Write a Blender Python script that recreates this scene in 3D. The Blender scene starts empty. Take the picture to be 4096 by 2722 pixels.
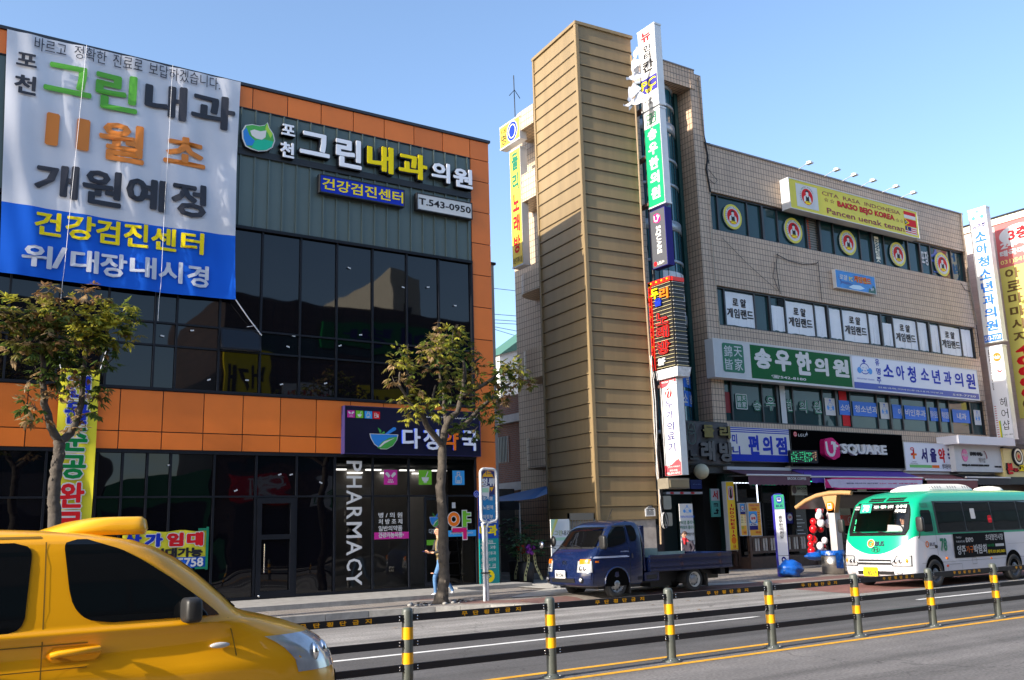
import bpy, bmesh, math, random
from mathutils import Vector, Matrix
random.seed(7)
SC = bpy.context.scene
COL = SC.collection
R_ = math.radians

# ------------------------------------------------------------------ camera
EYE = Vector((0.0, 0.0, 1.75))
FPX, CXP, CYP = 3763.43, 2048.0, 1361.0          # focal length and centre in photo pixels
YAW, PITCH, ROLL = 0.587692, 0.199756, -0.0283474
def cam_axes():
 f = Vector((math.sin(YAW)*math.cos(PITCH), math.cos(YAW)*math.cos(PITCH), math.sin(PITCH)))
 r = Vector((math.cos(YAW), -math.sin(YAW), 0)); u = r.cross(f)
 c, s = math.cos(ROLL), math.sin(ROLL)
 return c*r + s*u, -s*r + c*u, f
AR, AU, AF = cam_axes()
cd = bpy.data.cameras.new('camera'); cam = bpy.data.objects.new('camera', cd); COL.objects.link(cam)
cd.lens = FPX/4096*36; cd.sensor_width = 36; cd.clip_start = 0.1; cd.clip_end = 3000
m = Matrix.Identity(4)
for i in range(3):
 m[i][0] = AR[i]; m[i][1] = AU[i]; m[i][2] = -AF[i]; m[i][3] = EYE[i]
cam.matrix_world = m
SC.camera = cam

# ------------------------------------------------------------------ light
SUN_EL, SUN_AZ = R_(25), R_(-1.5)      # low sun on the left, shining along the street
sdir = Vector((-math.cos(SUN_AZ)*math.cos(SUN_EL), math.sin(SUN_AZ)*math.cos(SUN_EL), math.sin(SUN_EL)))
w = bpy.data.worlds.new('World'); SC.world = w; w.use_nodes = True
nt = w.node_tree; bg = nt.nodes['Background']
sky = nt.nodes.new('ShaderNodeTexSky'); sky.sky_type = 'NISHITA'; sky.sun_disc = False
sky.sun_elevation = SUN_EL; sky.sun_rotation = SUN_AZ - math.pi/2
sky.air_density = 1.0; sky.dust_density = 1.6; sky.ozone_density = 2.6; sky.altitude = 100
nt.links.new(sky.outputs[0], bg.inputs[0]); bg.inputs[1].default_value = 0.15
sl = bpy.data.lights.new('sun', 'SUN'); so = bpy.data.objects.new('sun', sl); COL.objects.link(so)
sl.energy = 4.3; sl.angle = R_(0.5); sl.color = (1.0, 0.90, 0.76)
so.rotation_euler = sdir.to_track_quat('Z', 'Y').to_euler(); so.location = (-30, 10, 40)
SC.view_settings.view_transform = 'Standard'; SC.view_settings.look = 'None'
SC.view_settings.exposure = 1.15; SC.view_settings.gamma = 1.0
SC.cycles.max_bounces = 6; SC.cycles.transparent_max_bounces = 8
SC.cycles.caustics_reflective = False; SC.cycles.caustics_refractive = False

# ------------------------------------------------------------------ measuring: where a photo pixel lies on a real plane
def view(ox, oy, k): return lambda x, y: (ox + x/k, oy + y/k)
V1 = view(0,0,1.1523); V2 = view(924,300,1.4777); V3 = view(1950,60,1.5074); V4 = view(2750,500,1.7422)
V5 = view(0,1361,1.1519); V6 = view(1200,1500,1.568); V7 = view(2100,1500,1.651); V8 = view(2800,1300,1.3063)
Z1 = view(0,100,2.36); Z2 = view(1900,500,2.36); Z3 = view(1900,1100,2.36); Z4 = view(3096,600,2.36)
Z5 = view(3096,1200,2.36); Z6 = view(1200,2058,2.36); Z7 = view(2100,2058,2.36); Z8 = view(3096,2058,2.36)
P1 = view(2480,60,2.6125); P2 = view(2560,1380,3.92); P3 = view(2560,1780,3.92); P4 = view(3060,1700,3.92)
P5 = view(3560,1700,3.6474); P6 = view(3760,800,3.1369); P7 = view(3760,1300,3.1369); P8 = view(1900,1300,1.96)
L1 = view(0,1100,3.92); L2 = view(0,1450,2.3067); L3 = view(550,1250,3.3714); L4 = view(550,1800,2.5286)
L5 = view(1500,1260,3.1354); L6 = view(1680,2060,4.1273); L7 = view(1880,1840,3.1368); L8 = view(0,2080,2.4429)
def ray(p):
 return AR*((p[0]-CXP)/FPX) - AU*((p[1]-CYP)/FPX) + AF
def hit(p, o, n):
 d = ray(p); t = (Vector(o)-EYE).dot(n)/d.dot(n); return EYE + d*t
def at_y(p, Y): return hit(p, (0,Y,0), Vector((0,1,0)))
def at_x(p, X): return hit(p, (X,0,0), Vector((1,0,0)))
def at_z(p, Z): return hit(p, (0,0,Z), Vector((0,0,1)))
def kerb_y(x):
 pts = [(-80,19.4),(9,19.4),(10.5,19.15),(11.6,18.6),(12.4,17.8),(20.2,17.65),(200,17.6)]
 for (a,b),(c,d) in zip(pts, pts[1:]):
  if x <= c: return b + (d-b)*(x-a)/(c-a)
 return 17.6
def walk_z(x, y): return 0.13 + 0.03*min(2.4, max(0, y-kerb_y(x)))
def at_walk(p):
 z = 0.15
 for _ in range(6):
  q = at_z(p, z); z = walk_z(q.x, q.y)
 return at_z(p, z)

# a flat frame: origin o, right r, up u, normal n (towards the viewer)
class Frame:
 def __init__(s, o, r, u):
  s.o = Vector(o); s.r = Vector(r).normalized(); s.u = Vector(u).normalized(); s.n = s.r.cross(s.u)
 def __call__(s, a, b, n=0.0): return s.o + s.r*a + s.u*b + s.n*n
 def px(s, p):
  q = hit(p, s.o, s.n) - s.o; return q.dot(s.r), q.dot(s.u)
 def rect(s, V, x0, y0, x1, y1):
  a0, b1 = s.px(V(x0,y0)); a1, b0 = s.px(V(x1,y1)); return a0, b0, a1, b1
 def off(s, n): return Frame(s.o + s.n*n, s.r, s.u)
def FY(Y): return Frame((0,Y,0), (1,0,0), (0,0,1))     # faces the street
def FL(X): return Frame((X,0,0), (0,-1,0), (0,0,1))    # faces left, a = -Y
TOP = Frame((0,0,0), (1,0,0), (0,1,0))

# ------------------------------------------------------------------ mesh building
_txt = {}
def text_data(body, bold, sp=1.0):
 """flat glyph outlines; heavier weights are overlaid shifted copies (third value = layer)"""
 k = (body, bold, sp)
 if k not in _txt:
  c = bpy.data.curves.new('t', 'FONT'); c.body = body; c.size = 1; c.offset = min(bold, .008); c.resolution_u = 2
  c.space_character = sp; c.fill_mode = 'FRONT'
  o = bpy.data.objects.new('t', c)
  me = o.to_mesh()
  vs = [tuple(v.co[:2]) for v in me.vertices]; fs = [tuple(p.vertices) for p in me.polygons]
  o.to_mesh_clear(); bpy.data.objects.remove(o); bpy.data.curves.remove(c)
  d = bold - .008; V = [(x, y, 0) for x, y in vs]; Fs = list(fs)
  if d > .004:
   for i in range(6):
    t = math.pi/3*i; b0 = len(V)
    V += [(x+d*math.cos(t), y+d*math.sin(t), i+1) for x, y in vs]; Fs += [tuple(b0+q for q in f) for f in fs]
  xs = [v[0] for v in V] or [0]; ys = [v[1] for v in V] or [0]
  _txt[k] = (V, Fs, min(xs), max(xs), min(ys), max(ys))
 return _txt[k]
class MB:
 def __init__(s): s.v = []; s.f = []; s.mi = []; s.sm = []; s.mats = []
 def m(s, mat):
  if mat not in s.mats: s.mats.append(mat)
  return s.mats.index(mat)
 def add(s, vs, fs, mat, smooth=False):
  b = len(s.v); s.v += [tuple(q) for q in vs]; i = s.m(mat)
  for f in fs: s.f.append(tuple(b+k for k in f)); s.mi.append(i); s.sm.append(smooth)
  return s
 def hexa(s, p, mat):      # p: 4 bottom + 4 top corners
  return s.add(p, [(3,2,1,0),(4,5,6,7),(0,1,5,4),(1,2,6,5),(2,3,7,6),(3,0,4,7)], mat)
 def box(s, x0, x1, y0, y1, z0, z1, mat):
  return s.hexa([(x0,y0,z0),(x1,y0,z0),(x1,y1,z0),(x0,y1,z0),(x0,y0,z1),(x1,y0,z1),(x1,y1,z1),(x0,y1,z1)], mat)
 def fbox(s, F, a0, b0, a1, b1, n0, n1, mat):
  return s.hexa([F(a0,b0,n1),F(a1,b0,n1),F(a1,b0,n0),F(a0,b0,n0),F(a0,b1,n1),F(a1,b1,n1),F(a1,b1,n0),F(a0,b1,n0)], mat)
 def quad(s, pts, mat): return s.add(pts, [tuple(range(len(pts)))], mat)
 def rect(s, F, a0, b0, a1, b1, n, mat): return s.quad([F(a0,b0,n),F(a1,b0,n),F(a1,b1,n),F(a0,b1,n)], mat)
 def poly(s, F, pts, n, mat, thick=0.0, side=None):
  k = len(pts)
  ar = sum(pts[i][0]*pts[(i+1)%k][1]-pts[(i+1)%k][0]*pts[i][1] for i in range(k))
  if ar < 0: pts = pts[::-1]
  s.quad([F(a,b,n) for a,b in pts], mat)
  if thick:
   vs = [F(a,b,n) for a,b in pts] + [F(a,b,n-thick) for a,b in pts]
   s.add(vs, [(i, k+i, k+(i+1)%k, (i+1)%k) for i in range(k)], side or mat)
   s.quad([F(a,b,n-thick) for a,b in pts[::-1]], side or mat)
  return s
 def ell(s, F, a, b, ra, rb, n, mat, seg=28, thick=0.0, side=None):
  return s.poly(F, [(a+ra*math.cos(t*2*math.pi/seg), b+rb*math.sin(t*2*math.pi/seg)) for t in range(seg)], n, mat, thick, side)
 def ring(s, F, a, b, ra, rb, wd, n, mat, seg=28):
  vs = []; 
  for t in range(seg):
   c, q = math.cos(t*2*math.pi/seg), math.sin(t*2*math.pi/seg)
   vs += [F(a+ra*c, b+rb*q, n), F(a+(ra-wd)*c, b+(rb-wd)*q, n)]
  return s.add(vs, [(2*i, 2*((i+1)%seg), 2*((i+1)%seg)+1, 2*i+1) for i in range(seg)], mat)
 def text(s, F, body, a0, b0, a1, b1, n, mat, bold=0.0, ext=0.0, side=None, sp=1.0, keep=False):
  vs, fs, x0, x1, y0, y1 = text_data(body, bold, sp)
  if x1-x0 < 1e-6: return s
  kx = (a1-a0)/(x1-x0); ky = (b1-b0)/max(1e-6, y1-y0)
  if keep: kx = min(kx, ky) if kx*ky > 0 else kx
  T = lambda q, d: F(a0+(q[0]-x0)*kx, b0+(q[1]-y0)*ky, d+q[2]*.0002)
  fl = kx*ky < 0
  s.add([T(q, n) for q in vs], [f[::-1] if fl else f for f in fs], mat)
  if ext:
   cnt = {}
   for f in fs:
    for i in range(len(f)):
     e = (f[i], f[(i+1)%len(f)]); cnt[e] = 1
   es = [e for e in cnt if (e[1], e[0]) not in cnt]
   V = []; Fs = []
   for a, b in es:
    k = len(V); V += [T(vs[a], n), T(vs[b], n), T(vs[b], n-ext), T(vs[a], n-ext)]; Fs.append((k, k+3, k+2, k+1))
   s.add(V, Fs, side or mat)
  return s
 def vtext(s, F, chars, a0, b0, a1, b1, n, mat, bold=0.0, gap=0.12, ext=0.0, side=None, wts=None):
  k = len(chars); h = (b1-b0)/k
  for i, ch in enumerate(chars):
   if ch == ' ': continue
   t = b1 - i*h
   s.text(F, ch, a0, t-h*(1-gap/2), a1, t-h*gap/2, n, mat, bold, ext, side)
  return s
 def tube(s, pts, rad, mat, seg=8, smooth=True, caps=True):
  pts = [Vector(p) for p in pts]; n = len(pts)
  rad = rad if isinstance(rad, (list, tuple)) else [rad]*n
  up = Vector((0,0,1)); vs = []
  prev = None
  for i, p in enumerate(pts):
   d = (pts[min(i+1,n-1)] - pts[max(i-1,0)]).normalized()
   if prev is None:
    a = d.cross(up if abs(d.z) < .95 else Vector((1,0,0))).normalized()
   else:
    a = (prev - d*prev.dot(d))
    a = a.normalized() if a.length > 1e-6 else d.cross(up).normalized()
   prev = a; b = d.cross(a)
   for j in range(seg):
    t = 2*math.pi*j/seg; vs.append(p + (a*math.cos(t) + b*math.sin(t))*rad[i])
  fs = [(i*seg+j, i*seg+(j+1)%seg, (i+1)*seg+(j+1)%seg, (i+1)*seg+j) for i in range(n-1) for j in range(seg)]
  s.add(vs, fs, mat, smooth)
  if caps: s.add(vs[:seg][::-1], [tuple(range(seg))], mat); s.add(vs[-seg:], [tuple(range(seg))], mat)
  return s
 def lathe(s, o, ax, prof, mat, seg=20, smooth=True):       # prof: (radius, distance along axis)
  o = Vector(o); ax = Vector(ax).normalized()
  a = ax.cross(Vector((0,0,1)) if abs(ax.z) < .9 else Vector((1,0,0))).normalized(); b = ax.cross(a)
  vs = [o + ax*h + (a*math.cos(2*math.pi*j/seg) + b*math.sin(2*math.pi*j/seg))*r for r, h in prof for j in range(seg)]
  n = len(prof)
  s.add(vs, [(i*seg+j, i*seg+(j+1)%seg, (i+1)*seg+(j+1)%seg, (i+1)*seg+j) for i in range(n-1) for j in range(seg)], mat, smooth)
  return s
 def ball(s, c, r, mat, seg=14, rings=9, sc=(1,1,1)):
  c = Vector(c); vs = []; 
  for i in range(rings+1):
   t = math.pi*i/rings
   for j in range(seg):
    p = 2*math.pi*j/seg
    vs.append(c + Vector((sc[0]*r*math.sin(t)*math.cos(p), sc[1]*r*math.sin(t)*math.sin(p), sc[2]*r*math.cos(t))))
  return s.add(vs, [(i*seg+j, (i+1)*seg+j, (i+1)*seg+(j+1)%seg, i*seg+(j+1)%seg) for i in range(rings) for j in range(seg)], mat, True)
 def rbox(s, c, sx, sy, sz, mat, n=4.5):
  b0 = len(s.v); s.ball(c, 1, mat, 20, 12); c = Vector(c); pw = lambda v: math.copysign(abs(v)**(2/n), v)
  for i in range(b0, len(s.v)):
   p = Vector(s.v[i])-c; s.v[i] = (c.x+pw(p.x)*sx, c.y+pw(p.y)*sy, c.z+pw(p.z)*sz)
  return s
 def build(s, name, parent=None, base=None):
  me = bpy.data.meshes.new(name)
  o = bpy.data.objects.new(name, me); COL.objects.link(o)
  if parent is not None: o.parent = parent; inv = MW[parent.name].inverted(); MW[o.name] = MW[parent.name].copy()
  else:
   b = Vector(base or (0,0,0)); o.location = b; MW[o.name] = Matrix.Translation(b); inv = MW[o.name].inverted()
  me.from_pydata([inv @ Vector(q) for q in s.v], [], s.f)
  for mt in s.mats: me.materials.append(mt)
  me.polygons.foreach_set('material_index', s.mi); me.polygons.foreach_set('use_smooth', s.sm)
  me.validate(); me.update()
  return o
MW = {}
def tag(o, label=None, cat=None, group=None, kind=None):
 if label: o['label'] = label
 if cat: o['category'] = cat
 if group: o['group'] = group
 if kind: o['kind'] = kind
 return o
def thing(name, loc, label, cat, group=None, rz=0.0):
 o = bpy.data.objects.new(name, None); COL.objects.link(o); o.empty_display_size = .2
 o.location = loc; o.rotation_euler = (0,0,rz)
 MW[o.name] = Matrix.Translation(Vector(loc)) @ Matrix.Rotation(rz, 4, 'Z')
 return tag(o, label, cat, group)
def copy_tree(o, parent=None):
 c = o.copy(); COL.objects.link(c); MW[c.name] = MW[o.name].copy()
 if parent: c.parent = parent
 for ch in list(o.children): copy_tree(ch, c)
 return c

# ------------------------------------------------------------------ materials
MT = {}
def mat(name, col, rough=.5, metal=0.0, spec=.5, var=0.0, vs=3.0, bump=0.0, bs=40.0, emit=0.0, ior=1.5, coat=0.0, streak=0.0):
 if name in MT: return MT[name]
 M = bpy.data.materials.new(name); M.use_nodes = True; n = M.node_tree.nodes; l = M.node_tree.links; MT[name] = M
 b = n['Principled BSDF']; c = (*col, 1)
 b.inputs['Base Color'].default_value = c; b.inputs['Roughness'].default_value = rough; b.inputs['Metallic'].default_value = metal
 b.inputs['IOR'].default_value = ior; b.inputs['Specular IOR Level'].default_value = spec; b.inputs['Coat Weight'].default_value = coat
 if emit:
  b.inputs['Emission Color'].default_value = c; b.inputs['Emission Strength'].default_value = emit
 if var or bump or streak:
  tc = n.new('ShaderNodeTexCoord')
 if var or streak:
  mp = n.new('ShaderNodeMapping'); mp.inputs['Scale'].default_value = (1,1,.12) if streak else (1,1,1)
  l.new(tc.outputs['Object'], mp.inputs[0])
  t = n.new('ShaderNodeTexNoise'); t.inputs['Scale'].default_value = vs; t.inputs['Detail'].default_value = 6; t.inputs['Roughness'].default_value = .65
  l.new(mp.outputs[0], t.inputs['Vector'])
  r = n.new('ShaderNodeMapRange'); r.inputs[1].default_value = .3; r.inputs[2].default_value = .7
  v = max(var, streak); r.inputs[3].default_value = 1-v; r.inputs[4].default_value = 1+v*.6
  l.new(t.outputs[0], r.inputs[0])
  mx = n.new('ShaderNodeMix'); mx.data_type = 'RGBA'; mx.blend_type = 'MULTIPLY'; mx.inputs[0].default_value = 1
  mx.inputs[6].default_value = c; l.new(r.outputs[0], mx.inputs[7]); l.new(mx.outputs[2], b.inputs['Base Color'])
 if bump:
  t2 = n.new('ShaderNodeTexNoise'); t2.inputs['Scale'].default_value = bs; t2.inputs['Detail'].default_value = 4
  l.new(tc.outputs['Object'], t2.inputs['Vector'])
  bp = n.new('ShaderNodeBump'); bp.inputs['Strength'].default_value = 1; bp.inputs['Distance'].default_value = bump
  l.new(t2.outputs[0], bp.inputs['Height']); l.new(bp.outputs[0], b.inputs['Normal'])
 return M
def srgb(r, g, b):
 f = lambda c: (c/255/12.92 if c <= 10 else ((c/255+.055)/1.055)**2.4)
 return (f(r), f(g), f(b))
def wall_uv(M):
 """u along the wall, v up, whatever way the wall faces"""
 n = M.node_tree.nodes; l = M.node_tree.links
 tc = n.new('ShaderNodeTexCoord'); ge = n.new('ShaderNodeNewGeometry')
 s1 = n.new('ShaderNodeSeparateXYZ'); s2 = n.new('ShaderNodeSeparateXYZ')
 l.new(tc.outputs['Object'], s1.inputs[0]); l.new(ge.outputs['True Normal'], s2.inputs[0])
 a = n.new('ShaderNodeMath'); a.operation = 'ABSOLUTE'; l.new(s2.outputs[0], a.inputs[0])
 g = n.new('ShaderNodeMath'); g.operation = 'GREATER_THAN'; g.inputs[1].default_value = .7; l.new(a.outputs[0], g.inputs[0])
 mx = n.new('ShaderNodeMix'); l.new(g.outputs[0], mx.inputs[0]); l.new(s1.outputs[0], mx.inputs[2]); l.new(s1.outputs[1], mx.inputs[3])
 a2 = n.new('ShaderNodeMath'); a2.operation = 'ABSOLUTE'; l.new(s2.outputs[2], a2.inputs[0])
 g2 = n.new('ShaderNodeMath'); g2.operation = 'GREATER_THAN'; g2.inputs[1].default_value = .7; l.new(a2.outputs[0], g2.inputs[0])
 mz = n.new('ShaderNodeMix'); l.new(g2.outputs[0], mz.inputs[0]); l.new(s1.outputs[2], mz.inputs[2]); l.new(s1.outputs[1], mz.inputs[3])
 cb = n.new('ShaderNodeCombineXYZ'); l.new(mx.outputs[0], cb.inputs[0]); l.new(mz.outputs[0], cb.inputs[1])
 return cb.outputs[0], tc
def bricks(name, c1, c2, mortar, bw, bh, mo, offset=0.0, rough=.55, bump=.004, dirt=.25, freq=2):
 M = bpy.data.materials.new(name); M.use_nodes = True; n = M.node_tree.nodes; l = M.node_tree.links; MT[name] = M
 b = n['Principled BSDF']; b.inputs['Roughness'].default_value = rough
 uv, tc = wall_uv(M)
 t = n.new('ShaderNodeTexBrick'); t.offset = offset; t.offset_frequency = freq; t.squash = 1
 t.inputs['Color1'].default_value = (*c1,1); t.inputs['Color2'].default_value = (*c2,1); t.inputs['Mortar'].default_value = (*mortar,1)
 t.inputs['Scale'].default_value = 1; t.inputs['Mortar Size'].default_value = mo; t.inputs['Mortar Smooth'].default_value = .1
 t.inputs['Brick Width'].default_value = bw; t.inputs['Row Height'].default_value = bh
 l.new(uv, t.inputs['Vector'])
 ns = n.new('ShaderNodeTexNoise'); ns.inputs['Scale'].default_value = .6; ns.inputs['Detail'].default_value = 8; ns.inputs['Roughness'].default_value = .7
 mp = n.new('ShaderNodeMapping'); mp.inputs['Scale'].default_value = (1,1,.3); l.new(tc.outputs['Object'], mp.inputs[0]); l.new(mp.outputs[0], ns.inputs['Vector'])
 r = n.new('ShaderNodeMapRange'); r.inputs[1].default_value = .3; r.inputs[2].default_value = .7; r.inputs[3].default_value = 1-dirt; r.inputs[4].default_value = 1+dirt*.3
 l.new(ns.outputs[0], r.inputs[0])
 mx = n.new('ShaderNodeMix'); mx.data_type = 'RGBA'; mx.blend_type = 'MULTIPLY'; mx.inputs[0].default_value = 1
 l.new(t.outputs[0], mx.inputs[6]); l.new(r.outputs[0], mx.inputs[7]); l.new(mx.outputs[2], b.inputs['Base Color'])
 bp = n.new('ShaderNodeBump'); bp.inputs['Strength'].default_value = 1; bp.inputs['Distance'].default_value = bump; bp.invert = True
 l.new(t.outputs['Fac'], bp.inputs['Height']); l.new(bp.outputs[0], b.inputs['Normal'])
 return M
def glass(name, tint, refl=1.0, wave=0.0, wscale=.9, clear=0.0, rough=.02, ior=1.5):
 """reflective glass: dark body, fresnel reflection, gently wavy panes; clear = share of light let through"""
 M = bpy.data.materials.new(name); M.use_nodes = True; n = M.node_tree.nodes; l = M.node_tree.links; MT[name] = M
 b = n['Principled BSDF']; b.inputs['Base Color'].default_value = (*tint,1); b.inputs['Roughness'].default_value = rough
 b.inputs['IOR'].default_value = ior
 if wave:
  tc = n.new('ShaderNodeTexCoord'); t = n.new('ShaderNodeTexNoise'); t.inputs['Scale'].default_value = wscale; t.inputs['Detail'].default_value = 1
  l.new(tc.outputs['Object'], t.inputs['Vector'])
  bp = n.new('ShaderNodeBump'); bp.inputs['Strength'].default_value = 1; bp.inputs['Distance'].default_value = wave
  l.new(t.outputs[0], bp.inputs['Height']); l.new(bp.outputs[0], b.inputs['Normal'])
 if clear:
  out = n['Material Output']; tr = n.new('ShaderNodeBsdfTransparent'); tr.inputs[0].default_value = (clear,clear,clear,1)
  gl = n.new('ShaderNodeBsdfGlossy'); gl.inputs['Roughness'].default_value = rough
  fr = n.new('ShaderNodeFresnel'); fr.inputs['IOR'].default_value = ior
  ms = n.new('ShaderNodeMixShader'); l.new(fr.outputs[0], ms.inputs[0]); l.new(tr.outputs[0], ms.inputs[1]); l.new(gl.outputs[0], ms.inputs[2])
  if wave: l.new(bp.outputs[0], gl.inputs['Normal']); l.new(bp.outputs[0], fr.inputs['Normal'])
  l.new(ms.outputs[0], out.inputs[0])
 return M

K_black = mat('black_paint', (.012,.012,.014), .45)
K_dark = mat('dark_metal', (.012,.014,.02), .45, spec=.2, var=.15)
K_white = mat('sign_white', srgb(212,212,212), .55, spec=.25, var=.05, vs=1.5)
K_cream = mat('cream', srgb(232,226,205), .45, var=.08)
K_grey = mat('grey_metal', srgb(150,152,155), .4, .6, var=.1)
K_lgrey = mat('light_grey', srgb(195,197,200), .45, var=.06)
K_chrome = mat('chrome', (.75,.75,.76), .12, 1.0)
K_rubber = mat('rubber', (.018,.018,.019), .8, var=.2, vs=12)
K_text_black = mat('print_black', (.02,.02,.025), .6, spec=.2)
K_text_white = mat('print_white', srgb(215,215,218), .6, spec=.2)
K_red = mat('print_red', srgb(205,25,35), .6, spec=.2)
K_blue = mat('print_blue', srgb(20,50,175), .6, spec=.2)
K_yellow = mat('print_yellow', srgb(240,215,20), .6, spec=.2)
K_green = mat('print_green', srgb(0,120,60), .6, spec=.2)
K_navy = mat('print_navy', srgb(38,32,110), .6, spec=.2)
K_cyan = mat('print_cyan', srgb(70,175,225), .6, spec=.2)
K_magenta = mat('print_magenta', srgb(205,20,110), .6, spec=.2)
K_orange = mat('print_orange', srgb(230,115,25), .6, spec=.2)
K_concrete = mat('concrete', (.34,.33,.31), .85, var=.25, vs=1.2, bump=.002, bs=60)
K_granite = mat('granite_dark', (.05,.047,.045), .35, var=.6, vs=25)

# ================================================================== the setting
def asphalt(name, col, spots=.25):
 M = mat(name, col, .85, var=spots, vs=1.1, bump=.003, bs=180)
 return M
def ground_noise(M, fine=260.0, amt=.35):
 """add aggregate speckle"""
 n = M.node_tree.nodes; l = M.node_tree.links; b = n['Principled BSDF']
 src = b.inputs['Base Color'].links[0].from_socket
 tc = n.new('ShaderNodeTexCoord'); t = n.new('ShaderNodeTexNoise'); t.inputs['Scale'].default_value = fine/10; t.inputs['Detail'].default_value = 3
 l.new(tc.outputs['Object'], t.inputs['Vector'])
 r = n.new('ShaderNodeMapRange'); r.inputs[1].default_value = .3; r.inputs[2].default_value = .7; r.inputs[3].default_value = 1-amt; r.inputs[4].default_value = 1+amt
 l.new(t.outputs[0], r.inputs[0])
 mx = n.new('ShaderNodeMix'); mx.data_type = 'RGBA'; mx.blend_type = 'MULTIPLY'; mx.inputs[0].default_value = 1
 l.new(src, mx.inputs[6]); l.new(r.outputs[0], mx.inputs[7]); l.new(mx.outputs[2], b.inputs['Base Color'])
 return M
def wheel_wear(M, amt=.42):
 """long darker tracks along the lane and a few sealed cracks"""
 n = M.node_tree.nodes; l = M.node_tree.links; b = n['Principled BSDF']; src = b.inputs['Base Color'].links[0].from_socket
 tc = n.new('ShaderNodeTexCoord'); mp = n.new('ShaderNodeMapping'); mp.inputs['Scale'].default_value = (.05,1.1,1); l.new(tc.outputs['Object'], mp.inputs[0])
 t = n.new('ShaderNodeTexNoise'); t.inputs['Scale'].default_value = 1.4; t.inputs['Detail'].default_value = 5; l.new(mp.outputs[0], t.inputs['Vector'])
 r = n.new('ShaderNodeMapRange'); r.inputs[1].default_value = .35; r.inputs[2].default_value = .65; r.inputs[3].default_value = 1-amt; r.inputs[4].default_value = 1.12; l.new(t.outputs[0], r.inputs[0])
 v = n.new('ShaderNodeTexVoronoi'); v.feature = 'DISTANCE_TO_EDGE'; v.inputs['Scale'].default_value = .22; 
 nz = n.new('ShaderNodeTexNoise'); nz.inputs['Scale'].default_value = 1.5; ad = n.new('ShaderNodeVectorMath'); ad.operation = 'ADD'; l.new(tc.outputs['Object'], nz.inputs['Vector']); l.new(tc.outputs['Object'], ad.inputs[0]); l.new(nz.outputs['Color'], ad.inputs[1]); l.new(ad.outputs[0], v.inputs['Vector'])
 r2 = n.new('ShaderNodeMapRange'); r2.inputs[1].default_value = 0; r2.inputs[2].default_value = .006; r2.inputs[3].default_value = .6; r2.inputs[4].default_value = 1; l.new(v.outputs[0], r2.inputs[0])
 m1 = n.new('ShaderNodeMath'); m1.operation = 'MULTIPLY'; l.new(r.outputs[0], m1.inputs[0]); l.new(r2.outputs[0], m1.inputs[1])
 mx = n.new('ShaderNodeMix'); mx.data_type = 'RGBA'; mx.blend_type = 'MULTIPLY'; mx.inputs[0].default_value = 1; l.new(src, mx.inputs[6]); l.new(m1.outputs[0], mx.inputs[7]); l.new(mx.outputs[2], b.inputs['Base Color']); return M
A_old = wheel_wear(ground_noise(asphalt('asphalt_old', (.27,.258,.247), .22)))
A_new = wheel_wear(ground_noise(asphalt('asphalt_new', (.09,.087,.088), .18), amt=.25))
A_near = wheel_wear(ground_noise(asphalt('asphalt_near', (.165,.155,.150), .2)))
G_soil = mat('ground_soil', (.16,.15,.13), .95, var=.3)
PAINT_Y = mat('road_paint_yellow', srgb(225,165,40), .7, var=.25, vs=6)
PAINT_W = mat('road_paint_white', srgb(225,225,222), .7, var=.2, vs=6)
RED_PAVE = ground_noise(mat('red_bus_bay', (.20,.085,.075), .85, var=.35, vs=1.5), amt=.2)

def structure(name, mb): return tag(mb.build(name), kind='structure')
g = MB(); g.quad([(-300,-300,-.03),(500,-300,-.03),(500,500,-.03),(-300,500,-.03)], G_soil); structure('ground', g)
r = MB()
r.quad([(-80,.6,0),(200,.6,0),(200,9.72,0),(-80,9.72,0)], A_near)
r.quad([(-80,9.72,0),(200,9.72,0),(200,14.05,0),(-80,14.05,0)], A_new)
r.quad([(-80,14.05,0),(200,14.05,0),(200,19.6,0),(-80,19.6,0)], A_old)
structure('road', r)
r = MB(); r.quad([(20.0,15.25,.004),(60,15.25,.004),(60,17.75,.004),(20.6,17.75,.004)], RED_PAVE); structure('red_bus_bay_paving', r)
r = MB()
for y0, y1 in ((9.42,9.54),(10.02,10.14)):
 x = -40
 while x < 160:
  r.quad([(x,y0,.004),(x+20,y0,.004),(x+20,y1,.004),(x,y1,.004)], PAINT_Y); x += 20
structure('yellow_centre_line', r)
r = MB()
for x0 in (-17.5,-1.8+.0,19.3,38.0,57.0,76.0):
 x1 = x0 + (3.3 if x0 > 15 else 16.1)
 r.quad([(x0,13.03,.004),(x1-.35,13.03,.004),(x1,13.1,.004),(x1-.2,13.15,.004),(x0,13.15,.004)], PAINT_W)
structure('white_lane_line', r)

# far pavement: kerb, sloping paving, driveway
def pavers(name, c1, c2, bw, bh):
 M = bricks(name, c1, c2, (.10,.095,.09), bw, bh, .006, .5, .85, .002, .35)
 return M
PAV = pavers('paving_blocks', (.30,.27,.24), (.25,.215,.19), .22, .11)
PAVR = pavers('paving_blocks_red', (.21,.10,.085), (.17,.085,.075), .22, .11)
KERB = mat('kerb_granite', (.30,.29,.275), .8, var=.3, vs=4, bump=.002, bs=70)
xs = [-80,-40,-20,-8,0,3,6,8,9,9.6,10.2,10.8,11.3,11.9,12.4,12.8,14,16,18,19.7,20.2,20.8,22,24,26,29,34,42,60,120,200]
def ramp(x): return 12.7 < x < 19.9
m_ = MB()
def wz(x, y):
 if ramp(x) and y < kerb_y(x)+.75: return .035 + .11*max(0, (y-kerb_y(x)-.1))/.65
 return walk_z(x, y)
ds = [0.16, .45, .78, 1.2, 1.7, 2.4, 6.5, 30]
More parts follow.
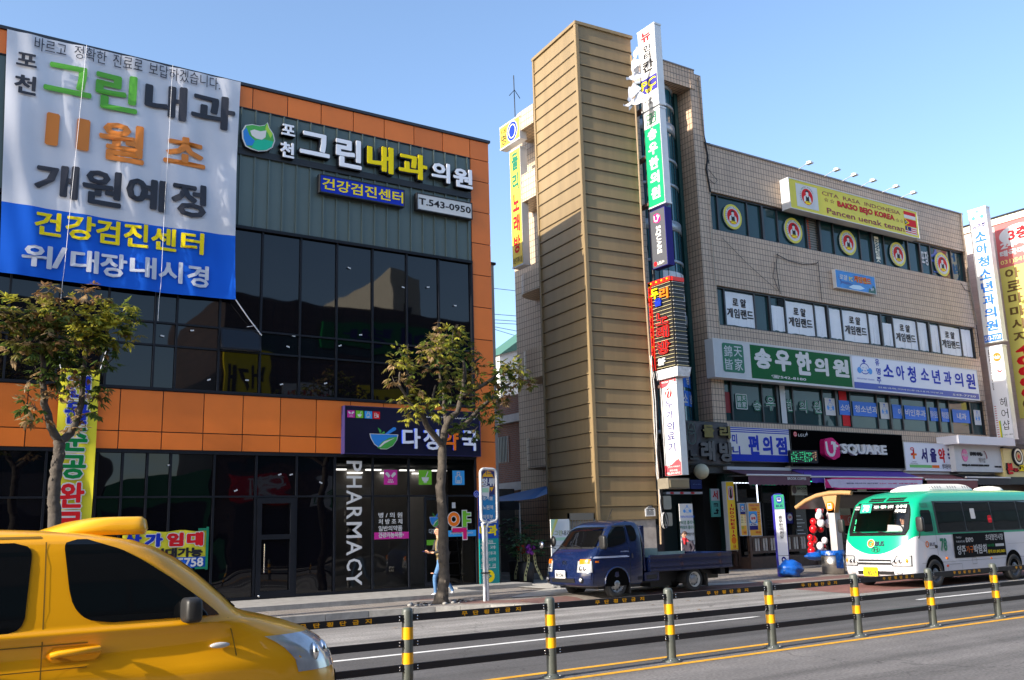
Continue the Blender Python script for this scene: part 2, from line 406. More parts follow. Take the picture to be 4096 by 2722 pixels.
for i in range(len(xs)-1):
 for j in range(len(ds)-1):
  p = [(xs[i], kerb_y(xs[i])+ds[j]), (xs[i+1], kerb_y(xs[i+1])+ds[j]), (xs[i+1], kerb_y(xs[i+1])+ds[j+1]), (xs[i], kerb_y(xs[i])+ds[j+1])]
  red = ((j in (1,2) and xs[i] > 11.2) or (j == 4 and xs[i] < 11) ) and not (13.9 < xs[i] < 16)
  m_.quad([(x, y, wz(x,y)) for x, y in p], PAVR if red else PAV)
structure('sidewalk', m_)
m_ = MB()
x = -40.0
cuts = sorted(set([round(-40+i*1.0,2) for i in range(160)] + [9,10.5,11.6,12.4,12.7,19.9,20.2]))
for a, b in zip(cuts, cuts[1:]):
 e = .008
 p0, p1 = (a+e, kerb_y(a+e)), (b-e, kerb_y(b-e))
 h0 = h1 = .135
 if ramp((a+b)/2): h0 = h1 = .045
 q = [(p0[0],p0[1],-.02),(p1[0],p1[1],-.02),(p1[0],p1[1]+.17,-.02),(p0[0],p0[1]+.17,-.02),
         (p0[0],p0[1],h0),(p1[0],p1[1],h1),(p1[0],p1[1]+.17,h1),(p0[0],p0[1]+.17,h0)]
 m_.hexa(q, KERB)
structure('kerb', m_)
m_ = MB(); m_.quad([(-80,.6,.14),(-80,-5.8,.14),(200,-5.8,.14),(200,.6,.14)][::-1], PAV); structure('near_sidewalk', m_)
m_ = MB(); m_.box(-80,200,.6,.78,-.02,.145,KERB); structure('near_kerb', m_)
APRON = mat('driveway_concrete', (.42,.40,.36), .85, var=.2, vs=1.5)
m_ = MB(); m_.quad([(12.6,19.4,walk_z(12.6,19.4)+.012),(20.2,18.5,walk_z(20,18.5)+.012),(19.5,22.2,.215),(16.6,26,.225),(14.82,26,.225),(14.82,20.95,.225)], APRON); structure('driveway', m_)
m_ = MB(); m_.box(-30,12.9,20.75,23.2,0,.28,KERB); m_.box(12.9,15.3,22.3,23.2,0,.31,KERB); structure('building_platform', m_)

# ================================================================== orange clinic building
YO, XO, ZO = 23.2, 14.78, 13.64
ORGS = [mat('orange_panel_'+n_, tuple(c*k_ for c in (.82,.19,.022)), .42, var=.08, vs=.8, bump=.006, bs=1.3) for n_, k_ in (('a',1),('b',.95),('c',1.04),('d',.91))]; rpo = random.Random(2)
SEAM = mat('standing_seam_metal', (.105,.135,.125), .42, .25, var=.08, vs=1.0)
GL_D = glass('tinted_curtain_glass', (.003,.003,.005), wave=.006, wscale=.75, ior=1.5)
GL_G = glass('shop_front_glass', (.003,.003,.005), wave=.022, wscale=.8, ior=1.52)
GL_P = glass('shop_glass', (.01,.01,.012), wave=.016, wscale=.8, clear=.34, ior=1.45)
INT = mat('dark_interior', (.025,.024,.024), .8)
LAMP = mat('lit_ceiling_lamp', (1,.97,.9), .5, emit=2.2)
ob = thing('orange_building', (5,YO,.28), 'three storey clinic with orange panels, dark tinted glass and grey ribbed metal top', 'building')
F = FY(YO)
b = MB()
b.box(-6,XO-.02,YO+.12,YO+11,3.86,ZO-.06, mat('clinic_side_wall', (.3,.29,.28), .7, var=.15)); b.box(-6,2,YO+.6,YO+11,.2,3.86,INT)
b.box(-6,9.6,YO+3.2,YO+11,.2,3.86,INT); b.box(9.6,XO-.02,YO+5.2,YO+11,.2,3.86,INT); b.box(XO-.25,XO-.02,YO+.12,YO+5.2,.2,3.86,INT); b.box(9.45,9.6,YO+.3,YO+5.2,.2,3.86,INT)
b.box(-6,XO,YO+.12,YO+5.2,.2,.29, mat('shop_floor', (.10,.10,.10), .35))
b.build('wall', ob)
b = MB()
# orange panels: each plate with a 2 cm shadow joint
jx = [-5.2+.967*i for i in range(21)]; g_ = .012
def panel(x0, x1, z0, z1): b.fbox(F, x0+g_, z0+g_, x1-g_, z1-g_, -.12, 0, rpo.choice(ORGS))
jr = [7.34+.968*i for i in range(-13, 7)] + [14.10]
for x0, x1 in zip(jr, jr[1:]): panel(x0, x1, 12.96, ZO-.06)
panel(14.10, XO, 12.96, ZO-.06)
zc = [.3,1.3,2.3,3.28,4.29,5.29,6.29,7.31,8.29,9.28,10.27,11.27,12.26,12.96]
for z0, z1 in zip(zc, zc[1:]): panel(14.10, XO, z0, z1)
jm = [2.49+.966*i for i in range(-8, 13)]
for x0, x1 in zip(jm, jm[1:]):
 x1 = min(x1, 14.10)
 panel(x0, x1, 4.275, 5.26); panel(x0, x1, 3.85, 4.275)
b.build('orange_cladding', ob)
b = MB(); b.fbox(F, -6, 3.82, 14.08, 5.28, -.13, -.03, K_black); b.fbox(F, -6, 9.62, 14.08, ZO-.06, -.13, -.03, K_black); b.fbox(F, 14.08, .3, XO-.01, ZO-.06, -.13, -.03, K_black); b.build('joint_backing', ob)
b = MB(); b.box(-6.05,XO+.04,YO-.05,YO+11.05,ZO-.06,ZO+.02,mat('roof_cap', (.02,.024,.035), .4)); b.build('roof_cap', ob)
b = MB(); b.fbox(F, -5, 9.66, 14.08, 12.94, -.10, .0, SEAM)
x = -4.9
while x < 14.0: b.fbox(F, x, 9.66, x+.035, 12.94, 0, .045, SEAM); x += .385
b.fbox(F, -5, 9.60, 14.09, 9.68, 0, .06, K_dark); b.fbox(F, -5, 12.93, 14.09, 12.965, .0, .03, K_dark)
b.build('ribbed_metal_panel', ob)
# upper curtain wall: one pane per module, each with its own tiny tilt like real sheet glass
mu = [-4.3,-3.25,-2.2,-1.15,-.1,.94,1.98,3.02,4.06,5.12,5.63,6.67,7.72,8.77,9.80,10.86,11.92,12.96,14.04]
b = MB(); rr = random.Random(3)
def pane(b, x0, x1, z0, z1, M, tilt=.0025, n=-.05):
 t = [rr.uniform(-tilt, tilt) for _ in range(4)]
 b.quad([F(x0,z0,n+t[0]), F(x1,z0,n+t[1]), F(x1,z1,n+t[1]+t[3]-t[0]), F(x0,z1,n+t[3])], M)
for x0, x1 in zip(mu, mu[1:]):
 for z0, z1 in ((5.34,6.37),(6.37,6.93),(6.93,9.62)):
  if (x0, z0) == (6.67, 6.37): continue
  pane(b, x0, x1, z0, z1, GL_D)
b.build('upper_glazing', ob)
b = MB()
for x in mu: b.fbox(F, x-.022, 5.30, x+.022, 9.62, -.06, .01, K_dark)
for z in (6.37,6.93): b.fbox(F, -5, z-.022, 14.06, z+.022, -.06, .006, K_dark)
b.fbox(F, -5, 5.265, 14.09, 5.335, -.04, .035, K_dark); b.fbox(F, 14.03, 5.3, 14.10, 9.62, -.04, .03, K_dark)
b.build('upper_window_frame', ob)
wv = MB(); wv.quad([F(6.70,6.40,.16),F(7.69,6.40,.16),F(7.69,6.91,.012),F(6.70,6.91,.012)], GL_D)
for q in ((6.69,6.39,.165,7.70,6.43,.165),(6.69,6.39,.165,6.73,6.92,.014),(7.66,6.39,.165,7.70,6.92,.014)):
 a0,b0,n0,a1,b1,n1 = q; wv.hexa([F(a0,b0,n0),F(a1,b0,n0 if b1-b0<.1 else n0),F(a1,b0,n0-.03),F(a0,b0,n0-.03),F(a0,b1,n1),F(a1,b1,n1),F(a1,b1,n1-.03),F(a0,b1,n1-.03)], K_dark)
tag(wv.build('vent_window', ob), 'small top hung vent pane tilted open')
# small white stickers left on the new panes
for (x, z) in ((10.15,8.95),(11.8,8.6),(12.6,8.7),(13.5,8.25),(8.6,6.9),(9.9,6.75),(6.0,6.8),(5.3,6.6),(8.45,6.6),(6.45,5.6),(7.4,5.65),(8.3,5.6),(7.45,6.75),(2.2,6.4),(3.1,5.9),(9.5,5.7),(4.4,7.1),(5.6,3.5),(7.2,2.9),(8.6,3.3),(8.3,3.3),(9.4,3.1),(10.5,7.1)):
 b = MB(); t = rr.uniform(-.5,.5); c, s_ = math.cos(t)*.045, math.sin(t)*.045
 b.quad([F(x-c-s_*.4, z-s_+c*.4, .0), F(x-c+s_*.4, z-s_-c*.4, .0), F(x+c+s_*.4, z+s_-c*.4, .0), F(x+c-s_*.4, z+s_+c*.4, .0)][::1], K_lgrey)
 b.build('sticker', ob)
# shop front
mg = [-4.3,-3.25,-2.2,-1.15,-.1,.94,1.98,2.95,4.0,4.55,5.10,5.63,6.66,7.70]
b = MB()
for x0, x1 in zip(mg, mg[1:]):
 for z0, z1 in ((.32,2.755),(2.755,3.79)): pane(b, x0, x1, z0, z1, GL_G)
pane(b, 7.70, 8.75, 2.755, 3.79, GL_G); pane(b, 8.75, 9.78, .32, 2.755, GL_G); pane(b, 8.75, 9.78, 2.755, 3.79, GL_G)
b.build('shopfront_glazing', ob)
b = MB()
for x0, x1, z0, z1 in ((9.80,10.86,.34,2.74),(9.80,10.86,2.76,3.8),(10.88,11.93,.34,2.74),(10.88,11.93,2.76,3.8),(11.95,14.06,2.76,3.8),(13.14,14.06,.34,2.74)):
 pane(b, x0, x1, z0, z1, GL_P, .002)
b.build('pharmacy_glazing', ob)
b = MB()
for x in mg + [8.75,9.79,10.87,11.94,14.07]: b.fbox(F, x-.025, .28, x+.025, 3.82, -.07, .012, K_dark)
b.fbox(F, -5, 2.73, 14.09, 2.775, -.07, .008, K_dark); b.fbox(F, -5, 3.77, 14.09, 3.84, -.07, .03, K_dark); b.fbox(F, -5, .285, 11.94, .35, -.07, .015, K_dark)
b.fbox(F, 13.11, .29, 13.16, 2.74, -.07, .01, K_dark); b.fbox(F, 13.14, .29, 14.09, .35, -.07, .015, K_dark)
b.build('shopfront_frame', ob)
d = MB(); d.fbox(F, 7.74, .30, 7.86, 2.72, -.05, .03, K_dark); d.fbox(F, 8.60, .30, 8.72, 2.72, -.05, .03, K_dark); d.fbox(F, 7.86, 2.58, 8.60, 2.72, -.05, .03, K_dark)
d.fbox(F, 7.86, .30, 8.60, .46, -.05, .03, K_dark); d.fbox(F, 7.86, 1.70, 8.60, 1.82, -.05, .03, K_dark)
for z0, z1 in ((.46,1.70),(1.82,2.58)): pane(d, 7.86, 8.60, z0, z1, GL_D)
dd = d.build('door', ob)
h = MB(); h.tube([F(7.93,.9,.07),F(7.93,1.6,.07)], .015, K_chrome); h.build('handle', dd)
h = MB(); h.ball(F(7.82,.36,.04), .03, K_chrome); h.build('floor_lock', dd)
# glass door leaf standing open inside the pharmacy entrance
d = MB(); F2 = Frame((12.42,YO+.0,0), (math.cos(.12),math.sin(.12),0), (0,0,1))
for q in ((0,.33,.06,2.72),(.64,.33,.70,2.72),(.06,2.64,.64,2.72),(.06,.33,.64,.45)): d.fbox(F2, q[0], q[1], q[2], q[3], -.04, 0, K_dark)
d.rect(F2, .06, .45, .64, 2.64, -.02, GL_P); pd = d.build('pharmacy_door', ob)
h = MB(); h.tube([F2(.6,.9,.06),F2(.6,1.7,.06)], .015, K_chrome); h.build('handle', pd)
# what shows inside the pharmacy
b = MB(); W_in = mat('shelf_wood', (.16,.12,.085), .6)
b.box(9.9,14.4,YO+5.0,YO+5.15,.3,3.6, mat('pharmacy_back_wall', (.10,.095,.09), .7))
for k in range(5): b.box(10.0,14.3,YO+4.6,YO+5.0,.5+.5*k,.54+.5*k,W_in)
rr2 = random.Random(5)
for k in range(5):
 x = 10.05
 while x < 14.2:
  wd = rr2.uniform(.06,.2); c = rr2.choice([(.25,.24,.22),(.06,.1,.16),(.22,.07,.05),(.05,.14,.08),(.25,.2,.06)])
  b.box(x, x+wd, YO+4.62, YO+4.8, .54+.5*k, .54+.5*k+rr2.uniform(.15,.36), mat('goods%d'%(int(c[0]*100)), c, .6)); x += wd+.01
b.build('shelf', ob)
b = MB(); b.box(11.0,13.6,YO+3.2,YO+3.8,.3,1.25,W_in); b.box(12.0,12.5,YO+3.25,YO+3.5,1.25,1.6,INT); b.build('counter', ob)
b = MB()
for i in range(4):
 for j in range(3): b.box(10.1+i*1.05, 10.55+i*1.05, YO+1.0+j*1.25, YO+1.1+j*1.25, 3.50, 3.54, LAMP)
b.box(9.6,XO-.3,YO+.15,YO+5.2,3.62,3.7,INT); b.build('ceiling_lamp', ob)
b = MB()
for sx in (13.5,13.9):
 b.tube([(sx,YO+.6,.3),(sx+.05,YO+.9,1.6)], .012, K_grey, 6)
for k in range(4): b.box(13.45,14.0,YO+.62+.07*k,YO+.85+.07*k,.55+.32*k,.57+.32*k, K_grey)
b.build('display_rack', ob)
# lower rear wing of the clinic
yr = 25.6; q = at_y((1962,1050), yr); zr = q.z; xr = at_y((1979,1250), yr).x
rb = thing('rear_wing', (xr-1,yr,.2), 'plain beige rear wing of the orange clinic, seen as a thin strip', 'building')
b = MB(); b.box(10, xr, yr, yr+8, .2, zr-.08, mat('rear_wing_plaster', (.42,.39,.36), .7, var=.12)); b.build('wall', rb)
b = MB(); b.box(9.95, xr+.06, yr-.05, yr+8.05, zr-.08, zr, K_dark); b.build('roof_cap', rb)

# ================================================================== brown tiled building
YB, XL, XR = 24.3, 24.95, 42.75
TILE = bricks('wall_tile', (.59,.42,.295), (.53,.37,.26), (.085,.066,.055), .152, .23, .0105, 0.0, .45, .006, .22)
TILES = bricks('sunlit_tile', (.60,.47,.335), (.56,.435,.305), (.15,.11,.08), .152, .23, .010, 0.0, .45, .005, .15)  # paler copy of the wall tile, sunlight put into its colour
GL_T = glass('teal_window_glass', (.012,.046,.05), wave=.008, wscale=1.2, ior=1.42)
GL_T2 = glass('stair_glass', (.012,.10,.13), wave=.006, ior=1.6)
tb = thing('tiled_building', (34,YB,.2), 'four storey brown tiled commercial block with three bands of dark windows', 'building')
F = FY(YB)
rows = ((12.80,14.34),(9.06,10.60),(5.45,7.06))
b = MB()
z = 4.2
for z0, z1 in rows[::-1]: b.box(XL,XR,YB,YB+.35,z,z0,TILE); z = z1
b.box(XL,XR,YB,YB+.35,z,16.24,TILE)
for z0, z1 in rows: b.box(XL,25.52,YB,YB+.35,z0,z1,TILE); b.box(42.62,XR,YB,YB+.35,z0,z1,TILE)
b.box(XL,XR,YB+.35,YB+11,4.2,16.2,TILE)
b.box(XL,XR,YB+.9,YB+11,.2,4.2,mat('shop_back', (.03,.028,.027), .8))
# taller pier and beam framing the stair glass
b.box(XL-.12,XL+.50,YB-.02,YB+1.6,4.2,19.1,TILE); b.box(23.0,XL-.12,YB-.04,YB+1.7,18.42,19.2,TILE); b.box(XL-.12,XL+.12,YB-.05,YB+1.7,18.42,19.2,TILE)
b.box(20.2,22.35,YB+.25,27.6,4.2,17.6,TILE); b.box(22.3,25.1,YB+2.9,28,4.0,18.9,TILE)
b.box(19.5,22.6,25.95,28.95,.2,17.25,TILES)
b.build('wall', tb)
b = MB(); b.box(XL+.5,XR+.03,YB-.05,YB+.5,16.24,16.30,mat('roof_coping', (.18,.17,.19), .6)); b.box(22.95,XL+.13,YB-.07,YB+1.75,19.2,19.25,MT['roof_coping']); b.build('roof_coping', tb)
# rounded tiled landings on the sunny side
XD = 18.52
for V_, t_, b_ in ((V3,(160,612),(165,720)),(V3,(176,985),(185,1145)),(Z3,(440,0),(445,185)),(P8,(388,205),(410,430)),(P8,(410,890),(425,1125))):
 z1 = at_x(V_(*t_), XD).z; z0 = at_x(V_(*b_), XD).z; b = MB()
 pts = [(19.5,26.0),(XD,26.0)]
 for k in range(9):
  t = math.pi/2*k/8; pts.append((19.5-.98*math.cos(t), 26.9+.98*math.sin(t)*.75))
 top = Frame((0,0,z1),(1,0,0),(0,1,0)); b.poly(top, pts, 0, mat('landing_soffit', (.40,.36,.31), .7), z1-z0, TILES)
 b.build('landing', tb)
# windows: five units per band, each frame > panes
units = [(25.54,28.50,(26.02,27.67)),(28.50,32.02,(29.42,31.20)),(32.02,35.55,(32.93,34.70)),(35.55,39.08,(36.42,38.20)),(39.08,42.60,(39.92,41.60))]
FRM = mat('dark_window_frame', (.02,.021,.026), .4)
win = []
for ri, (z0, z1) in enumerate(rows):
 for u0, u1, (p0, p1) in units:
  f = MB(); xs_ = [u0, p0, p1, u1]
  f.fbox(F, u0, z0, u1, z0+.06, -.22, -.10, FRM); f.fbox(F, u0, z1-.07, u1, z1, -.22, -.10, FRM)
  for k, x in enumerate(xs_):
   t_ = .055 if k in (0,3) else .035
   f.fbox(F, max(u0,x-t_), z0+.06, min(u1,x+t_), z1-.07, -.22, -.09 if k in (0,3) else -.12, FRM)
  wo = f.build('window', tb); win.append((ri, wo, (u0,u1,p0,p1,z0,z1)))
  for x0, x1 in zip(xs_, xs_[1:]):
   if ri == 0 and abs(x0-31.20) < .01: continue
   g = MB(); t = [rr.uniform(-.004,.004) for _ in range(3)]; n_ = -.19
   g.quad([F(x0,z0,n_+t[0]),F(x1,z0,n_+t[1]),F(x1,z1,n_+t[1]+t[2]),F(x0,z1,n_+t[0]+t[2])], GL_T); g.build('pane', wo)
  if ri == 0:
   g = MB()
   BL = mat('blind_slat', (.05,.075,.075), .6)
   for k in range(13): g.fbox(F, u0+.08, z0+.12+.105*k, u1-.08, z0+.15+.105*k, -.212, -.205, BL)
   g.build('blind', wo)
# an open sash with an orange pipe in the top band
g = MB(); g.fbox(F, 31.24, 12.84, 31.5, 14.2, -.3, -.24, mat('orange_pipe_paint', srgb(215,80,25), .5)); g.fbox(F, 31.55, 12.84, 31.95, 14.2, -.34, -.28, mat('inner_wall', (.4,.37,.33), .7)); g.build('open_sash', win[1][1])
# posters inside the middle band of windows
POST = mat('white_poster', srgb(228,230,235), .5, var=.06, vs=2)
names = {0:(0,), 1:(1,), 2:(2,), 3:(3,), 4:(4,)}
for ri, wo, (u0,u1,p0,p1,z0,z1) in win:
 if ri != 1: continue
 k = [u[0] for u in units].index(u0)
 g = MB(); rk = random.Random(k)
 def sheet(a0,a1,b0,b1):
  n_ = 7; top = [(a0+(a1-a0)*i/n_, b1-rk.uniform(0,.02)) for i in range(n_+1)]; bot = [(a0+(a1-a0)*i/n_, b0+rk.uniform(0,.04)) for i in range(n_+1)]
  for i in range(n_):
   g.quad([F(*bot[i],-.17+rk.uniform(0,.012)),F(*bot[i+1],-.17+rk.uniform(0,.012)),F(*top[i+1],-.17),F(*top[i],-.17)], POST)
 sheet(p0+.05,p1-.04,z0+.08,z1-.12)
 if k not in (0,): sheet(u0+.1,p0-.06,z0+.1,z1-(.4 if k in (1,3) else .14))
 if k not in (0,): sheet(p1+.06,u1-.12,z0+.1,z1-.12)
 cx_, w_ = (p0+p1)/2, (p1-p0)
 g.text(F, '로 얄', cx_-.38, z0+.86, cx_+.36, z0+1.2, -.150, K_text_black, .03)
 g.text(F, '게임랜드', cx_-.72, z0+.4, cx_+.72, z0+.78, -.150, K_text_black, .03)
 g.build('poster', wo)
 if k in (1,3):
  v_ = MB()
  for j in range(5): v_.fbox(F, p0-.42, z1-.36+.055*j, p0-.08, z1-.335+.055*j, -.17, -.12, K_dark)
  v_.build('vent_louvre', wo)
# stickers on the first-floor windows
g2 = mat('sticker_green', srgb(0,105,75), .5)
lo = [x for x in win if x[0] == 2]
def deco(wo, fn): g = MB(); fn(g); g.build('window_lettering', wo)
N_ = -.150
def seal(g, F, a0, b0, a1, b1, n, ink, paper=None):
 """a square carved seal: crooked strokes in a rounded frame"""
 w_, h_ = a1-a0, b1-b0
 g.poly(F, [(a0+.06*w_,b0),(a1-.06*w_,b0),(a1,b0+.05*h_),(a1,b1-.05*h_),(a1-.06*w_,b1),(a0+.06*w_,b1),(a0,b1-.05*h_),(a0,b0+.05*h_)], n, ink)
 if paper is None: return
 t = .05
 q = [('錦',.08,.52,.46,.92),('天',.54,.56,.92,.92),('皆',.08,.08,.46,.46),('家',.54,.08,.92,.5)]
 for ch, x0, y0, x1, y1 in q: g.text(F, ch, a0+x0*w_, b0+y0*h_, a0+x1*w_, b0+y1*h_, n+.003, paper, .012)
def d0(g):
 x0,y0,x1,y1 = F.rect(P2, 1540,755,1740,1010); seal(g, F, x0,y0,x1,y1, N_, K_text_white); seal(g, F, x0+.03,y0+.03,x1-.03,y1-.03, N_+.002, g2, K_text_white)
 for ch, bx in (('송',(290,390,340,450)),('우',(355,365,415,450))):
  r_ = F.rect(V8, *bx); g.text(F, ch, *r_, N_, K_text_white, .055); g.text(F, ch, *r_, N_+.002, g2, .02)
 r_ = F.rect(P2, 1300,720,1480,1060); g.rect(F, *r_, N_-.02, mat('red_banner_back', srgb(130,20,25), .6))
deco(lo[0][1], d0)
def d1(g):
 for ch, bx in (('한',(465,385,505,455)),('의',(530,390,580,460)),('원',(605,392,655,465))):
  r_ = F.rect(V8, *bx); g.text(F, ch, *r_, N_, K_text_white, .055); g.text(F, ch, *r_, N_+.002, g2, .02)
 r_ = F.rect(V8, 425,310,470,520); g.rect(F, r_[0], 5.5, r_[2], 7.0, N_+.04, K_lgrey)
deco(lo[1][1], d1)
STB = mat('sticker_blue', srgb(25,110,215), .5); LB = mat('logo_blue', srgb(70,150,225), .5)
def baby(g, F, a0, b0, a1, b1, n, ink, fill):
 """the paediatric clinic emblem: a round baby head with headphones and a cross on top"""
 w_, h_ = a1-a0, b1-b0; X = lambda t: a0+t*w_; Y = lambda t: b0+t*h_
 g.ring(F, X(.5), Y(.42), .32*w_, .34*h_, .035*w_, n, ink)
 g.ell(F, X(.14), Y(.3), .14*w_, .19*h_, n+.002, fill); g.ell(F, X(.86), Y(.3), .14*w_, .19*h_, n+.002, fill)
 g.rect(F, X(.46), Y(.76), X(.54), Y(1), n, ink); g.rect(F, X(.38), Y(.84), X(.62), Y(.92), n+.001, ink)
 g.rect(F, X(.36), Y(.46), X(.46), Y(.48), n, ink); g.rect(F, X(.56), Y(.46), X(.66), Y(.48), n, ink)
 g.rect(F, X(.46), Y(.28), X(.58), Y(.31), n, ink); g.ell(F, X(.34), Y(.3), .05*w_, .06*h_, n, fill); g.ell(F, X(.68), Y(.34), .05*w_, .06*h_, n, fill)
def band(g, V, x0, y0, x1, y1, txt=None, tx=None):
 r_ = F.rect(V, x0,y0,x1,y1); b0, b1 = 6.0, 6.6
 g.rect(F, r_[0], b0, r_[2], b1, N_, STB)
 if txt: t0 = F.rect(V, *tx); g.text(F, txt, t0[0], b0+.15, t0[2], b1-.15, N_+.002, K_text_white, .02)
def logo(g, V, x0, x1):
 r_ = F.rect(V, x0,1000,x1,1100); g.rect(F, r_[0], 5.95, r_[2], 6.65, N_+.001, K_white); baby(g, F, r_[0]+.1, 6.1, r_[2]-.1, 6.62, N_+.003, STB, LB)
def d2(g):
 logo(g, Z5, 512, 620); band(g, Z5, 640,970,755,1100, '소아', (655,1000,750,1060)); band(g, Z5, 770,980,1022,1115, '청소년과', (790,1010,1010,1080))
 r_ = F.rect(Z5, 640,870,720,970); g.rect(F, r_[0], 6.6, r_[2], 6.98, N_-.01, K_red); g.rect(F, r_[0]+.1, 5.55, r_[2]+.1, 6.0, N_-.01, K_red)
deco(lo[2][1], d2)
def d3(g):
 logo(g, Z5, 1028, 1120); band(g, Z5, 1145,1015,1250,1135, '이', (1198,1040,1240,1100)); band(g, Z5, 1258,1020,1490,1150, '비인후과', (1268,1045,1465,1115))
deco(lo[3][1], d3)
def d4(g):
 band(g, Z5, 1500,1040,1585,1155, '영유아검진', (1503,1060,1580,1140)); band(g, Z5, 1605,1050,1695,1165, '예방접종', (1612,1070,1690,1150)); band(g, Z5, 1712,1060,1895,1180, '내과', (1755,1085,1850,1145)); logo(g, Z5, 1905, 1980)
deco(lo[4][1], d4)
# curved stair glazing between the tower and the pier
b = MB(); cx, cy, rad = 23.55, YB+1.55, 1.28
b.lathe((cx,cy,5.0), (0,0,1), [(rad,0),(rad,13.4)], GL_T2, 36); b.build('stair_glazing', tb)
b = MB(); RNG = mat('silver_band', srgb(170,180,190), .35, .3)
for z0, hh in ((4.95,.14),(7.25,.16),(9.0,.38),(12.55,.38),(14.3,.1),(15.3,.1),(16.5,.38),(17.55,.1),(11.3,.1),(18.3,.12)):
 b.lathe((cx,cy,z0), (0,0,1), [(rad-.02,0),(rad+.05,0),(rad+.05,hh),(rad-.02,hh)], RNG, 36)
for k in range(12):
 t = -math.pi*k/11; b.tube([(cx+rad*1.005*math.cos(t), cy+rad*1.005*math.sin(t), 5), (cx+rad*1.005*math.cos(t), cy+rad*1.005*math.sin(t), 18.3)], .016, K_dark, 4)
b.lathe((cx,cy,5.0), (0,0,1), [(rad-.25,0),(rad-.25,13.3)], mat('stair_inside', (.03,.06,.06), .8), 20)
b.box(24.55,24.72,YB+.6,YB+2.5,5,18.4,mat('dark_green_frame', (.01,.05,.045), .5))
b.build('stair_glazing_frame', tb)
b = MB()
for txt, zc_, M_, bgm, dx in (('유명주',6.93,K_text_white,STB,.1),('청소년과',6.25,K_text_white,STB,0)):
 for k in range(10):
  t0, t1 = -1.9+k*.14, -1.9+(k+1)*.14; rs = rad+.012
  b.quad([(cx+rs*math.cos(t0),cy+rs*math.sin(t0),zc_-.28),(cx+rs*math.cos(t1),cy+rs*math.sin(t1),zc_-.28),(cx+rs*math.cos(t1),cy+rs*math.sin(t1),zc_+.28),(cx+rs*math.cos(t0),cy+rs*math.sin(t0),zc_+.28)], bgm)
 n = len(txt)
 for i, ch in enumerate(txt):
  t = -1.72+ i*1.05/(n-1)
  Ff = Frame((cx+(rad+.02)*math.cos(t), cy+(rad+.02)*math.sin(t), zc_), (-math.sin(t), math.cos(t), 0), (0,0,1))
  b.text(Ff, ch, -.13, -.17, .13, .17, .0, M_, .025)
for zc_ in (10.4,9.75):
 for i, ch in enumerate('로얄' if zc_ > 10 else '게임랜드'):
  t = -1.35+i*.34
  if zc_ > 10 and i == 0:
   for k in range(12):
    t0, t1 = -1.9+k*.14, -1.9+(k+1)*.14; rs = rad+.012
    b.quad([(cx+rs*math.cos(t0),cy+rs*math.sin(t0),9.42),(cx+rs*math.cos(t1),cy+rs*math.sin(t1),9.42),(cx+rs*math.cos(t1),cy+rs*math.sin(t1),10.95),(cx+rs*math.cos(t0),cy+rs*math.sin(t0),10.95)], POST)
  Ff = Frame((cx+(rad+.02)*math.cos(t), cy+(rad+.02)*math.sin(t), zc_), (-math.sin(t), math.cos(t), 0), (0,0,1))
  b.text(Ff, ch, -.16, -.22, .16, .22, .0, K_text_black, .03)
b.build('window_lettering', tb)

# ================================================================== metal clad tower
TH = R_(4.7); TK = 23.05/22.65; TZ0, TZ1 = 1.99, 18.65
CLAD = mat('bronze_cladding', (.255,.182,.092), .5, .1, var=.10, vs=.9, streak=.22, bump=.010, bs=1.1)
CLADS = mat('bronze_seam', (.06,.04,.02), .6)
tw = thing('stair_tower', (18.318,23.05,.15), 'tall narrow tower clad in horizontal bronze metal strips', 'tower', rz=-TH)
dr = Vector((math.cos(TH),-math.sin(TH),0)); dl = Vector((math.sin(TH),math.cos(TH),0)); oc = Vector((18.318,23.05,0))
FR = Frame(oc, dr, (0,0,1)); FLt = Frame(oc, -dl, (0,0,1))
b = MB(); WR, WL = 2.27*TK, 2.86*TK
b.hexa([oc+Vector((0,0,TZ0))+dr*.02+dl*.02, oc+dr*WR+dl*.02+Vector((0,0,TZ0)), oc+dr*WR+dl*WL+Vector((0,0,TZ0)), oc+dr*.02+dl*WL+Vector((0,0,TZ0)),
  oc+Vector((0,0,TZ1))+dr*.02+dl*.02, oc+dr*WR+dl*.02+Vector((0,0,TZ1)), oc+dr*WR+dl*WL+Vector((0,0,TZ1)), oc+dr*.02+dl*WL+Vector((0,0,TZ1))], CLAD)
z = 1.75+(17.79-1.75)*TK
while z > 2.1:
 for FF, a0, a1 in ((FR,.06,WR),(FLt,-WL,-.06)):
  b.fbox(FF, a0, z-.012, a1, z+.010, -.03, -.004, CLADS); b.fbox(FF, a0, z+.012, a1, z+.045, -.03, .018, CLAD)
 z -= .4533*TK
b.build('cladding', tw)
b = MB(); 
b.fbox(FR, -.02, TZ0, .09, TZ1-.02, -.05, .03, CLAD); b.fbox(FLt, -.09, TZ0, .02, TZ1-.02, -.05, .03, CLAD); b.fbox(FLt, -WL-.02, TZ0, -WL+.07, TZ1-.02, -.05, .03, CLAD)
for FF, a0, a1 in ((FR,-.03,WR+.05),(FLt,-WL-.04,.03)): b.fbox(FF, a0, TZ1-.02, a1, TZ1+.09, -.1, .045, CLAD)
b.build('corner_trim', tw)
b = MB(); GRS = mat('tower_base_stone', (.40,.36,.33), .6, var=.25, vs=5)
b.hexa([oc+dr*x+dl*y+Vector((0,0,zz)) for zz in (.1,TZ0) for x, y in ((.08,.08),(WR-.05,.08),(WR-.05,WL),(.08,WL))], GRS)
b.fbox(FR, .9, .1, 1.5, 1.7, -.09, -.06, K_black)
b.build('base', tw)
b = MB(); F_ = FR
r_ = F_.rect(P3, 70,960,235,1120)
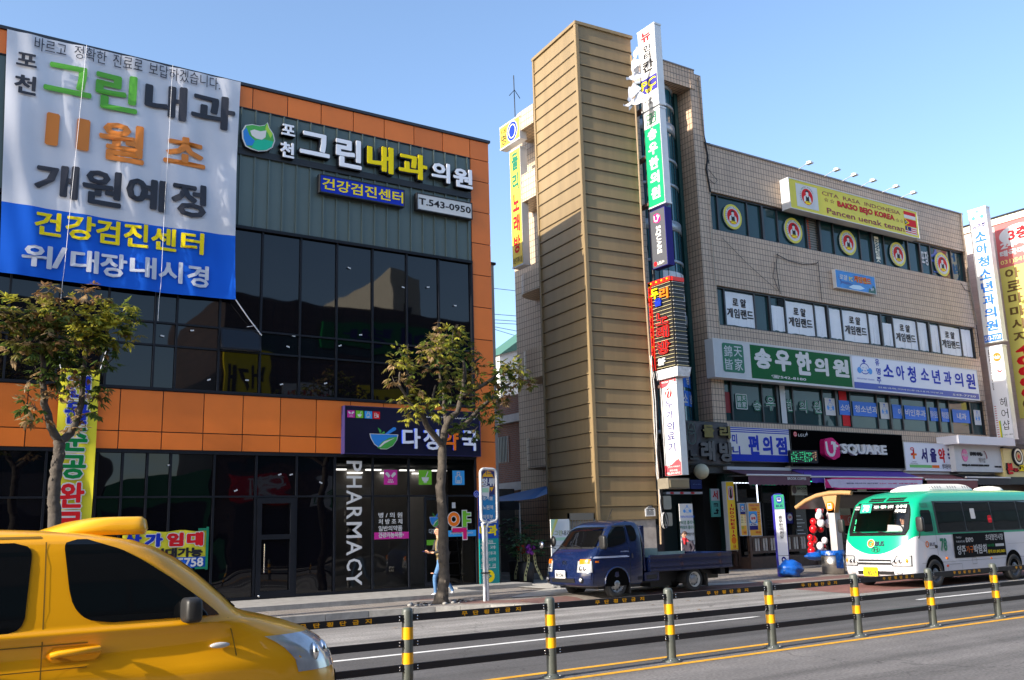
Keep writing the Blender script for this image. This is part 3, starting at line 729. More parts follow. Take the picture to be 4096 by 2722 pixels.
b.poly(F_, [(r_[0],r_[1]),(r_[2],r_[1]),(r_[2],r_[3]-.1),((r_[0]+r_[2])/2+.03,r_[3]),((r_[0]+r_[2])/2-.03,r_[3]),(r_[0],r_[3]-.1)], .03, K_white, .02)
for k in range(9):
 x = r_[0]+.06+k*.03; b.rect(F_, x, r_[1]+.03, x+.016, r_[1]+.19+.03*math.sin(k*1.3), .033, K_text_black)
b.rect(F_, r_[0]+.05, r_[1]+.2, r_[2]-.05, r_[1]+.22, .034, K_text_black)
for k in range(6): b.rect(F_, r_[0]+.1+k*.035, r_[1]+.24, r_[0]+.12+k*.035, r_[1]+.36, .033, K_text_black)
tag(b.build('street_sign'), 'small white house shaped plaque at the bottom of the bronze tower', 'plaque')

# gate and boxes low beside the tower
gt = thing('side_gate', (17.3,22.9,.2), 'grey metal gate with barred top between white banner and bronze tower', 'gate')
b = MB(); Fg = FY(22.75); r_ = Fg.rect(V7, 285,915,465,990); x0, x1, z1 = r_[0], r_[2], r_[3]
b.fbox(Fg, x0, .2, x0+.05, z1, -.05, 0, K_grey); b.fbox(Fg, x1-.05, .2, x1, z1, -.05, 0, K_grey); b.fbox(Fg, x0, z1-.2, x1, z1, -.05, 0, mat('gate_box', (.16,.145,.12), .5)); b.build('frame', gt)
b = MB(); n = 9
for k in range(n): b.fbox(Fg, x0+.06+k*(x1-x0-.12)/n, .25, x0+.08+k*(x1-x0-.12)/n, z1-.2, -.035, -.015, K_grey)
b.build('bars', gt)

# ================================================================== things in the alley and behind
BRK = bricks('red_brick', (.26,.10,.065), (.20,.08,.055), (.20,.17,.15), .21, .075, .011, .5, .8, .004, .3)
ab = thing('brick_house', (16.5,30,.2), 'red brick building with white ledges deep in the alley', 'building')
xb = 20.1; b = MB(); Fb = FL(xb)
zt = at_x(P8(320,545), xb).z
b.box(xb, 27, 28.4, 44, .2, zt, BRK); b.build('wall', ab)
b = MB(); LED = mat('ledge_concrete', srgb(190,190,190), .7, var=.15)
for y_ in (700, 1235): 
 zz = at_x(P8(330,y_), xb).z; b.box(xb-.18, xb+.1, 28.35, 44, zz-.3, zz, LED)
b.build('ledge', ab)
b = MB(); r_ = Fb.rect(P8, 190,885,250,1070); b.fbox(Fb, r_[0]-.2, r_[1], r_[2], r_[3], -.05, .02, K_black)
for k in range(7): b.fbox(Fb, r_[0]+.02+k*.11, r_[1]-.05, r_[0]+.04+k*.11, r_[3], .03, .05, K_grey)
b.build('window', ab)
wh = thing('white_shed', (34,55,0), 'white sheet metal building with green sloping roof behind the alley', 'building')
Fw = FY(50); e0 = Fw.px(P8(175,238)); e1 = Fw.px(P8(315,135)); e2 = Fw.px(P8(315,205)); bb = MB()
ext = lambda q, k: (e0[0]+(q[0]-e0[0])*k, e0[1]+(q[1]-e0[1])*k)
w0, w1 = ext(e2,.12), ext(e2,3)
bb.poly(Fw, [(w0[0],0),(w1[0],0),(w1[0],w1[1]),(w0[0],w0[1])], 0, mat('white_sheet', srgb(225,225,222), .6, var=.1), 2); bb.build('wall', wh)
bb = MB(); bb.poly(Fw.off(.3), [e0, ext(e2,3), ext(e1,3)], 0, mat('green_roof', srgb(70,110,95), .5), 2.5); bb.build('roof', wh)
gh = thing('grey_roofed_house', (40,75,0), 'far house with grey corrugated roof behind the clinic', 'house')
Fh = FY(72); h0 = Fh.px(P8(165,120)); h1 = Fh.px(P8(255,190)); bb = MB()
bb.box(h0[0]-12, h1[0]-.6, 72, 84, 0, h1[1]-.1, mat('far_plaster', srgb(205,195,150), .7)); bb.build('wall', gh)
bb = MB(); GRR = mat('corrugated_grey', srgb(140,138,135), .5)
xh = h1[0]
for k in range(24):
 x0 = xh-12+k*.5; bb.quad([(x0,71.5,h1[1]-.25),(x0+.3,71.5,h1[1]-.17),(x0+.3-1.3,76,h0[1]),(x0-1.3,76,h0[1])], GRR); bb.quad([(x0+.3,71.5,h1[1]-.17),(x0+.5,71.5,h1[1]-.25),(x0+.5-1.3,76,h0[1]),(x0+.3-1.3,76,h0[1])], mat('corrugated_shaded', srgb(85,84,82), .5))  # far slope of each rib is a darker copy, its shade put into the colour
bb.build('roof', gh)
# blue sheet awning over the alley
aw = thing('alley_canopy', (17,25,.2), 'sloping blue sheet canopy over the dark alley entrance', 'canopy')
b = MB(); BLU = mat('blue_sheet', srgb(40,95,150), .5, var=.2, vs=3)
y0 = 24.2; A_ = at_y(P8(170,1385), y0+1.8); B_ = at_y(P8(345,1378), y0); C_ = at_y(P8(470,1362), y0-.0); D_ = at_y(P8(566,1325), y0-.3); E_ = at_y(P8(566,1262), y0+2.2); G_ = at_y(P8(172,1352), y0+2.6)
b.quad([A_,B_,C_,E_,G_], BLU); b.quad([C_,D_,E_], BLU); b.quad([A_+Vector((0,0,-.02)),B_+Vector((0,0,-.02)),B_+Vector((0,0,-.28)),A_+Vector((0,0,-.28))], mat('blue_valance', (.012,.02,.04), .6)); b.build('sheet', aw)
b = MB(); p = at_y(P8(347,1400), y0+.1); b.tube([p, (p.x,p.y,.2)], .03, K_grey, 8); b.build('post', aw)
al = thing('alley_shed', (17,28,.2), 'dark walls and doors at the back of the alley', 'shed')
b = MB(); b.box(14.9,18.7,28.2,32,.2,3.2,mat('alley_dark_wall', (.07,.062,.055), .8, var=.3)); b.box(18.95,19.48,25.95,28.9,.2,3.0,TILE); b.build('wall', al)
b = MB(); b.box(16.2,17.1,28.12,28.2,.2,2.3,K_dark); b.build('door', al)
b = MB(); b.box(15.0,18.1,25.9,28.1,.2,.36,KERB); tag(b.build('alley_step'), kind='structure')

# pink building and yellow shop on the right edge
pk = thing('pink_building', (47,24,0), 'pale pink rendered building at the right edge of the street', 'building')
XP = 45.4; zt = at_x(P6(625,262), XP).z
b = MB(); PNK = bricks('pink_render', srgb(214,196,190), srgb(205,186,182), srgb(188,170,166), .5, .22, .006, .5, .7, .003, .12)
b.box(XP, 62, 21.3, 24.1, 4.9, zt, PNK); b.box(XP, 62, 24.1, 40, 0.1, zt, PNK); b.box(XP,62,23.6,24.1,.1,4.9,PNK); b.build('wall', pk)
b = MB(); b.box(XP-.15, 62.2, 21.15, 40.2, zt, zt+.08, K_dark); b.box(XP-.1, 62.1, 21.2, 40.1, zt-.32, zt, K_cream); b.build('eave', pk)
ys = thing('corner_shop', (45,23.4,.2), 'low shop with pale yellow fascia at the far right', 'shop')
b = MB(); Fy = FY(23.6); r_ = Fy.rect(P5, 1640,345,1955,770); YSH = mat('pale_yellow', srgb(225,205,140), .5)
b.box(r_[0], 62, 23.6, 30, r_[1]+.02, r_[3], YSH); b.box(r_[0]+.0, 62, 23.55, 30, r_[3], r_[3]+.22, mat('dark_cap', (.03,.03,.035), .5)); b.box(r_[0], 62, 23.58, 30, r_[1]-.32, r_[1]+.02, K_dark); b.box(r_[0], 62, 24.3, 30, .1, r_[1]-.32, mat('brown_shopfront', (.07,.05,.035), .6, var=.4, vs=2)); b.build('wall', ys)
b = MB(); e = Fy.rect(P5, 1790,390,1900,540); cx_, cz_ = (e[0]+e[2])/2, (e[1]+e[3])/2
b.ell(Fy, cx_, cz_, .42, .42, .10, K_text_black, 28, .1); b.ring(Fy, cx_, cz_, .36, .36, .09, .103, K_cream); b.ell(Fy, cx_, cz_, .2, .2, .105, mat('emblem_tan', srgb(190,160,110), .5)); b.text(Fy, '◉', cx_-.1, cz_-.1, cx_+.1, cz_+.1, .107, K_red); b.build('emblem', ys)
b = MB(); r_ = Fy.rect(P5, 1680,590,1850,690); b.text(Fy, '본', r_[0], r_[1]-.1, r_[0]+.5, r_[3]+.1, .09, K_red, .06, .08, K_text_black); b.text(Fy, '내가', r_[0]+.55, r_[1], r_[2], r_[3]-.12, .09, K_red, .05, .08, K_text_black); b.text(Fy, '고기', r_[2]+.05, r_[1], r_[2]+1.2, r_[3]+.05, .09, K_yellow, .06, .08, K_text_black); b.build('lettering', ys)

# ================================================================== the other side of the street (seen in the glass)
DBR = bricks('dark_brown_tile', (.10,.06,.042), (.085,.05,.036), (.02,.016,.014), .5, .5, .02, 0, .5, .005, .3)
def opposite(name, x0, x1, zt, M, label, cat='building', y=-6.2):
 o = thing(name, ((x0+x1)/2, y, 0), label, cat)
 b = MB(); b.box(x0, x1, y-10, y, 0, zt, M); b.build('wall', o)
 Fo = Frame((0,y,0), (-1,0,0), (0,0,1))
 k = 0
 z = 5.2
 while z+1.6 < zt:
  f = MB(); f.fbox(Fo, -x1+.8, z, -x0-.8, z+1.3, -.02, .03, FRM); wo = f.build('window', o)
  g = MB(); x = x0+.9
  while x+1.2 < x1-.8: g.rect(Fo, -x-1.15, z+.08, -x, z+1.22, .035, GL_T); x += 1.25
  g.build('pane', wo); z += 3.5
 f = MB(); f.fbox(Fo, -x1+.5, .3, -x0-.5, 3.3, -.02, .02, K_black); f.build('shopfront', o)
 return o, Fo
o1, Fo = opposite('brown_block', 15.4, 41, 15.7, DBR, 'dark brown tiled block across the street, seen in the clinic glass')
sg = MB()
def osign(x0, x1, z0, z1, bgm, txt, ink):
 o = thing('shop_sign', ((x0+x1)/2, -6.0, z0), '%s shop sign across the street reading %s' % (bgm.name.split('_')[-1], txt), 'sign')
 b = MB(); b.fbox(Fo, -x1, z0, -x0, z1, 0.05, .3, bgm); b.build('panel', o)
 b = MB(); w_, h_ = x1-x0, z1-z0; b.text(Fo, txt, -x1+.1*w_, z0+.2*h_, -x0-.1*w_, z1-.2*h_, .31, ink, .03); b.build('lettering', o)
osign(15.6, 18.2, 9.0, 12.3, K_yellow, '번개', K_text_black)
osign(19.0, 22.2, 8.4, 10.6, K_white, '543-1156', K_red)
osign(23.6, 28.2, 8.7, 10.8, K_yellow, 'CLUB', K_text_black)
osign(21.5, 33.0, 12.8, 14.6, K_green, '노래방', K_navy)
osign(16.0, 19.5, 3.5, 4.6, K_red, '호프', K_text_white)
osign(20.5, 24.5, 3.5, 4.7, K_white, '치킨', K_green)
o2, _ = opposite('white_tower_block', 27.2, 29.8, 19.2, mat('white_render', srgb(205,200,185), .7, var=.15), 'narrow white block rising above the brown block across the street', y=-9.5)
o3, _ = opposite('left_block', -14, 9.2, 14.2, mat('dark_plaster', (.10,.09,.085), .7, var=.2), 'dark plaster block across the street to the left')
o4, _ = opposite('low_green_shop', 9.4, 15.2, 5.0, mat('green_front', srgb(40,120,75), .6), 'low green fronted shop between two blocks across the street')
o5, _ = opposite('right_block', 41.5, 70, 11.5, mat('grey_plaster', (.3,.28,.26), .7, var=.2), 'grey plaster block across the street to the right')

# ================================================================== signs
def sign(name, F, rect, n0, n1, face, label, cat='sign', frame=None, fw=.04, group=None):
 a0, b0, a1, b1 = rect
 t = thing(name, F((a0+a1)/2, b0, n0), label, cat, group)
 b = MB(); b.fbox(F, a0, b0, a1, b1, n0, n1, face); b.build('panel', t)
 if frame:
  b = MB()
  for q in ((a0-fw,b0-fw,a1+fw,b0),(a0-fw,b1,a1+fw,b1+fw),(a0-fw,b0,a0,b1),(a1,b0,a1+fw,b1)): b.fbox(F, *q, n0, n1+.012, frame)
  b.build('frame', t)
 return t
def part(t, name, fn):
 b = MB(); fn(b); return b.build(name, t)

# ---- clinic facade
F = FY(YO)
LILAC = mat('letter_face_white', srgb(236,238,246), .35)
BLK = mat('letter_side_black', (.008,.008,.012), .4)
t = thing('clinic_letters', F(9.5,11.0,.1), 'large raised white and yellow letters with green leaf emblem across the ribbed metal top', 'sign')
def fn(b):
 n, e = .20, .16
 for ch, bx, M_ in (('포',(283,300,366,385),LILAC),('천',(275,402,360,515),LILAC),('그',(388,335,573,515),LILAC),('린',(600,370,760,585),LILAC),('내',(783,410,948,610),K_yellow),('과',(968,455,1147,648),K_yellow),('의',(1163,515,1280,662),LILAC),('원',(1290,550,1413,695),LILAC)):
  r_ = F.rect(V2, *bx); b.text(F, ch, *r_, n-.02, BLK, .075, e); 
  dx, dz = .03*(r_[2]-r_[0]), .03*(r_[3]-r_[1])
  b.text(F, ch, r_[0]+dx, r_[1]+dz, r_[2]-dx, r_[3]-dz, n+.004, M_, .035, .02)
part(t, 'lettering', fn)
def fn(b):
 x0, z0, x1, z1 = F.rect(V2, 60,278,238,475); X = lambda q: x0+q*(x1-x0); Z = lambda q: z0+q*(z1-z0)
 def shape(pts, n, M_, th=0): b.poly(F, [(X(p),Z(q)) for p,q in pts], n, M_, th, BLK)
 leaf = [(.12,.06),(.02,.3),(.0,.55),(.1,.78),(.3,.86),(.52,.86),(.68,.93),(.76,1.04),(.82,.86),(.95,.68),(1,.45),(.93,.2),(.75,.04),(.5,-.03),(.28,0)]
 o_ = [((p-.5)*1.08+.5,(q-.5)*1.07+.5) for p,q in leaf]
 shape(o_, .19, K_white, .15); shape(leaf, .196, mat('leaf_green', srgb(70,165,70), .4))
 shape([(.12,.06),(.02,.3),(.0,.55),(.1,.72),(.2,.45),(.38,.3),(.3,.1)], .199, mat('leaf_blue', srgb(30,120,200), .4))
 shape([(.28,0),(.38,.3),(.6,.42),(.97,.4),(.93,.2),(.75,.04),(.5,-.03)], .200, mat('leaf_teal', srgb(0,175,140), .4))
 shape([(.76,1.04),(.82,.86),(.95,.68),(.88,.5),(.8,.66),(.7,.8)], .200, mat('leaf_lime', srgb(165,205,60), .4))
 shape([(.22,.62),(.35,.7),(.55,.68),(.74,.76),(.72,.5),(.6,.38),(.42,.38),(.28,.46)], .202, K_white)
part(t, 'emblem', fn)
def fn(b):
 for (x0,y0,x1,y1) in ((40,345,1410,600),): 
  p = F.px(V2(40,365)); q = F.px(V2(1410,600)); b.fbox(F, p[0], 11.62, q[0], 11.80, .045, .07, K_black)
part(t, 'mounting_rail', fn)
r_ = F.rect(V2, 512,606,1000,790); t = sign('checkup_sign', F, r_, .05, .22, K_blue, 'blue box sign with yellow lettering under the raised clinic letters', frame=K_black, fw=.03)
part(t, 'lettering', lambda b: b.text(F, '건강검진센터', *F.rect(V2, 522,620,997,775), .225, K_yellow, .02))
r_ = F.rect(V2, 1082,716,1400,862); t = sign('phone_sign', F, r_, .05, .22, K_white, 'white box sign with black telephone number near the orange corner', frame=K_black, fw=.03)
part(t, 'lettering', lambda b: b.text(F, 'T.543-0950', *F.rect(V2, 1088,738,1396,835), .225, K_text_black, .025))

# the big banner
t = thing('opening_banner', (4.2,YO-.2,7.6), 'huge white and blue cloth banner covering the top left of the orange clinic', 'banner')
CLW = mat('banner_cloth_white', srgb(200,203,214), .6, var=.06, vs=.8); CLB = mat('banner_cloth_blue', srgb(15,92,205), .6, spec=.2, var=.06, vs=.8)
def rip(a, b):
 return .11 + .020*math.sin(a*5.1+.7*math.sin(b*1.3)+b*.35) + .010*math.sin(a*11+2.2*b) + .012*math.sin(b*2.1+a*.9) + .014*math.sin(a*2.2-b*1.9) + .05*math.exp(-((b-7.6)/.9)**2)
def corner(u, v):     # u 0..1 left-right, v 0..1 bottom-top
 bl, br, tl, tr = (1.72,7.70), (7.0,7.66), (1.47,13.56), (6.96,13.60)
 a = (1-v)*((1-u)*bl[0]+u*br[0]) + v*((1-u)*tl[0]+u*tr[0]); b = (1-v)*((1-u)*bl[1]+u*br[1]) + v*((1-u)*tl[1]+u*tr[1])
 a -= .05*math.sin(v*math.pi)*u; b -= .05*math.sin(u*math.pi)*(1-v)
 return a, b
def fn(b):
 nu, nv = 56, 60; split = 17
 vs = [F(*corner(i/nu, j/nv), rip(*corner(i/nu, j/nv))) for j in range(nv+1) for i in range(nu+1)]
 q = lambda j0, j1: [(j*(nu+1)+i, j*(nu+1)+i+1, (j+1)*(nu+1)+i+1, (j+1)*(nu+1)+i) for j in range(j0,j1) for i in range(nu)]
 b.add(vs, q(split, nv), CLW, True); b.add(vs, q(0, split), CLB, True)
part(t, 'cloth', fn)
def drape(b, start=0):
 for i in range(start, len(b.v)):
  p = Vector(b.v[i]); b.v[i] = tuple(F(p.x, p.z, rip(p.x, p.z)+.045))
BG, BO, BD = mat('banner_green', srgb(85,165,45), .5), mat('banner_orange', srgb(215,125,40), .5), mat('banner_dark', srgb(38,38,48), .5)
def fn(b):
 T = lambda s_, bx, M_, w_=.03, sp=1: b.text(F, s_, *F.rect(V1, *bx), 0, M_, w_, sp=sp)
 r_ = F.rect(V1, 157,195,1003,422); h_ = .5
 ws = [('바르고',157,302,197,258),('정확한',340,484,233,300),('진료로',516,650,275,333),('보답하겠습니다.',681,1006,308,420)]
 for s_, x0, x1, y0, y1 in ws:
  a0, bt = F.px(V1(x0,y0)); a1, bb = F.px(V1(x1,y1)); 
  zc_ = (bt+bb)/2; b.text(F, s_, a0, zc_-.17, a1, zc_+.17, 0, BD, .0)
 for ch, bx, M_ in (('포',(75,248,165,330),BD),('천',(65,350,160,458),BD),('그',(205,288,415,470),BG),('린',(440,328,625,540),BG),('내',(665,378,850,575),BD),('과',(875,425,1072,620),BD),
  ('1',(212,528,262,685),BO),('1',(352,556,403,710),BO),('월',(455,558,655,775),BO),('초',(752,625,940,790),BO),
  ('개',(160,748,352,935),BD),('원',(378,778,552,970),BD),('예',(578,815,755,990),BD),('정',(785,840,940,1022),BD)):
  T(ch, bx, M_, .035)
 for ch, bx in (('건',(158,978,275,1105)),('강',(300,995,430,1125)),('검',(440,1015,545,1140)),('진',(568,1030,675,1155)),('센',(692,1050,805,1170)),('터',(828,1072,930,1185))): T(ch, bx, K_yellow, .03)
 for ch, bx in (('위',(98,1130,232,1252)),('/',(240,1145,300,1252)),('대',(322,1155,445,1275)),('장',(458,1170,575,1295)),('내',(593,1185,710,1300)),('시',(725,1205,832,1318)),('경',(855,1225,952,1340))): T(ch, bx, CLW, .03)
 drape(b)
part(t, 'lettering', fn)
def fn(b):
 W_ = mat('white_rope', srgb(215,215,220), .7)
 for (x0,y0),(x1,y1) in (((393,225),(275,1400)),((790,312),(722,1485))):
  p = F.px(V1(x0,y0)); q = F.px(V1(x1,y1)); n = 24
  b.tube([F(p[0]+(q[0]-p[0])*i/n, p[1]+(q[1]-p[1])*i/n, (rip(p[0]+(q[0]-p[0])*i/n, p[1]+(q[1]-p[1])*i/n) if p[1]+(q[1]-p[1])*i/n > 7.7 else .06)+.065) for i in range(n+1)], .006, W_, 5)
 p = F.px(V1(1077,1388)); q = F.px(L3(1665,318)); b.tube([F(*p,.16), F((p[0]+q[0])/2,(p[1]+q[1])/2-.03,.12), F(*q,.05)], .016, W_, 5)
 p = F.px(L3(1570,190)); b.tube([F(*p,.1), F(p[0]-.22,p[1]-.06,.12)], .008, W_, 4)
part(t, 'rope', fn)

# yellow vertical banner behind the left tree
t = thing('completion_banner', (3.3,YO-.1,1.4), 'tall narrow yellow cloth banner with stacked coloured letters behind the left tree', 'banner')
CLY = mat('banner_cloth_yellow', srgb(225,215,45), .5, var=.06, vs=1)
c0 = F.px(L2(555,62)); c1 = F.px(L2(917,75)); d0_ = F.px(L2(452,1540)); d1_ = F.px(L2(832,1500))
zb_ = 1.35
def bx_(u, z):
 v = (c0[1]-z)/(c0[1]-d0_[1]); xl = c0[0]+(d0_[0]-c0[0])*v; v = (c1[1]-z)/(c1[1]-d1_[1]); xr_ = c1[0]+(d1_[0]-c1[0])*v
 return xl + (xr_-xl)*u
zt_ = (c0[1]+c1[1])/2
def fn(b):
 nu, nv = 8, 40; vs = []
 for j in range(nv+1):
  z = zb_+(zt_-zb_)*j/nv
  for i in range(nu+1): vs.append(F(bx_(i/nu,z), z, .10+.015*math.sin(z*2.3+i*.8)+.008*math.sin(i*2.1+z)))
 b.add(vs, [(j*(nu+1)+i, j*(nu+1)+i+1, (j+1)*(nu+1)+i+1, (j+1)*(nu+1)+i) for j in range(nv) for i in range(nu)], CLY, True)
part(t, 'cloth', fn)
def fn(b):
 zs = [L2(0,y) for y in (125,360,600,850,1100,1365,1620)]
 zs = [F.px((350,p[1]))[1] for p in zs]
 for k, (ch, M_) in enumerate(zip('건물준공완료', (K_blue,K_blue,K_green,K_green,K_red,K_red))):
  z1, z0 = zs[k]-.03, zs[k+1]+.05; zm = (z0+z1)/2; a0, a1 = bx_(.16,zm), bx_(.78,zm)
  b.text(F, ch, a0-.03, z0-.03, a1+.03, z1+.03, .135, K_white, .085); b.text(F, ch, a0, z0, a1, z1, .140, M_, .04)
part(t, 'lettering', fn)
def fn(b):
 W_ = MT['white_rope']; q0 = F.px(L1(910,1330)); q1 = F.px(L1(1668,1165))
 b.tube([F(*c0,.1), F(*q0,.05)], .009, W_, 5); b.tube([F(*c1,.1), F(*q1,.05)], .009, W_, 5)
part(t, 'rope', fn)

# rental banner on the shop front
a0, z0, a1, z1 = 4.62, F.px(L4(660,1190))[1], F.px(L4(692,800))[0], F.px(L4(650,815))[1]
t = thing('rental_banner', F((a0+a1)/2,z0,.05), 'wide yellow and blue rental banner taped to the dark shop glass', 'banner')
def fn(b):
 zm = F.px(L4(670,1078))[1]; nu = 16
 for k in range(nu):
  x0, x1 = a0+(a1-a0)*k/nu, a0+(a1-a0)*(k+1)/nu; s0, s1 = .012*math.sin(k*1.1), .012*math.sin((k+1)*1.1)
  b.quad([F(x0,zm,.05+s0),F(x1,zm,.05+s1),F(x1,z1-.02*math.sin(k+1),.05+s1),F(x0,z1-.02*math.sin(k),.05+s0)], CLY); b.quad([F(x0,z0,.05+s0),F(x1,z0,.05+s1),F(x1,zm,.05+s1),F(x0,zm,.05+s0)], CLB)
part(t, 'cloth', fn)
def fn(b):
 for ch, bx, M_ in (('가',(68,848,245,982),K_blue),('임',(290,840,455,975),K_red),('대',(492,835,655,970),K_red)):
  r_ = F.rect(L4,*bx); b.text(F, ch, r_[0]-.02,r_[1]-.02,r_[2]+.02,r_[3]+.02, .072, K_white, .12); b.text(F, ch, *r_, .076, M_, .07)
 r_ = F.rect(L4,68,848,245,982); w_ = r_[2]-r_[0]; b.text(F, '상', r_[0]-w_*1.15, r_[1], r_[0]-w_*.15, r_[3], .076, K_blue, .07)
 r_ = F.rect(L4,140,1000,650,1080); b.text(F, '임대가능', *r_, .074, K_text_black, .06)
 r_ = F.rect(L4,310,1100,655,1178); b.text(F, '544-5758', r_[0]-.35, r_[1], r_[2], r_[3], .074, K_white, .03)
part(t, 'lettering', fn)
def fn(b):
 TP = mat('green_tape', srgb(0,120,90), .4); b.rect(F, a1-.01, z0-.05, a1+.05, z1+.08, .078, TP); b.rect(F, a1-.2, z1-.01, a1+.05, z1+.05, .079, TP); b.rect(F, a1-.25, z0-.03, a1+.02, z0+.02, .079, TP)
part(t, 'tape', fn)

# pharmacy fascia
NAVY = mat('fascia_navy', srgb(14,14,48), .3)
r_ = F.rect(V6, 262,212,1107,513); r_ = (9.97, 3.86, 14.11, 5.09)
t = sign('pharmacy_sign', F, r_, .0, .22, NAVY, 'dark navy fascia sign with mortar and leaf emblem over the pharmacy', 'sign', mat('navy_frame', srgb(40,40,85), .3), .02)
LBF = mat('letter_face_blue_white', srgb(225,232,250), .35); LBS = mat('letter_side_blue', srgb(20,60,190), .35)
def fn(b):
 for ch, bx, M_ in (('다',(614,340,728,470),LBF),('정',(745,345,845,478),LBF),('약',(858,348,965,480),K_orange),('국',(985,355,1085,483),LBF)):
  b.text(F, ch, *F.rect(V6,*bx), .275, M_, .03, .05, LBS)
 b.text(F, 'DAJEONG PHARMACY', *F.rect(V6, 770,265,1075,292), .225, K_white, .01)
part(t, 'lettering', fn)
def mortar(b, F, a0, b0, a1, b1, n, big=False, ink=None):
 X = lambda q: a0+q*(a1-a0); Z = lambda q: b0+q*(b1-b0); P_ = lambda pts: [(X(p),Z(q)) for p,q in pts]
 if ink:
  b.poly(F, P_([(.1,.5),(.9,.5),(.82,.25),(.62,.1),(.38,.1),(.18,.25)]), n, ink); b.poly(F, P_([(.5,.52),(.6,.52),(.85,.95),(.75,1)]), n, ink); b.rect(F, X(.32),Z(.02),X(.68),Z(.07),n,ink); return
 bw = [(0,.66),(1,.66),(.96,.42),(.82,.16),(.6,.0),(.38,.0),(.16,.2),(.04,.46)]
 b.poly(F, [(X((p-.5)*1.06+.5),Z((q-.36)*1.08+.36)) for p,q in bw], n, K_white); b.poly(F, P_(bw), n+.003, mat('mortar_blue', srgb(40,130,215), .4))
 b.poly(F, P_([(.26,.02),(.42,.3),(.7,.52),(.98,.58),(.96,.42),(.82,.16),(.6,.0),(.38,.0)]), n+.006, mat('leaf_green', (.1,.4,.1), .4))
 b.poly(F, P_([(.3,.08),(.5,.34),(.9,.52),(.52,.24),(.36,.06)]), n+.009, K_white)
 b.poly(F, P_([(.52,.68),(.66,.68),(.92,.88),(.94,1),(.84,1.02)]), n+.003, MT['mortar_blue']); b.ell(F, X(.88), Z(.95), .07*(a1-a0), .07*(b1-b0), n+.004, MT['mortar_blue'])
 b.poly(F, P_([(.36,.68),(.27,.98),(.4,.86)]), n+.004, MT['leaf_green']); b.poly(F, P_([(.36,.68),(.5,.82),(.54,.72)]), n+.005, MT['leaf_green'])
part(t, 'emblem', lambda b: mortar(b, F, *F.rect(V6, 418,332,588,470), .23))
ICM, ICG, ICB, ICR = mat('icon_magenta', srgb(200,40,150), .4), mat('icon_green', srgb(110,185,40), .4), mat('icon_blue', srgb(50,155,225), .4), K_red
def icon(b, F, r_, k, n):
 M_ = (ICM, ICG, ICB, ICR)[k]; b.rect(F, *r_, n, M_); x0,z0,x1,z1 = r_; w_, h_ = x1-x0, z1-z0; X = lambda q: x0+q*w_; Z = lambda q: z0+q*h_; n += .003
 if k == 0:
  b.poly(F, [(X(p),Z(q)) for p,q in ((.08,.72),(.18,.85),(.3,.82),(.48,.6),(.36,.46))], n, K_white); b.poly(F, [(X(p),Z(q)) for p,q in ((.92,.72),(.82,.85),(.7,.82),(.52,.6),(.64,.46))], n, K_white)
  for p, q in ((.38,.32),(.5,.32),(.62,.32),(.32,.18),(.44,.18),(.56,.18),(.68,.18)): b.ell(F, X(p), Z(q), .045*w_, .045*h_, n, K_white, 8)
 elif k == 1: mortar(b, F, X(.14),Z(.1),X(.86),Z(.92), n, ink=K_white)
 elif k == 2:
  for q in ((.25,.1,.75,.16),(.25,.1,.31,.6),(.69,.1,.75,.6),(.36,.66,.64,.72),(.36,.86,.64,.92),(.36,.6,.42,.9),(.58,.6,.64,.9),(.25,.56,.42,.62),(.58,.56,.75,.62)): b.rect(F, X(q[0]),Z(q[1]),X(q[2]),Z(q[3]), n, K_white)
  for p, q in ((.4,.28),(.5,.28),(.6,.28),(.44,.2),(.56,.2)): b.ell(F, X(p), Z(q), .05*w_, .04*h_, n+.001, K_white, 8)
 else:
  for q in ((.2,.15,.55,.2),(.2,.15,.25,.8),(.5,.15,.55,.8),(.2,.75,.55,.8),(.28,.55,.47,.6),(.28,.4,.47,.45),(.6,.2,.8,.5),(.6,.6,.8,.66)): b.rect(F, X(q[0]),Z(q[1]),X(q[2]),Z(q[3]), n, K_white)
def fn(b):
 for k, (x0,x1,y0,y1) in enumerate(((275,322,228,275),(328,375,230,278),(383,430,233,281),(434,479,236,284))): icon(b, F, F.rect(V6,x0,y0,x1,y1), k, .224)
part(t, 'icons', fn)
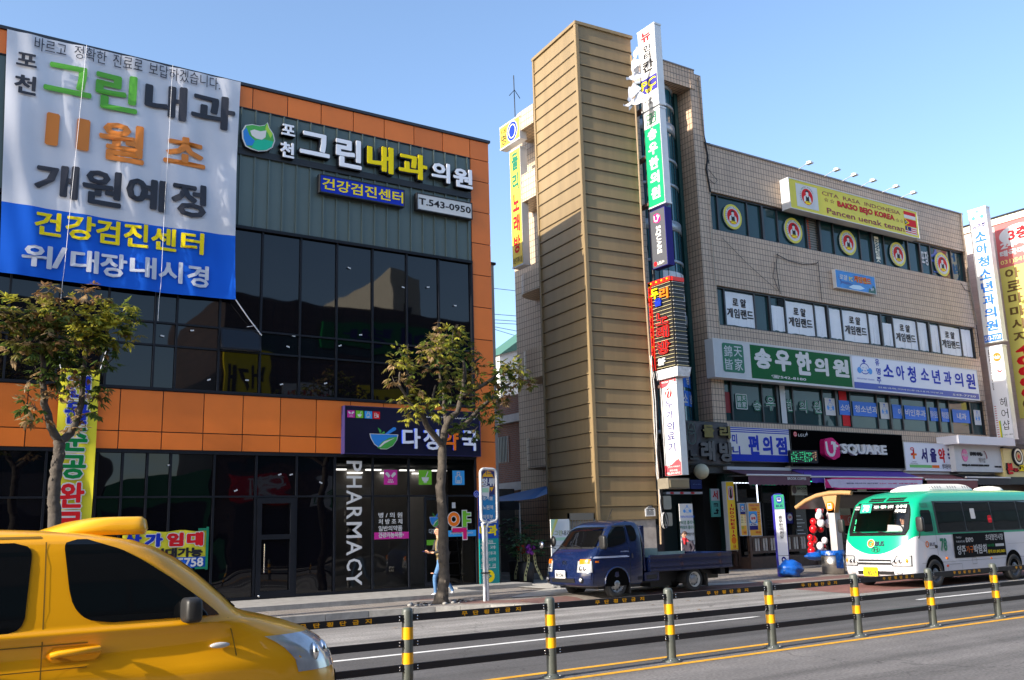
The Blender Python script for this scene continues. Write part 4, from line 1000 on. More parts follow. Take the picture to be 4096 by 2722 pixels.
# vinyl on the pharmacy glass
def fn(b):
 n = .02
 G_ = Frame((0,YO,0), (0,0,-1), (1,0,0))      # text turned to read downwards: right = down, up = right
 G_ = Frame((0,YO,0), (0,0,-1), (1,0,0))
 zs = [540,635,725,830,925,1040,1155,1235]; ze = [608,708,815,905,1022,1130,1225,1320]
 for ch, y0, y1 in zip('PHARMACY', zs, ze):
  x0, z1 = F.px(V6(290,y0)); x1, z0 = F.px(V6(386,y1)); G2 = Frame(F((x0),(z1),n), (0,0,-1), (1,0,0))
  G2.n = Vector((0,-1,0)); b.text(G2, ch, 0, 0, z1-z0, x1-x0, 0, K_white, .015)
 for y0, y1, s_ in ((865,895,'병 / 의 원'),(905,935,'처 방 조 제'),(948,978,'일반의약품'),(988,1020,'건강기능식품')): b.text(F, s_, *F.rect(V6, 490,y0,640,y1), n, K_white, .02)
 r_ = F.rect(V6, 455,1050,676,1086); b.rect(F, 10.9, 1.62, 11.92, 1.80, n, ICM); b.text(F, 'DAJEONG PHARMACY', 11.06, 1.67, 11.78, 1.75, n+.003, K_white, .005)
 for k, bx in enumerate(((524,596,608,690),(742,598,824,690),(953,601,1030,691))): icon(b, F, F.rect(V6,*bx), k, n)
 # the big coloured letter
 r_ = F.rect(V6, 922,855,1070,1030); x0,z0,x1,z1 = r_; w_, h_ = x1-x0, z1-z0; X = lambda q: x0+q*w_; Z = lambda q: z0+q*h_
 b.ring(F, X(.27), Z(.71), .28*w_, .27*h_, .19*w_, n, K_white); b.ring(F, X(.27), Z(.71), .25*w_, .245*h_, .13*w_, n+.003, K_orange)
 for d, M_, nn in ((.025,K_white,n),(0,ICG,n+.003)):
  b.rect(F, X(.65)-d, Z(.44)-d, X(.82)+d, Z(1)+d, nn, M_); b.rect(F, X(.82), Z(.83)-d, X(1)+d, Z(.92)+d, nn+.0005, M_); b.rect(F, X(.82), Z(.6)-d, X(1)+d, Z(.69)+d, nn+.0005, M_)
 for d, M_, nn in ((.025,K_white,n),(0,K_magenta,n+.003)):
  b.rect(F, X(.2)-d, Z(.25)-d, X(.82)+d, Z(.4)+d, nn, M_); b.rect(F, X(.66)-d, Z(.0)-d, X(.82)+d, Z(.26), nn+.0005, M_)
 b.rect(F, X(.2), Z(1.1), X(.35), Z(1.3), n, K_lgrey)
 b.rect(F, 13.14, 1.63, 14.04, 1.80, n, ICB); b.text(F, 'DAJEONG PHARMACY', 13.2, 1.68, 13.95, 1.75, n+.003, K_white, .005)
tag(part(ob, 'window_lettering', fn), 'white vertical lettering, icon squares and coloured letter stuck on the pharmacy glass')
def fn(b):
 mortar(b, F2, .16, 1.92, .5, 2.3, .01); b.text(F2, '다정', .13, 1.72, .33, 1.86, .01, K_white, .01); b.text(F2, '약국', .36, 1.72, .56, 1.86, .01, K_orange, .01); b.rect(F2, .05, 1.42, .65, 1.56, .01, ICG)
F2 = Frame((12.42,YO+.0,0), (math.cos(.12),math.sin(.12),0), (0,0,1))
part(pd, 'lettering', fn)
# tall blue and teal board at the corner
r0 = F.rect(L7, 88,470,338,985); r1 = F.rect(L7, 100,985,352,1560)
xa, xb_ = 14.13, 14.77; zt_, zm_, zb2 = r0[3], r0[1], .31
TEAL = mat('board_teal', srgb(0,135,135), .4); CBL = mat('board_blue', srgb(15,75,170), .4)
t = thing('clinic_board', F((xa+xb_)/2, zb2, .02), 'tall narrow blue and teal clinic board on the orange corner of the building', 'sign')
part(t, 'panel', lambda b: (b.fbox(F, xa, zm_, xb_, zt_, .0, .05, CBL), b.fbox(F, xa, zb2, xb_, zm_, .0, .05, TEAL)))
def fn(b):
 n = .054; b.text(F, '그린', *F.rect(L7, 108,690,325,790), n, K_white, .03); b.text(F, '내과', *F.rect(L7, 103,820,332,950), n, K_yellow, .05)
 for y0, y1, s_ in ((1010,1048,'진료과목'),):
  b.text(F, s_, *F.rect(L7, 155,y0,278,y1), n, K_white, .01)
 for y0, y1, s_ in ((1082,1118,'내 과'),(1155,1192,'이비인후과'),(1232,1270,'소아청소년과'),(1308,1345,'피 부 과')): b.text(F, s_, *F.rect(L7, 125,y0,315,y1), n, K_white, .01)
 for y in (1057,1362): a_, c_ = F.px(L7(118,y)); d_, e_ = F.px(L7(312,y)); b.rect(F, a_, c_-.008, d_, c_+.008, n, K_white)
 c_ = F.px(L7(232,1460)); b.ell(F, c_[0], c_[1], .17, .17, n, K_yellow); b.poly(F, [(c_[0]-.05,c_[1]-.08),(c_[0]+.09,c_[1]),(c_[0]-.05,c_[1]+.08),(c_[0]-.0,c_[1])], n+.003, TEAL)
part(t, 'lettering', fn)
c_ = F.px(L7(77,430)); b = MB(); b.ell(F, c_[0], c_[1], .1, .1, .03, K_blue, 24, .02); b.ring(F, c_[0], c_[1], .09, .09, .01, .033, K_white); b.text(F, '⌂', c_[0]-.04, c_[1]-.04, c_[0]+.04, c_[1]+.04, .034, K_white)
tag(b.build('security_sticker', None, F(c_[0],c_[1],0)), 'small round blue security badge on the edge of the pharmacy frame', 'badge')

# ---- tiled building facade
F = FY(YB)
YLW = mat('sign_yellow', srgb(214,200,40), .4, var=.05, vs=1); MAR = mat('print_maroon', srgb(125,25,35), .5)
FS = F.off(.45); r_ = FS.rect(V4, 708,372,1622,795)
r_ = (FS.px(V4(712,470))[0], FS.px(V4(722,575))[1], FS.px(V4(1605,700))[0], FS.px(V4(705,372))[1])
t = sign('bakso_sign', F, r_, .02, .45, YLW, 'long yellow restaurant sign with maroon lettering and three flags near the roof', frame=K_lgrey, fw=.035)
def fn(b):
 n = .458; T = lambda s_, bx, M_, w_=.0: b.text(FS, s_, *bx, n-.45, M_, w_)
 w_, h_ = r_[2]-r_[0], r_[3]-r_[1]; X = lambda q: r_[0]+q*w_; Z = lambda q: r_[1]+q*h_
 T('CITA  RASA  INDONESIA', (X(.235),Z(.72),X(.855),Z(.86)), MAR, .012)
 b.text(FS, 'BAKSO BEJO KOREA', X(.345),Z(.38),X(.80),Z(.65), n-.451, MAR, .06); b.text(FS, 'BAKSO BEJO KOREA', X(.345)+.01,Z(.38)+.01,X(.80)-.01,Z(.65)-.01, n-.447, K_red, .02)
 T('Pancen uenak tenan', (X(.26),Z(.1),X(.875),Z(.30)), MAR, .02)
 for p in (.245,.29): T('☆', (X(p),Z(.5),X(p+.035),Z(.66)), MAR)
 for p in (.81,.845): T('☆', (X(p),Z(.42),X(p+.03),Z(.58)), MAR)
part(t, 'lettering', fn)
def bowl_logo(b, F, cx, cz, r, n, paper=True):
 """round restaurant badge: red disc, figure in white sleeves and black waistcoat over a yellow bowl"""
 ring_t = [(cx+.0, cz)]
 b.ell(F, cx, cz, .74*r, .74*r, n, K_red, 26); b.ring(F, cx, cz, .82*r, .82*r, .05*r, n+.001, K_white)
 P_ = lambda pts: [(cx+p*r, cz+q*r) for p,q in pts]
 b.poly(F, P_([(-.5,-.5),(-.45,-.05),(-.2,.14),(.2,.14),(.45,-.05),(.5,-.5)]), n+.002, K_white)
 b.poly(F, P_([(-.22,-.5),(-.2,.1),(0,-.05),(.2,.1),(.24,-.5)]), n+.004, K_text_black)
 b.ell(F, cx, cz+.3*r, .17*r, .22*r, n+.004, K_white, 16); b.poly(F, P_([(-.2,.35),(-.22,.5),(0,.62),(.22,.52),(.2,.36),(.1,.44),(-.1,.44)]), n+.006, K_text_black)
 b.poly(F, P_([(-.4,-.42),(.42,-.42),(.28,-.68),(-.26,-.68)]), n+.006, K_yellow); b.rect(F, cx-.3*r, cz-.52*r, cx+.3*r, cz-.48*r, n+.007, MAR)
 for k, ch in enumerate('BAKSO BEJO KOREA'):
  a = R_(205-k*11.5); 
  if ch == ' ': continue
  G_ = Frame(F(cx+.9*r*math.cos(a), cz+.9*r*math.sin(a), n+.003), F.r*math.sin(a)-F.u*math.cos(a), F.r*math.cos(a)+F.u*math.sin(a)); G_.n = F.n
  b.text(G_, ch, -.045*r, -.055*r, .045*r, .055*r, 0, K_text_black, .02)
def fn(b):
 w_, h_ = r_[2]-r_[0], r_[3]-r_[1]; x0, x1 = r_[0]+.045*w_, r_[0]+.2*w_; b.rect(FS, x0, r_[1]+.1*h_, x1, r_[3]-.1*h_, .006, K_lgrey); bowl_logo(b, FS, (x0+x1)/2, (r_[1]+r_[3])/2, .38*h_, .01)
part(t, 'emblem', fn)
def fn(b):
 w_, h_ = r_[2]-r_[0], r_[3]-r_[1]; x0, x1 = r_[0]+.885*w_, r_[0]+.985*w_; Z = lambda q: r_[1]+q*h_; n = .006
 b.rect(FS, x0, Z(.79), x1, Z(.92), n, K_red); b.rect(FS, x0, Z(.66), x1, Z(.79), n, K_white)
 b.rect(FS, x0, Z(.37), x1, Z(.635), n, K_red); b.poly(FS, [(x0,Z(.37)),(x0+.42*(x1-x0),Z(.5)),(x0,Z(.635))], n+.002, K_yellow); b.poly(FS, [(x0,Z(.4)),(x0+.28*(x1-x0),Z(.5)),(x0,Z(.6))], n+.004, K_text_black); b.text(FS, '★', x0+.02, Z(.46), x0+.16, Z(.55), n+.006, K_white)
 for k in range(7): b.rect(FS, x0, Z(.08+k*.038), x1, Z(.118+k*.038), n, K_red if k % 2 else K_white)
 b.rect(FS, x0, Z(.2), x0+.5*(x1-x0), Z(.346), n+.002, K_navy); b.ell(FS, x0+.22*(x1-x0), Z(.27), .07, .07, n+.003, K_yellow, 14); b.ell(FS, x0+.26*(x1-x0), Z(.275), .06, .06, n+.004, K_navy, 14)
part(t, 'flags', fn)
# round yellow badges on the top windows
wl = ('the leftmost top floor window','the second top floor window from the left','the middle top floor window','the fourth top floor window','the rightmost top floor window, over faded blue letters')
for k, (x0,y0,x1,y1) in enumerate(((266,555,390,716),(693,655,812,810),(1078,742,1188,893),(1430,826,1532,970),(1742,900,1838,1038))):
 a0, b1 = F.px(V4(x0,(y0+y1)/2)); a1, b0 = F.px(V4(x1,(y0+y1)/2)); cx_ = (a0+a1)/2; cz_ = F.px(V4((x0+x1)/2,(y0+y1)/2))[1]; r2 = (a1-a0)/2
 t = thing('round_badge', F(cx_, cz_-r2, -.12), 'round yellow restaurant badge on '+wl[k], 'badge', 'round badges on the top windows')
 part(t, 'disc', lambda b: b.ell(F, cx_, cz_, r2, r2*1.02, -.10, YLW, 36, .05, K_lgrey))
 part(t, 'emblem', lambda b: (b.ell(F, cx_, cz_, r2*.82, r2*.84, -.096, K_white, 32), bowl_logo(b, F, cx_, cz_, r2*.85, -.093)))
tag(part(win[4][1], 'window_lettering', lambda b: (b.text(F, '소', 39.98,13.55,40.9,14.2,-.17,CBL,.03), b.text(F, '구', 40.1,12.85,41.2,13.3,-.17,CBL,.03), b.text(F, '포장', 39.2,13.3,39.8,14.0,-.17,K_lgrey,.03))), 'faded blue letters behind the glass')
tag(part(win[3][1], 'window_lettering', lambda b: b.vtext(F, 'INDONESIA', 35.8,12.95,36.1,14.15,-.17,K_cream,.03)), None)

# game room sign
FS = F.off(.15); r_ = (FS.px(V4(1028,1010))[0], FS.px(V4(1028,1128))[1], FS.px(V4(1305,1100))[0], FS.px(V4(1020,1008))[1])
SEA = mat('sea_blue', srgb(30,130,205), .4, var=.35, vs=2.5)
t = sign('game_room_sign', F, r_, 0, .15, SEA, 'small blue underwater themed sign between the top and middle windows', frame=K_lgrey, fw=.025)
def fn(b):
 T = lambda s_, bx, M_, w_=.03: b.text(FS, s_, *FS.rect(Z4,*bx), .004, M_, w_)
 T('로얄', (615,1172,695,1235), K_white, .02); T('PC', (705,1198,745,1245), K_yellow, .02)
 r2 = FS.rect(Z4,750,1185,918,1285); r2 = (r2[0], r2[1]+.03, r2[2], r2[3]); b.text(FS, '게임랜드', *r2, .004, K_yellow, .075); b.text(FS, '게임랜드', *r2, .008, K_red, .03)
 T('3F', (912,1305,945,1335), K_white, .02)
part(t, 'lettering', fn)
def fn(b):
 x0,z0,x1,z1 = r_; w_, h_ = x1-x0, z1-z0; P_ = lambda pts: [(x0+p*w_, z0+q*h_) for p,q in pts]
 FN = mat('fish_blue', srgb(15,75,150), .4); b.poly(FS, P_([(.05,.75),(.14,.4),(.3,.42),(.42,.3),(.25,.25),(.14,.3),(.1,.15),(.11,.34)]), .003, FN)
 b.poly(FS, P_([(.3,.12),(.42,.3),(.6,.33),(.72,.2),(.6,.08),(.4,.06)]), .0035, mat('foam', srgb(190,220,240), .5)); b.poly(FS, P_([(.8,.0),(.84,.3),(.9,.15),(.94,.5),(1,.3),(1,0)]), .0038, mat('weed', srgb(20,90,80), .5))
part(t, 'picture', fn)

# herbal clinic and paediatric clinic fascias
FS = F.off(.42)
gx0, gx1 = FS.px(V8(75,180))[0], FS.px(V8(795,250))[0]; gz1 = FS.px(V8(65,85))[1]; gz0 = FS.px(V8(110,272))[1]
gz1 = (FS.px(V8(110,82))[1]+FS.px(V8(790,157))[1])/2; gz0 = (FS.px(V8(120,275))[1]+FS.px(V8(800,330))[1])/2; xs_ = FS.px(V8(258,100))[0]
DGRN = mat('sign_green', srgb(0,92,45), .6, spec=.2, var=.06, vs=1)
t = sign('herbal_clinic_sign', F, (gx0,gz0,gx1,gz1), .02, .42, K_lgrey, 'large green and pale grey sign with brushed white letters above the lower windows', frame=K_white, fw=.03)
part(t, 'green_face', lambda b: b.rect(FS, xs_, gz0+.05, gx1-.06, gz1-.05, .004, DGRN))
def fn(b):
 for ch, bx in (('송',(278,118,378,235)),('우',(385,128,480,248)),('한',(495,138,588,268)),('의',(592,168,675,270)),('원',(688,175,782,278))):
  q = FS.rect(V8,*bx); b.text(FS, ch, *q, .008, K_white, .055)
 b.text(FS, '☎542-8180', *FS.rect(V8, 372,260,555,296), .008, K_white, .025)
part(t, 'lettering', fn)
part(t, 'seal', lambda b: seal(b, FS, *FS.rect(V8, 112,92,235,255), .006, g2, K_lgrey))
px0, px1 = gx1+.04, FS.px(V8(1450,300))[0]; pz1 = (FS.px(V8(800,160))[1]+FS.px(V8(1435,240))[1])/2; pz0 = (FS.px(V8(810,335))[1]+FS.px(V8(1450,392))[1])/2; pzm = FS.px(V8(810,298))[1]
t = sign('paediatric_sign', F, (px0,pz0,px1,pz1), .02, .42, mat('sign_lavender_white', srgb(222,224,236), .4), 'long white sign with blue letters and baby emblem right of the green herbal sign', frame=K_white, fw=.03)
part(t, 'blue_strip', lambda b: b.rect(FS, px0+.03, pz0+.03, px1-.03, pzm, .004, mat('strip_blue', srgb(25,55,165), .4)))
def fn(b):
 for ch, bx in zip('소아청소년과의원', ((952,205,1012,275),(1020,210,1072,290),(1080,215,1132,305),(1148,225,1198,292),(1208,232,1258,310),(1268,240,1318,316),(1325,248,1378,325),(1385,252,1442,338))): b.text(FS, ch, *FS.rect(V8,*bx), .008, K_blue, .03)
 for ch, bx in zip('유명주', ((912,178,938,215),(918,225,945,262),(922,272,948,308))): b.text(FS, ch, *FS.rect(V8,*bx), .008, K_blue, .02)
 b.text(FS, 'PEDIATRIC CLINIC', *FS.rect(V8, 820,276,912,292), .008, K_blue, .0)
 q = FS.rect(V8, 928,312,1272,372); b.text(FS, '진료과목:이비인후과/내과/피부과', q[0], pz0+.12, q[2], pzm-.1, .008, K_white, .015); q = FS.rect(V8, 1318,350,1442,388); b.text(FS, '543-7720', q[0], pz0+.1, q[2], pzm-.1, .008, K_white, .025)
part(t, 'lettering', fn)
part(t, 'emblem', lambda b: baby(b, FS, *FS.rect(V8, 815,175,902,270), .008, K_blue, LB))

# shop fascias
FS = F.off(.35)
def fz(V, x0, x1, yt0, yt1, yb0, yb1):
 return FS.px(V(x0,(yt0+yb0)/2))[0], (FS.px(V(x0,yb0))[1]+FS.px(V(x1,yb1))[1])/2, FS.px(V(x1,(yt1+yb1)/2))[0], (FS.px(V(x0,yt0))[1]+FS.px(V(x1,yt1))[1])/2
r_ = fz(V8, 158, 470, 530, 548, 705, 724)
t = sign('mini_mart_sign', F, r_, .0, .35, K_white, 'white and blue striped convenience store fascia left of the black glossy sign')
def fn(b):
 x0,z0,x1,z1 = r_; h_ = z1-z0; b.rect(FS, x0, z0, x1, z0+.2*h_, .003, K_blue)
 for q in (.955,.90,.84): b.rect(FS, x0, z0+(q-.0)*h_, x1, z0+(q+.03)*h_, .003, K_blue)
part(t, 'stripes', fn)
def fn(b):
 for ch, bx in (('미',(165,570,195,622)),('니',(168,632,212,680)),('편',(248,575,312,680)),('의',(322,580,382,680)),('점',(392,585,458,680))): b.text(FS, ch, *FS.rect(V8,*bx), .006, K_blue, .05 if bx[0] > 220 else .03)
part(t, 'lettering', fn)
GLB = mat('gloss_black', (.003,.003,.0035), .3, spec=0.0)
r_ = fz(V8, 474, 1062, 545, 580, 730, 758); r_ = (r_[0]+.03, r_[1], r_[2], r_[3])
t = sign('phone_shop_sign', F, r_, .0, .35, GLB, 'wide glossy black phone shop fascia with pink hexagon and raised white letters', frame=K_black, fw=.02)
def fn(b):
 b.text(FS, 'SQUARE', *FS.rect(V8, 722,622,965,690), .14, K_white, .045, .14, K_lgrey)
 q = FS.rect(P4, 515,115,670,190); b.text(FS, 'LG', q[0], q[1], q[0]+(q[2]-q[0])*.42, q[3]-.06, .006, K_white, .01); b.text(FS, 'U', q[0]+(q[2]-q[0])*.5, q[1], q[0]+(q[2]-q[0])*.78, q[3]-.06, .006, K_white, .01); b.text(FS, '+', q[0]+(q[2]-q[0])*.82, q[3]-.14, q[2], q[3]+.02, .006, K_white, .01)
 q = FS.rect(P4, 442,105,502,190); cx_, cz_ = (q[0]+q[2])/2, (q[1]+q[3])/2; rr_ = (q[3]-q[1])/2; b.ell(FS, cx_, cz_, rr_, rr_, .004, K_red, 24); b.rect(FS, cx_-.02, cz_-.06, cx_, cz_+.08, .007, K_white); b.rect(FS, cx_-.02, cz_-.06, cx_+.07, cz_-.045, .007, K_white); b.ring(FS, cx_, cz_, rr_*.8, rr_*.8, .012, .006, K_white)
part(t, 'lettering', fn)
def hexmark(b, F, a0, b0, a1, b1, n, th):
 X = lambda q: a0+q*(a1-a0); Z = lambda q: b0+q*(b1-b0); P_ = lambda pts: [(X(p),Z(q)) for p,q in pts]
 hx = [(.0,.28),(.04,.86),(.12,.93),(.5,1),(.6,.99),(.93,.74),(1,.68),(.98,.22),(.94,.13),(.62,.0),(.5,.0),(.08,.17)]
 b.poly(F, P_(hx), n, K_magenta, th, mat('hex_side', srgb(150,15,80), .4))
 u = [(.08,.8),(.2,.82),(.24,.4),(.34,.27),(.5,.27),(.58,.38),(.56,.7),(.44,.68),(.46,.82),(.58,.84),(.68,.8),(.74,.84),(.76,.7),(.92,.66),(.9,.57),(.76,.58),(.76,.45),(.7,.45),(.7,.36),(.62,.2),(.5,.13),(.3,.14),(.14,.28),(.1,.45)]
 b.poly(F, P_(u), n+.004, K_white)
part(t, 'emblem', lambda b: hexmark(b, FS, *FS.rect(P4, 842,205,1118,555), .22, .22))
# LED board
FD = Frame(at_y(P4(405,600), YB-.5), Vector((.98,-.2,0)), (0,0,1))
q = FD.rect(P4, 405,395,838,600); zt_ = FD.px(P4(405,398))[1]
t = thing('led_board', FD(.5,0,0), 'small dark LED ticker board with green dots hanging under the black fascia', 'display')
part(t, 'case', lambda b: b.fbox(FD, 0, 0, q[2], zt_, -.12, 0, K_black))
LED = mat('led_green', (.05,.6,.25), .5, emit=.6); LEDO = mat('led_orange', (.6,.35,.2), .5, emit=.35)
def fn(b):
 rk = random.Random(4); k = 0
 for j in range(14):
  z = .05+(zt_-.1)*j/14; x = .04
  while x < q[2]-.08:
   if rk.random() < .55: b.rect(FD, x, z, x+rk.uniform(.03,.09), z+.012, .003, LED if x < q[2]*.75 else LEDO)
   x += .1
part(t, 'dots', fn)
r_ = fz(V8, 1070, 1325, 617, 635, 762, 770)
r_ = fz(P5, 218, 945, 255, 290, 660, 680)
t = sign('seoul_pharmacy_sign', F, r_, 0, .35, mat('sign_lavender_white', (.7,.7,.8), .4), 'white pharmacy fascia with navy and red letters right of the black fascia', frame=K_white, fw=.02)
def fn(b):
 for ch, bx, M_ in (('서',(440,335,555,552),K_navy),('울',(570,340,690,550),K_navy),('약',(692,340,815,557),K_red),('국',(825,345,943,557),K_navy)): b.text(FS, ch, *FS.rect(P5,*bx), .006, M_, .05)
 b.text(FS, 'seoul', *FS.rect(P5, 322,528,382,548), .006, K_text_black); b.text(FS, 'Pharmacy', *FS.rect(P5, 300,555,412,582), .006, K_text_black); q = FS.rect(P5, 765,625,960,668); b.text(FS, '병의원처방조제', q[0], r_[1]+.1, q[2], r_[1]+.3, .006, K_text_black, .02)
part(t, 'lettering', fn)
def fn(b):
 q = FS.rect(P5, 275,325,395,500); X = lambda p: q[0]+p*(q[2]-q[0]); Z = lambda p: q[1]+p*(q[3]-q[1])
 b.rect(FS, X(.42),Z(0),X(.7),Z(.55),.006,K_orange); b.rect(FS, X(.15),Z(.3),X(1),Z(.48),.0065,K_orange); b.poly(FS, [(X(.2),Z(.3)),(X(.42),Z(.3)),(X(.7),Z(.55)),(X(.68),Z(.8)),(X(.5),Z(.8)),(X(.45),Z(.5)),(X(.2),Z(.48))], .008, K_red)
 b.ring(FS, X(.42), Z(.85), .3*(q[2]-q[0]), .14*(q[3]-q[1]), .04, .008, K_red)
 z = r_[1]+.12; b.rect(FS, r_[0]+.25, z, FS.px(P5(615,650))[0], z+.12, .005, mat('strip_green', srgb(90,180,80), .4)); b.rect(FS, FS.px(P5(618,650))[0], z, FS.px(P5(725,650))[0], z+.12, .005, K_orange)
part(t, 'emblem', fn)
FH = F.off(.6)
rx0, rx1 = FH.px(P5(950,480))[0], FH.px(P5(1672,500))[0]; rz0 = FH.px(P5(1000,682))[1]; rz1 = FH.px(P5(950,290))[1]
t = sign('hair_salon_sign', F, (rx0,rz0,rx1,rz1), 0, .6, K_lgrey, 'white hair salon fascia with pink oval under a white box canopy')
part(t, 'canopy', lambda b: b.fbox(F, rx0-.3, rz1, rx1+.25, rz1+.36, 0, 1.05, mat('canopy_white', srgb(215,215,222), .45)))
def fn(b):
 q = FH.rect(P5, 1035,352,1142,538); b.ell(FH, (q[0]+q[2])/2, (q[1]+q[3])/2, (q[2]-q[0])/2, (q[3]-q[1])/2, .02, mat('pink_oval', srgb(215,60,150), .3), 28, .02); b.text(FH, 'HaIr', *FH.rect(P5, 1045,412,1135,465), .024, K_white, .02)
 b.text(FH, '김지애 애비뉴', *FH.rect(P5, 1158,395,1348,458), .03, K_text_black, .03, .03); b.text(FH, '헤어샵', *FH.rect(P5, 1288,480,1392,555), .012, K_text_black, .0)
 b.text(FH, 'KIM JI AE AVENUE HAIR SHOP', *FH.rect(P5, 1048,572,1445,618), .03, K_text_black, .04, .03); b.text(FH, 'T.541-1823', *FH.rect(P5, 1522,600,1620,626), .03, K_text_black, .03, .03)
 p = [FH.px(P5(x,y)) for x,y in ((1345,380),(1372,400),(1392,450),(1402,500),(1420,490),(1400,430),(1375,385))]; b.poly(FH, p, .02, mat('hair_brown', srgb(130,70,80), .5))
part(t, 'lettering', fn)
# slatted karaoke sign over the stair door
FS = F.off(.3); x0, z1 = FS.px(P2(705,1180)); x1 = FS.px(P2(1392,1230))[0]; z0 = FS.px(P3(1400,322))[1]; x0 = 23.15
t = thing('karaoke_slat_sign', F((x0+x1)/2, z0, 0), 'black slatted sign with weathered gold and grey letters over the stair entrance', 'sign')
SLAT = mat('slat_grey', (.20,.20,.21), .5, var=.2)
def fn(b):
 b.fbox(F, x0, z0, x1, z1, 0, .22, K_black); x = x0+.02
 while x < x1-.02: b.fbox(F, x, z0+.05, x+.018, z1-.04, .22, .255, SLAT); x += .06
part(t, 'slats', fn)
GLD, GRL = mat('gold_letter', srgb(120,105,30), .4, var=.3, vs=5), mat('steel_letter', srgb(95,92,92), .35, .3, var=.3, vs=5)
def fn(b):
 for ch, V, bx, M_ in (('둘',P2,(950,1255,1140,1460),GLD),('리',P2,(1210,1275,1395,1475),GLD),('래',P3,(915,-60,1160,255),GRL),('방',P3,(1205,-40,1450,275),GRL),('노',P3,(745,85,880,240),mat('dull_letter', (.03,.03,.03), .4))):
  b.text(FS, ch, *FS.rect(V,*bx), .10, M_, .05, .10, K_dark)
part(t, 'lettering', fn)
part(t, 'bear_figure', lambda b: (b.ring(FS, *FS.px(P2(790,1310)), .17, .22, .05, .05, mat('dark_green_tube', (.02,.05,.04), .4)), b.ring(FS, *FS.px(P2(795,1440)), .22, .28, .05, .05, MT['dark_green_tube'])))
c_ = at_y(P3(962,418), YB-.35)
t = thing('globe_lamp', c_, 'round cream globe lamp over the stair entrance', 'lamp'); part(t, 'globe', lambda b: b.ball(c_, .27, mat('globe_glass', srgb(200,195,165), .3))); part(t, 'bracket', lambda b: b.tube([c_+Vector((0,.2,.1)), c_+Vector((0,.5,.15))], .04, K_dark))

# ---- signs standing out from the wall over the stair entrance (they face left)
def proj(name, X, V, pts, face, label, side=None, thick=.28, Vb=None, sidew=None):
 """pts: (far top, near top, near bottom, far bottom) pixels on the left face"""
 G = FL(X); q = [G.px((Vb or V)(*p) if i > 1 and Vb else V(*p)) for i, p in enumerate(pts)]
 a0 = (q[0][0]+q[3][0])/2; a1 = (q[1][0]+q[2][0])/2; b1 = (q[0][1]+q[1][1])/2; b0 = (q[2][1]+q[3][1])/2
 t = thing(name, G((a0+a1)/2, b0, -thick/2), label, 'sign')
 SIDE = side or mat('sign_case', srgb(205,208,212), .45, .2, var=.08)
 b = MB(); b.fbox(G, a0, b0, a1, b1, -thick, 0, SIDE); b.build('case', t)
 b = MB(); b.rect(G, a0+.02, b0+.02, a1-.02, b1-.02, .004, face); b.build('face', t)
 return t, G, a0, b0, a1, b1
XS = at_y(P2(560,520), 21.98).x
NUF = mat('nuga_red', srgb(205,75,85), .4)
t, G, a0,b0,a1,b1 = proj('medical_device_sign', XS, P2, ((300,570),(560,520),(668,470),(402,492)), K_white, 'white projecting sign with red ends above the air conditioner box', Vb=P3)
def fn(b):
 w_, h_ = a1-a0, b1-b0; X = lambda q: a0+q*w_; Z = lambda q: b0+q*h_; n = .008
 b.poly(G, [(X(.02),Z(.93)),(X(.15),Z(.915)),(X(.4),Z(.93)),(X(.6),Z(.965)),(X(.98),Z(.965)),(X(.98),Z(.997)),(X(.02),Z(.997))], n, NUF)
 b.poly(G, [(X(.02),Z(.003)),(X(.98),Z(.003)),(X(.98),Z(.13)),(X(.85),Z(.165)),(X(.7),Z(.15)),(X(.45),Z(.115)),(X(.2),Z(.1)),(X(.02),Z(.11))], n, NUF)
 b.text(G, 'NUGA BEST', X(.12),Z(.965),X(.88),Z(.985), n+.003, K_white, .03)
 b.ell(G, X(.5), Z(.855), .2*w_, .2*w_, n, K_red); 
 for p in (.42,.58): b.poly(G, [(X(p-.08),Z(.815)),(X(p-.03),Z(.815)),(X(p+.06),Z(.885)),(X(p+.0),Z(.885))], n+.003, K_white); b.ell(G, X(p-.03), Z(.883), .05*w_, .05*w_, n+.004, K_white, 12)
 zs = (.70,.775),(.585,.665),(.46,.55),(.37,.445),(.245,.335)
 for ch, (q0, q1) in zip('누가의료기', zs): b.text(G, ch, X(.28),Z(q0),X(.72),Z(q1), n, K_navy, .015)
 b.text(G, '(주)누가의료기', X(.22),Z(.078),X(.92),Z(.098), n+.003, K_white, .02); b.text(G, '포천1호점', X(.3),Z(.042),X(.75),Z(.062), n+.003, K_white, .02); b.text(G, 'TEL:541-0717', X(.1),Z(.012),X(.92),Z(.034), n+.003, K_white, .03)
part(t, 'lettering', fn)
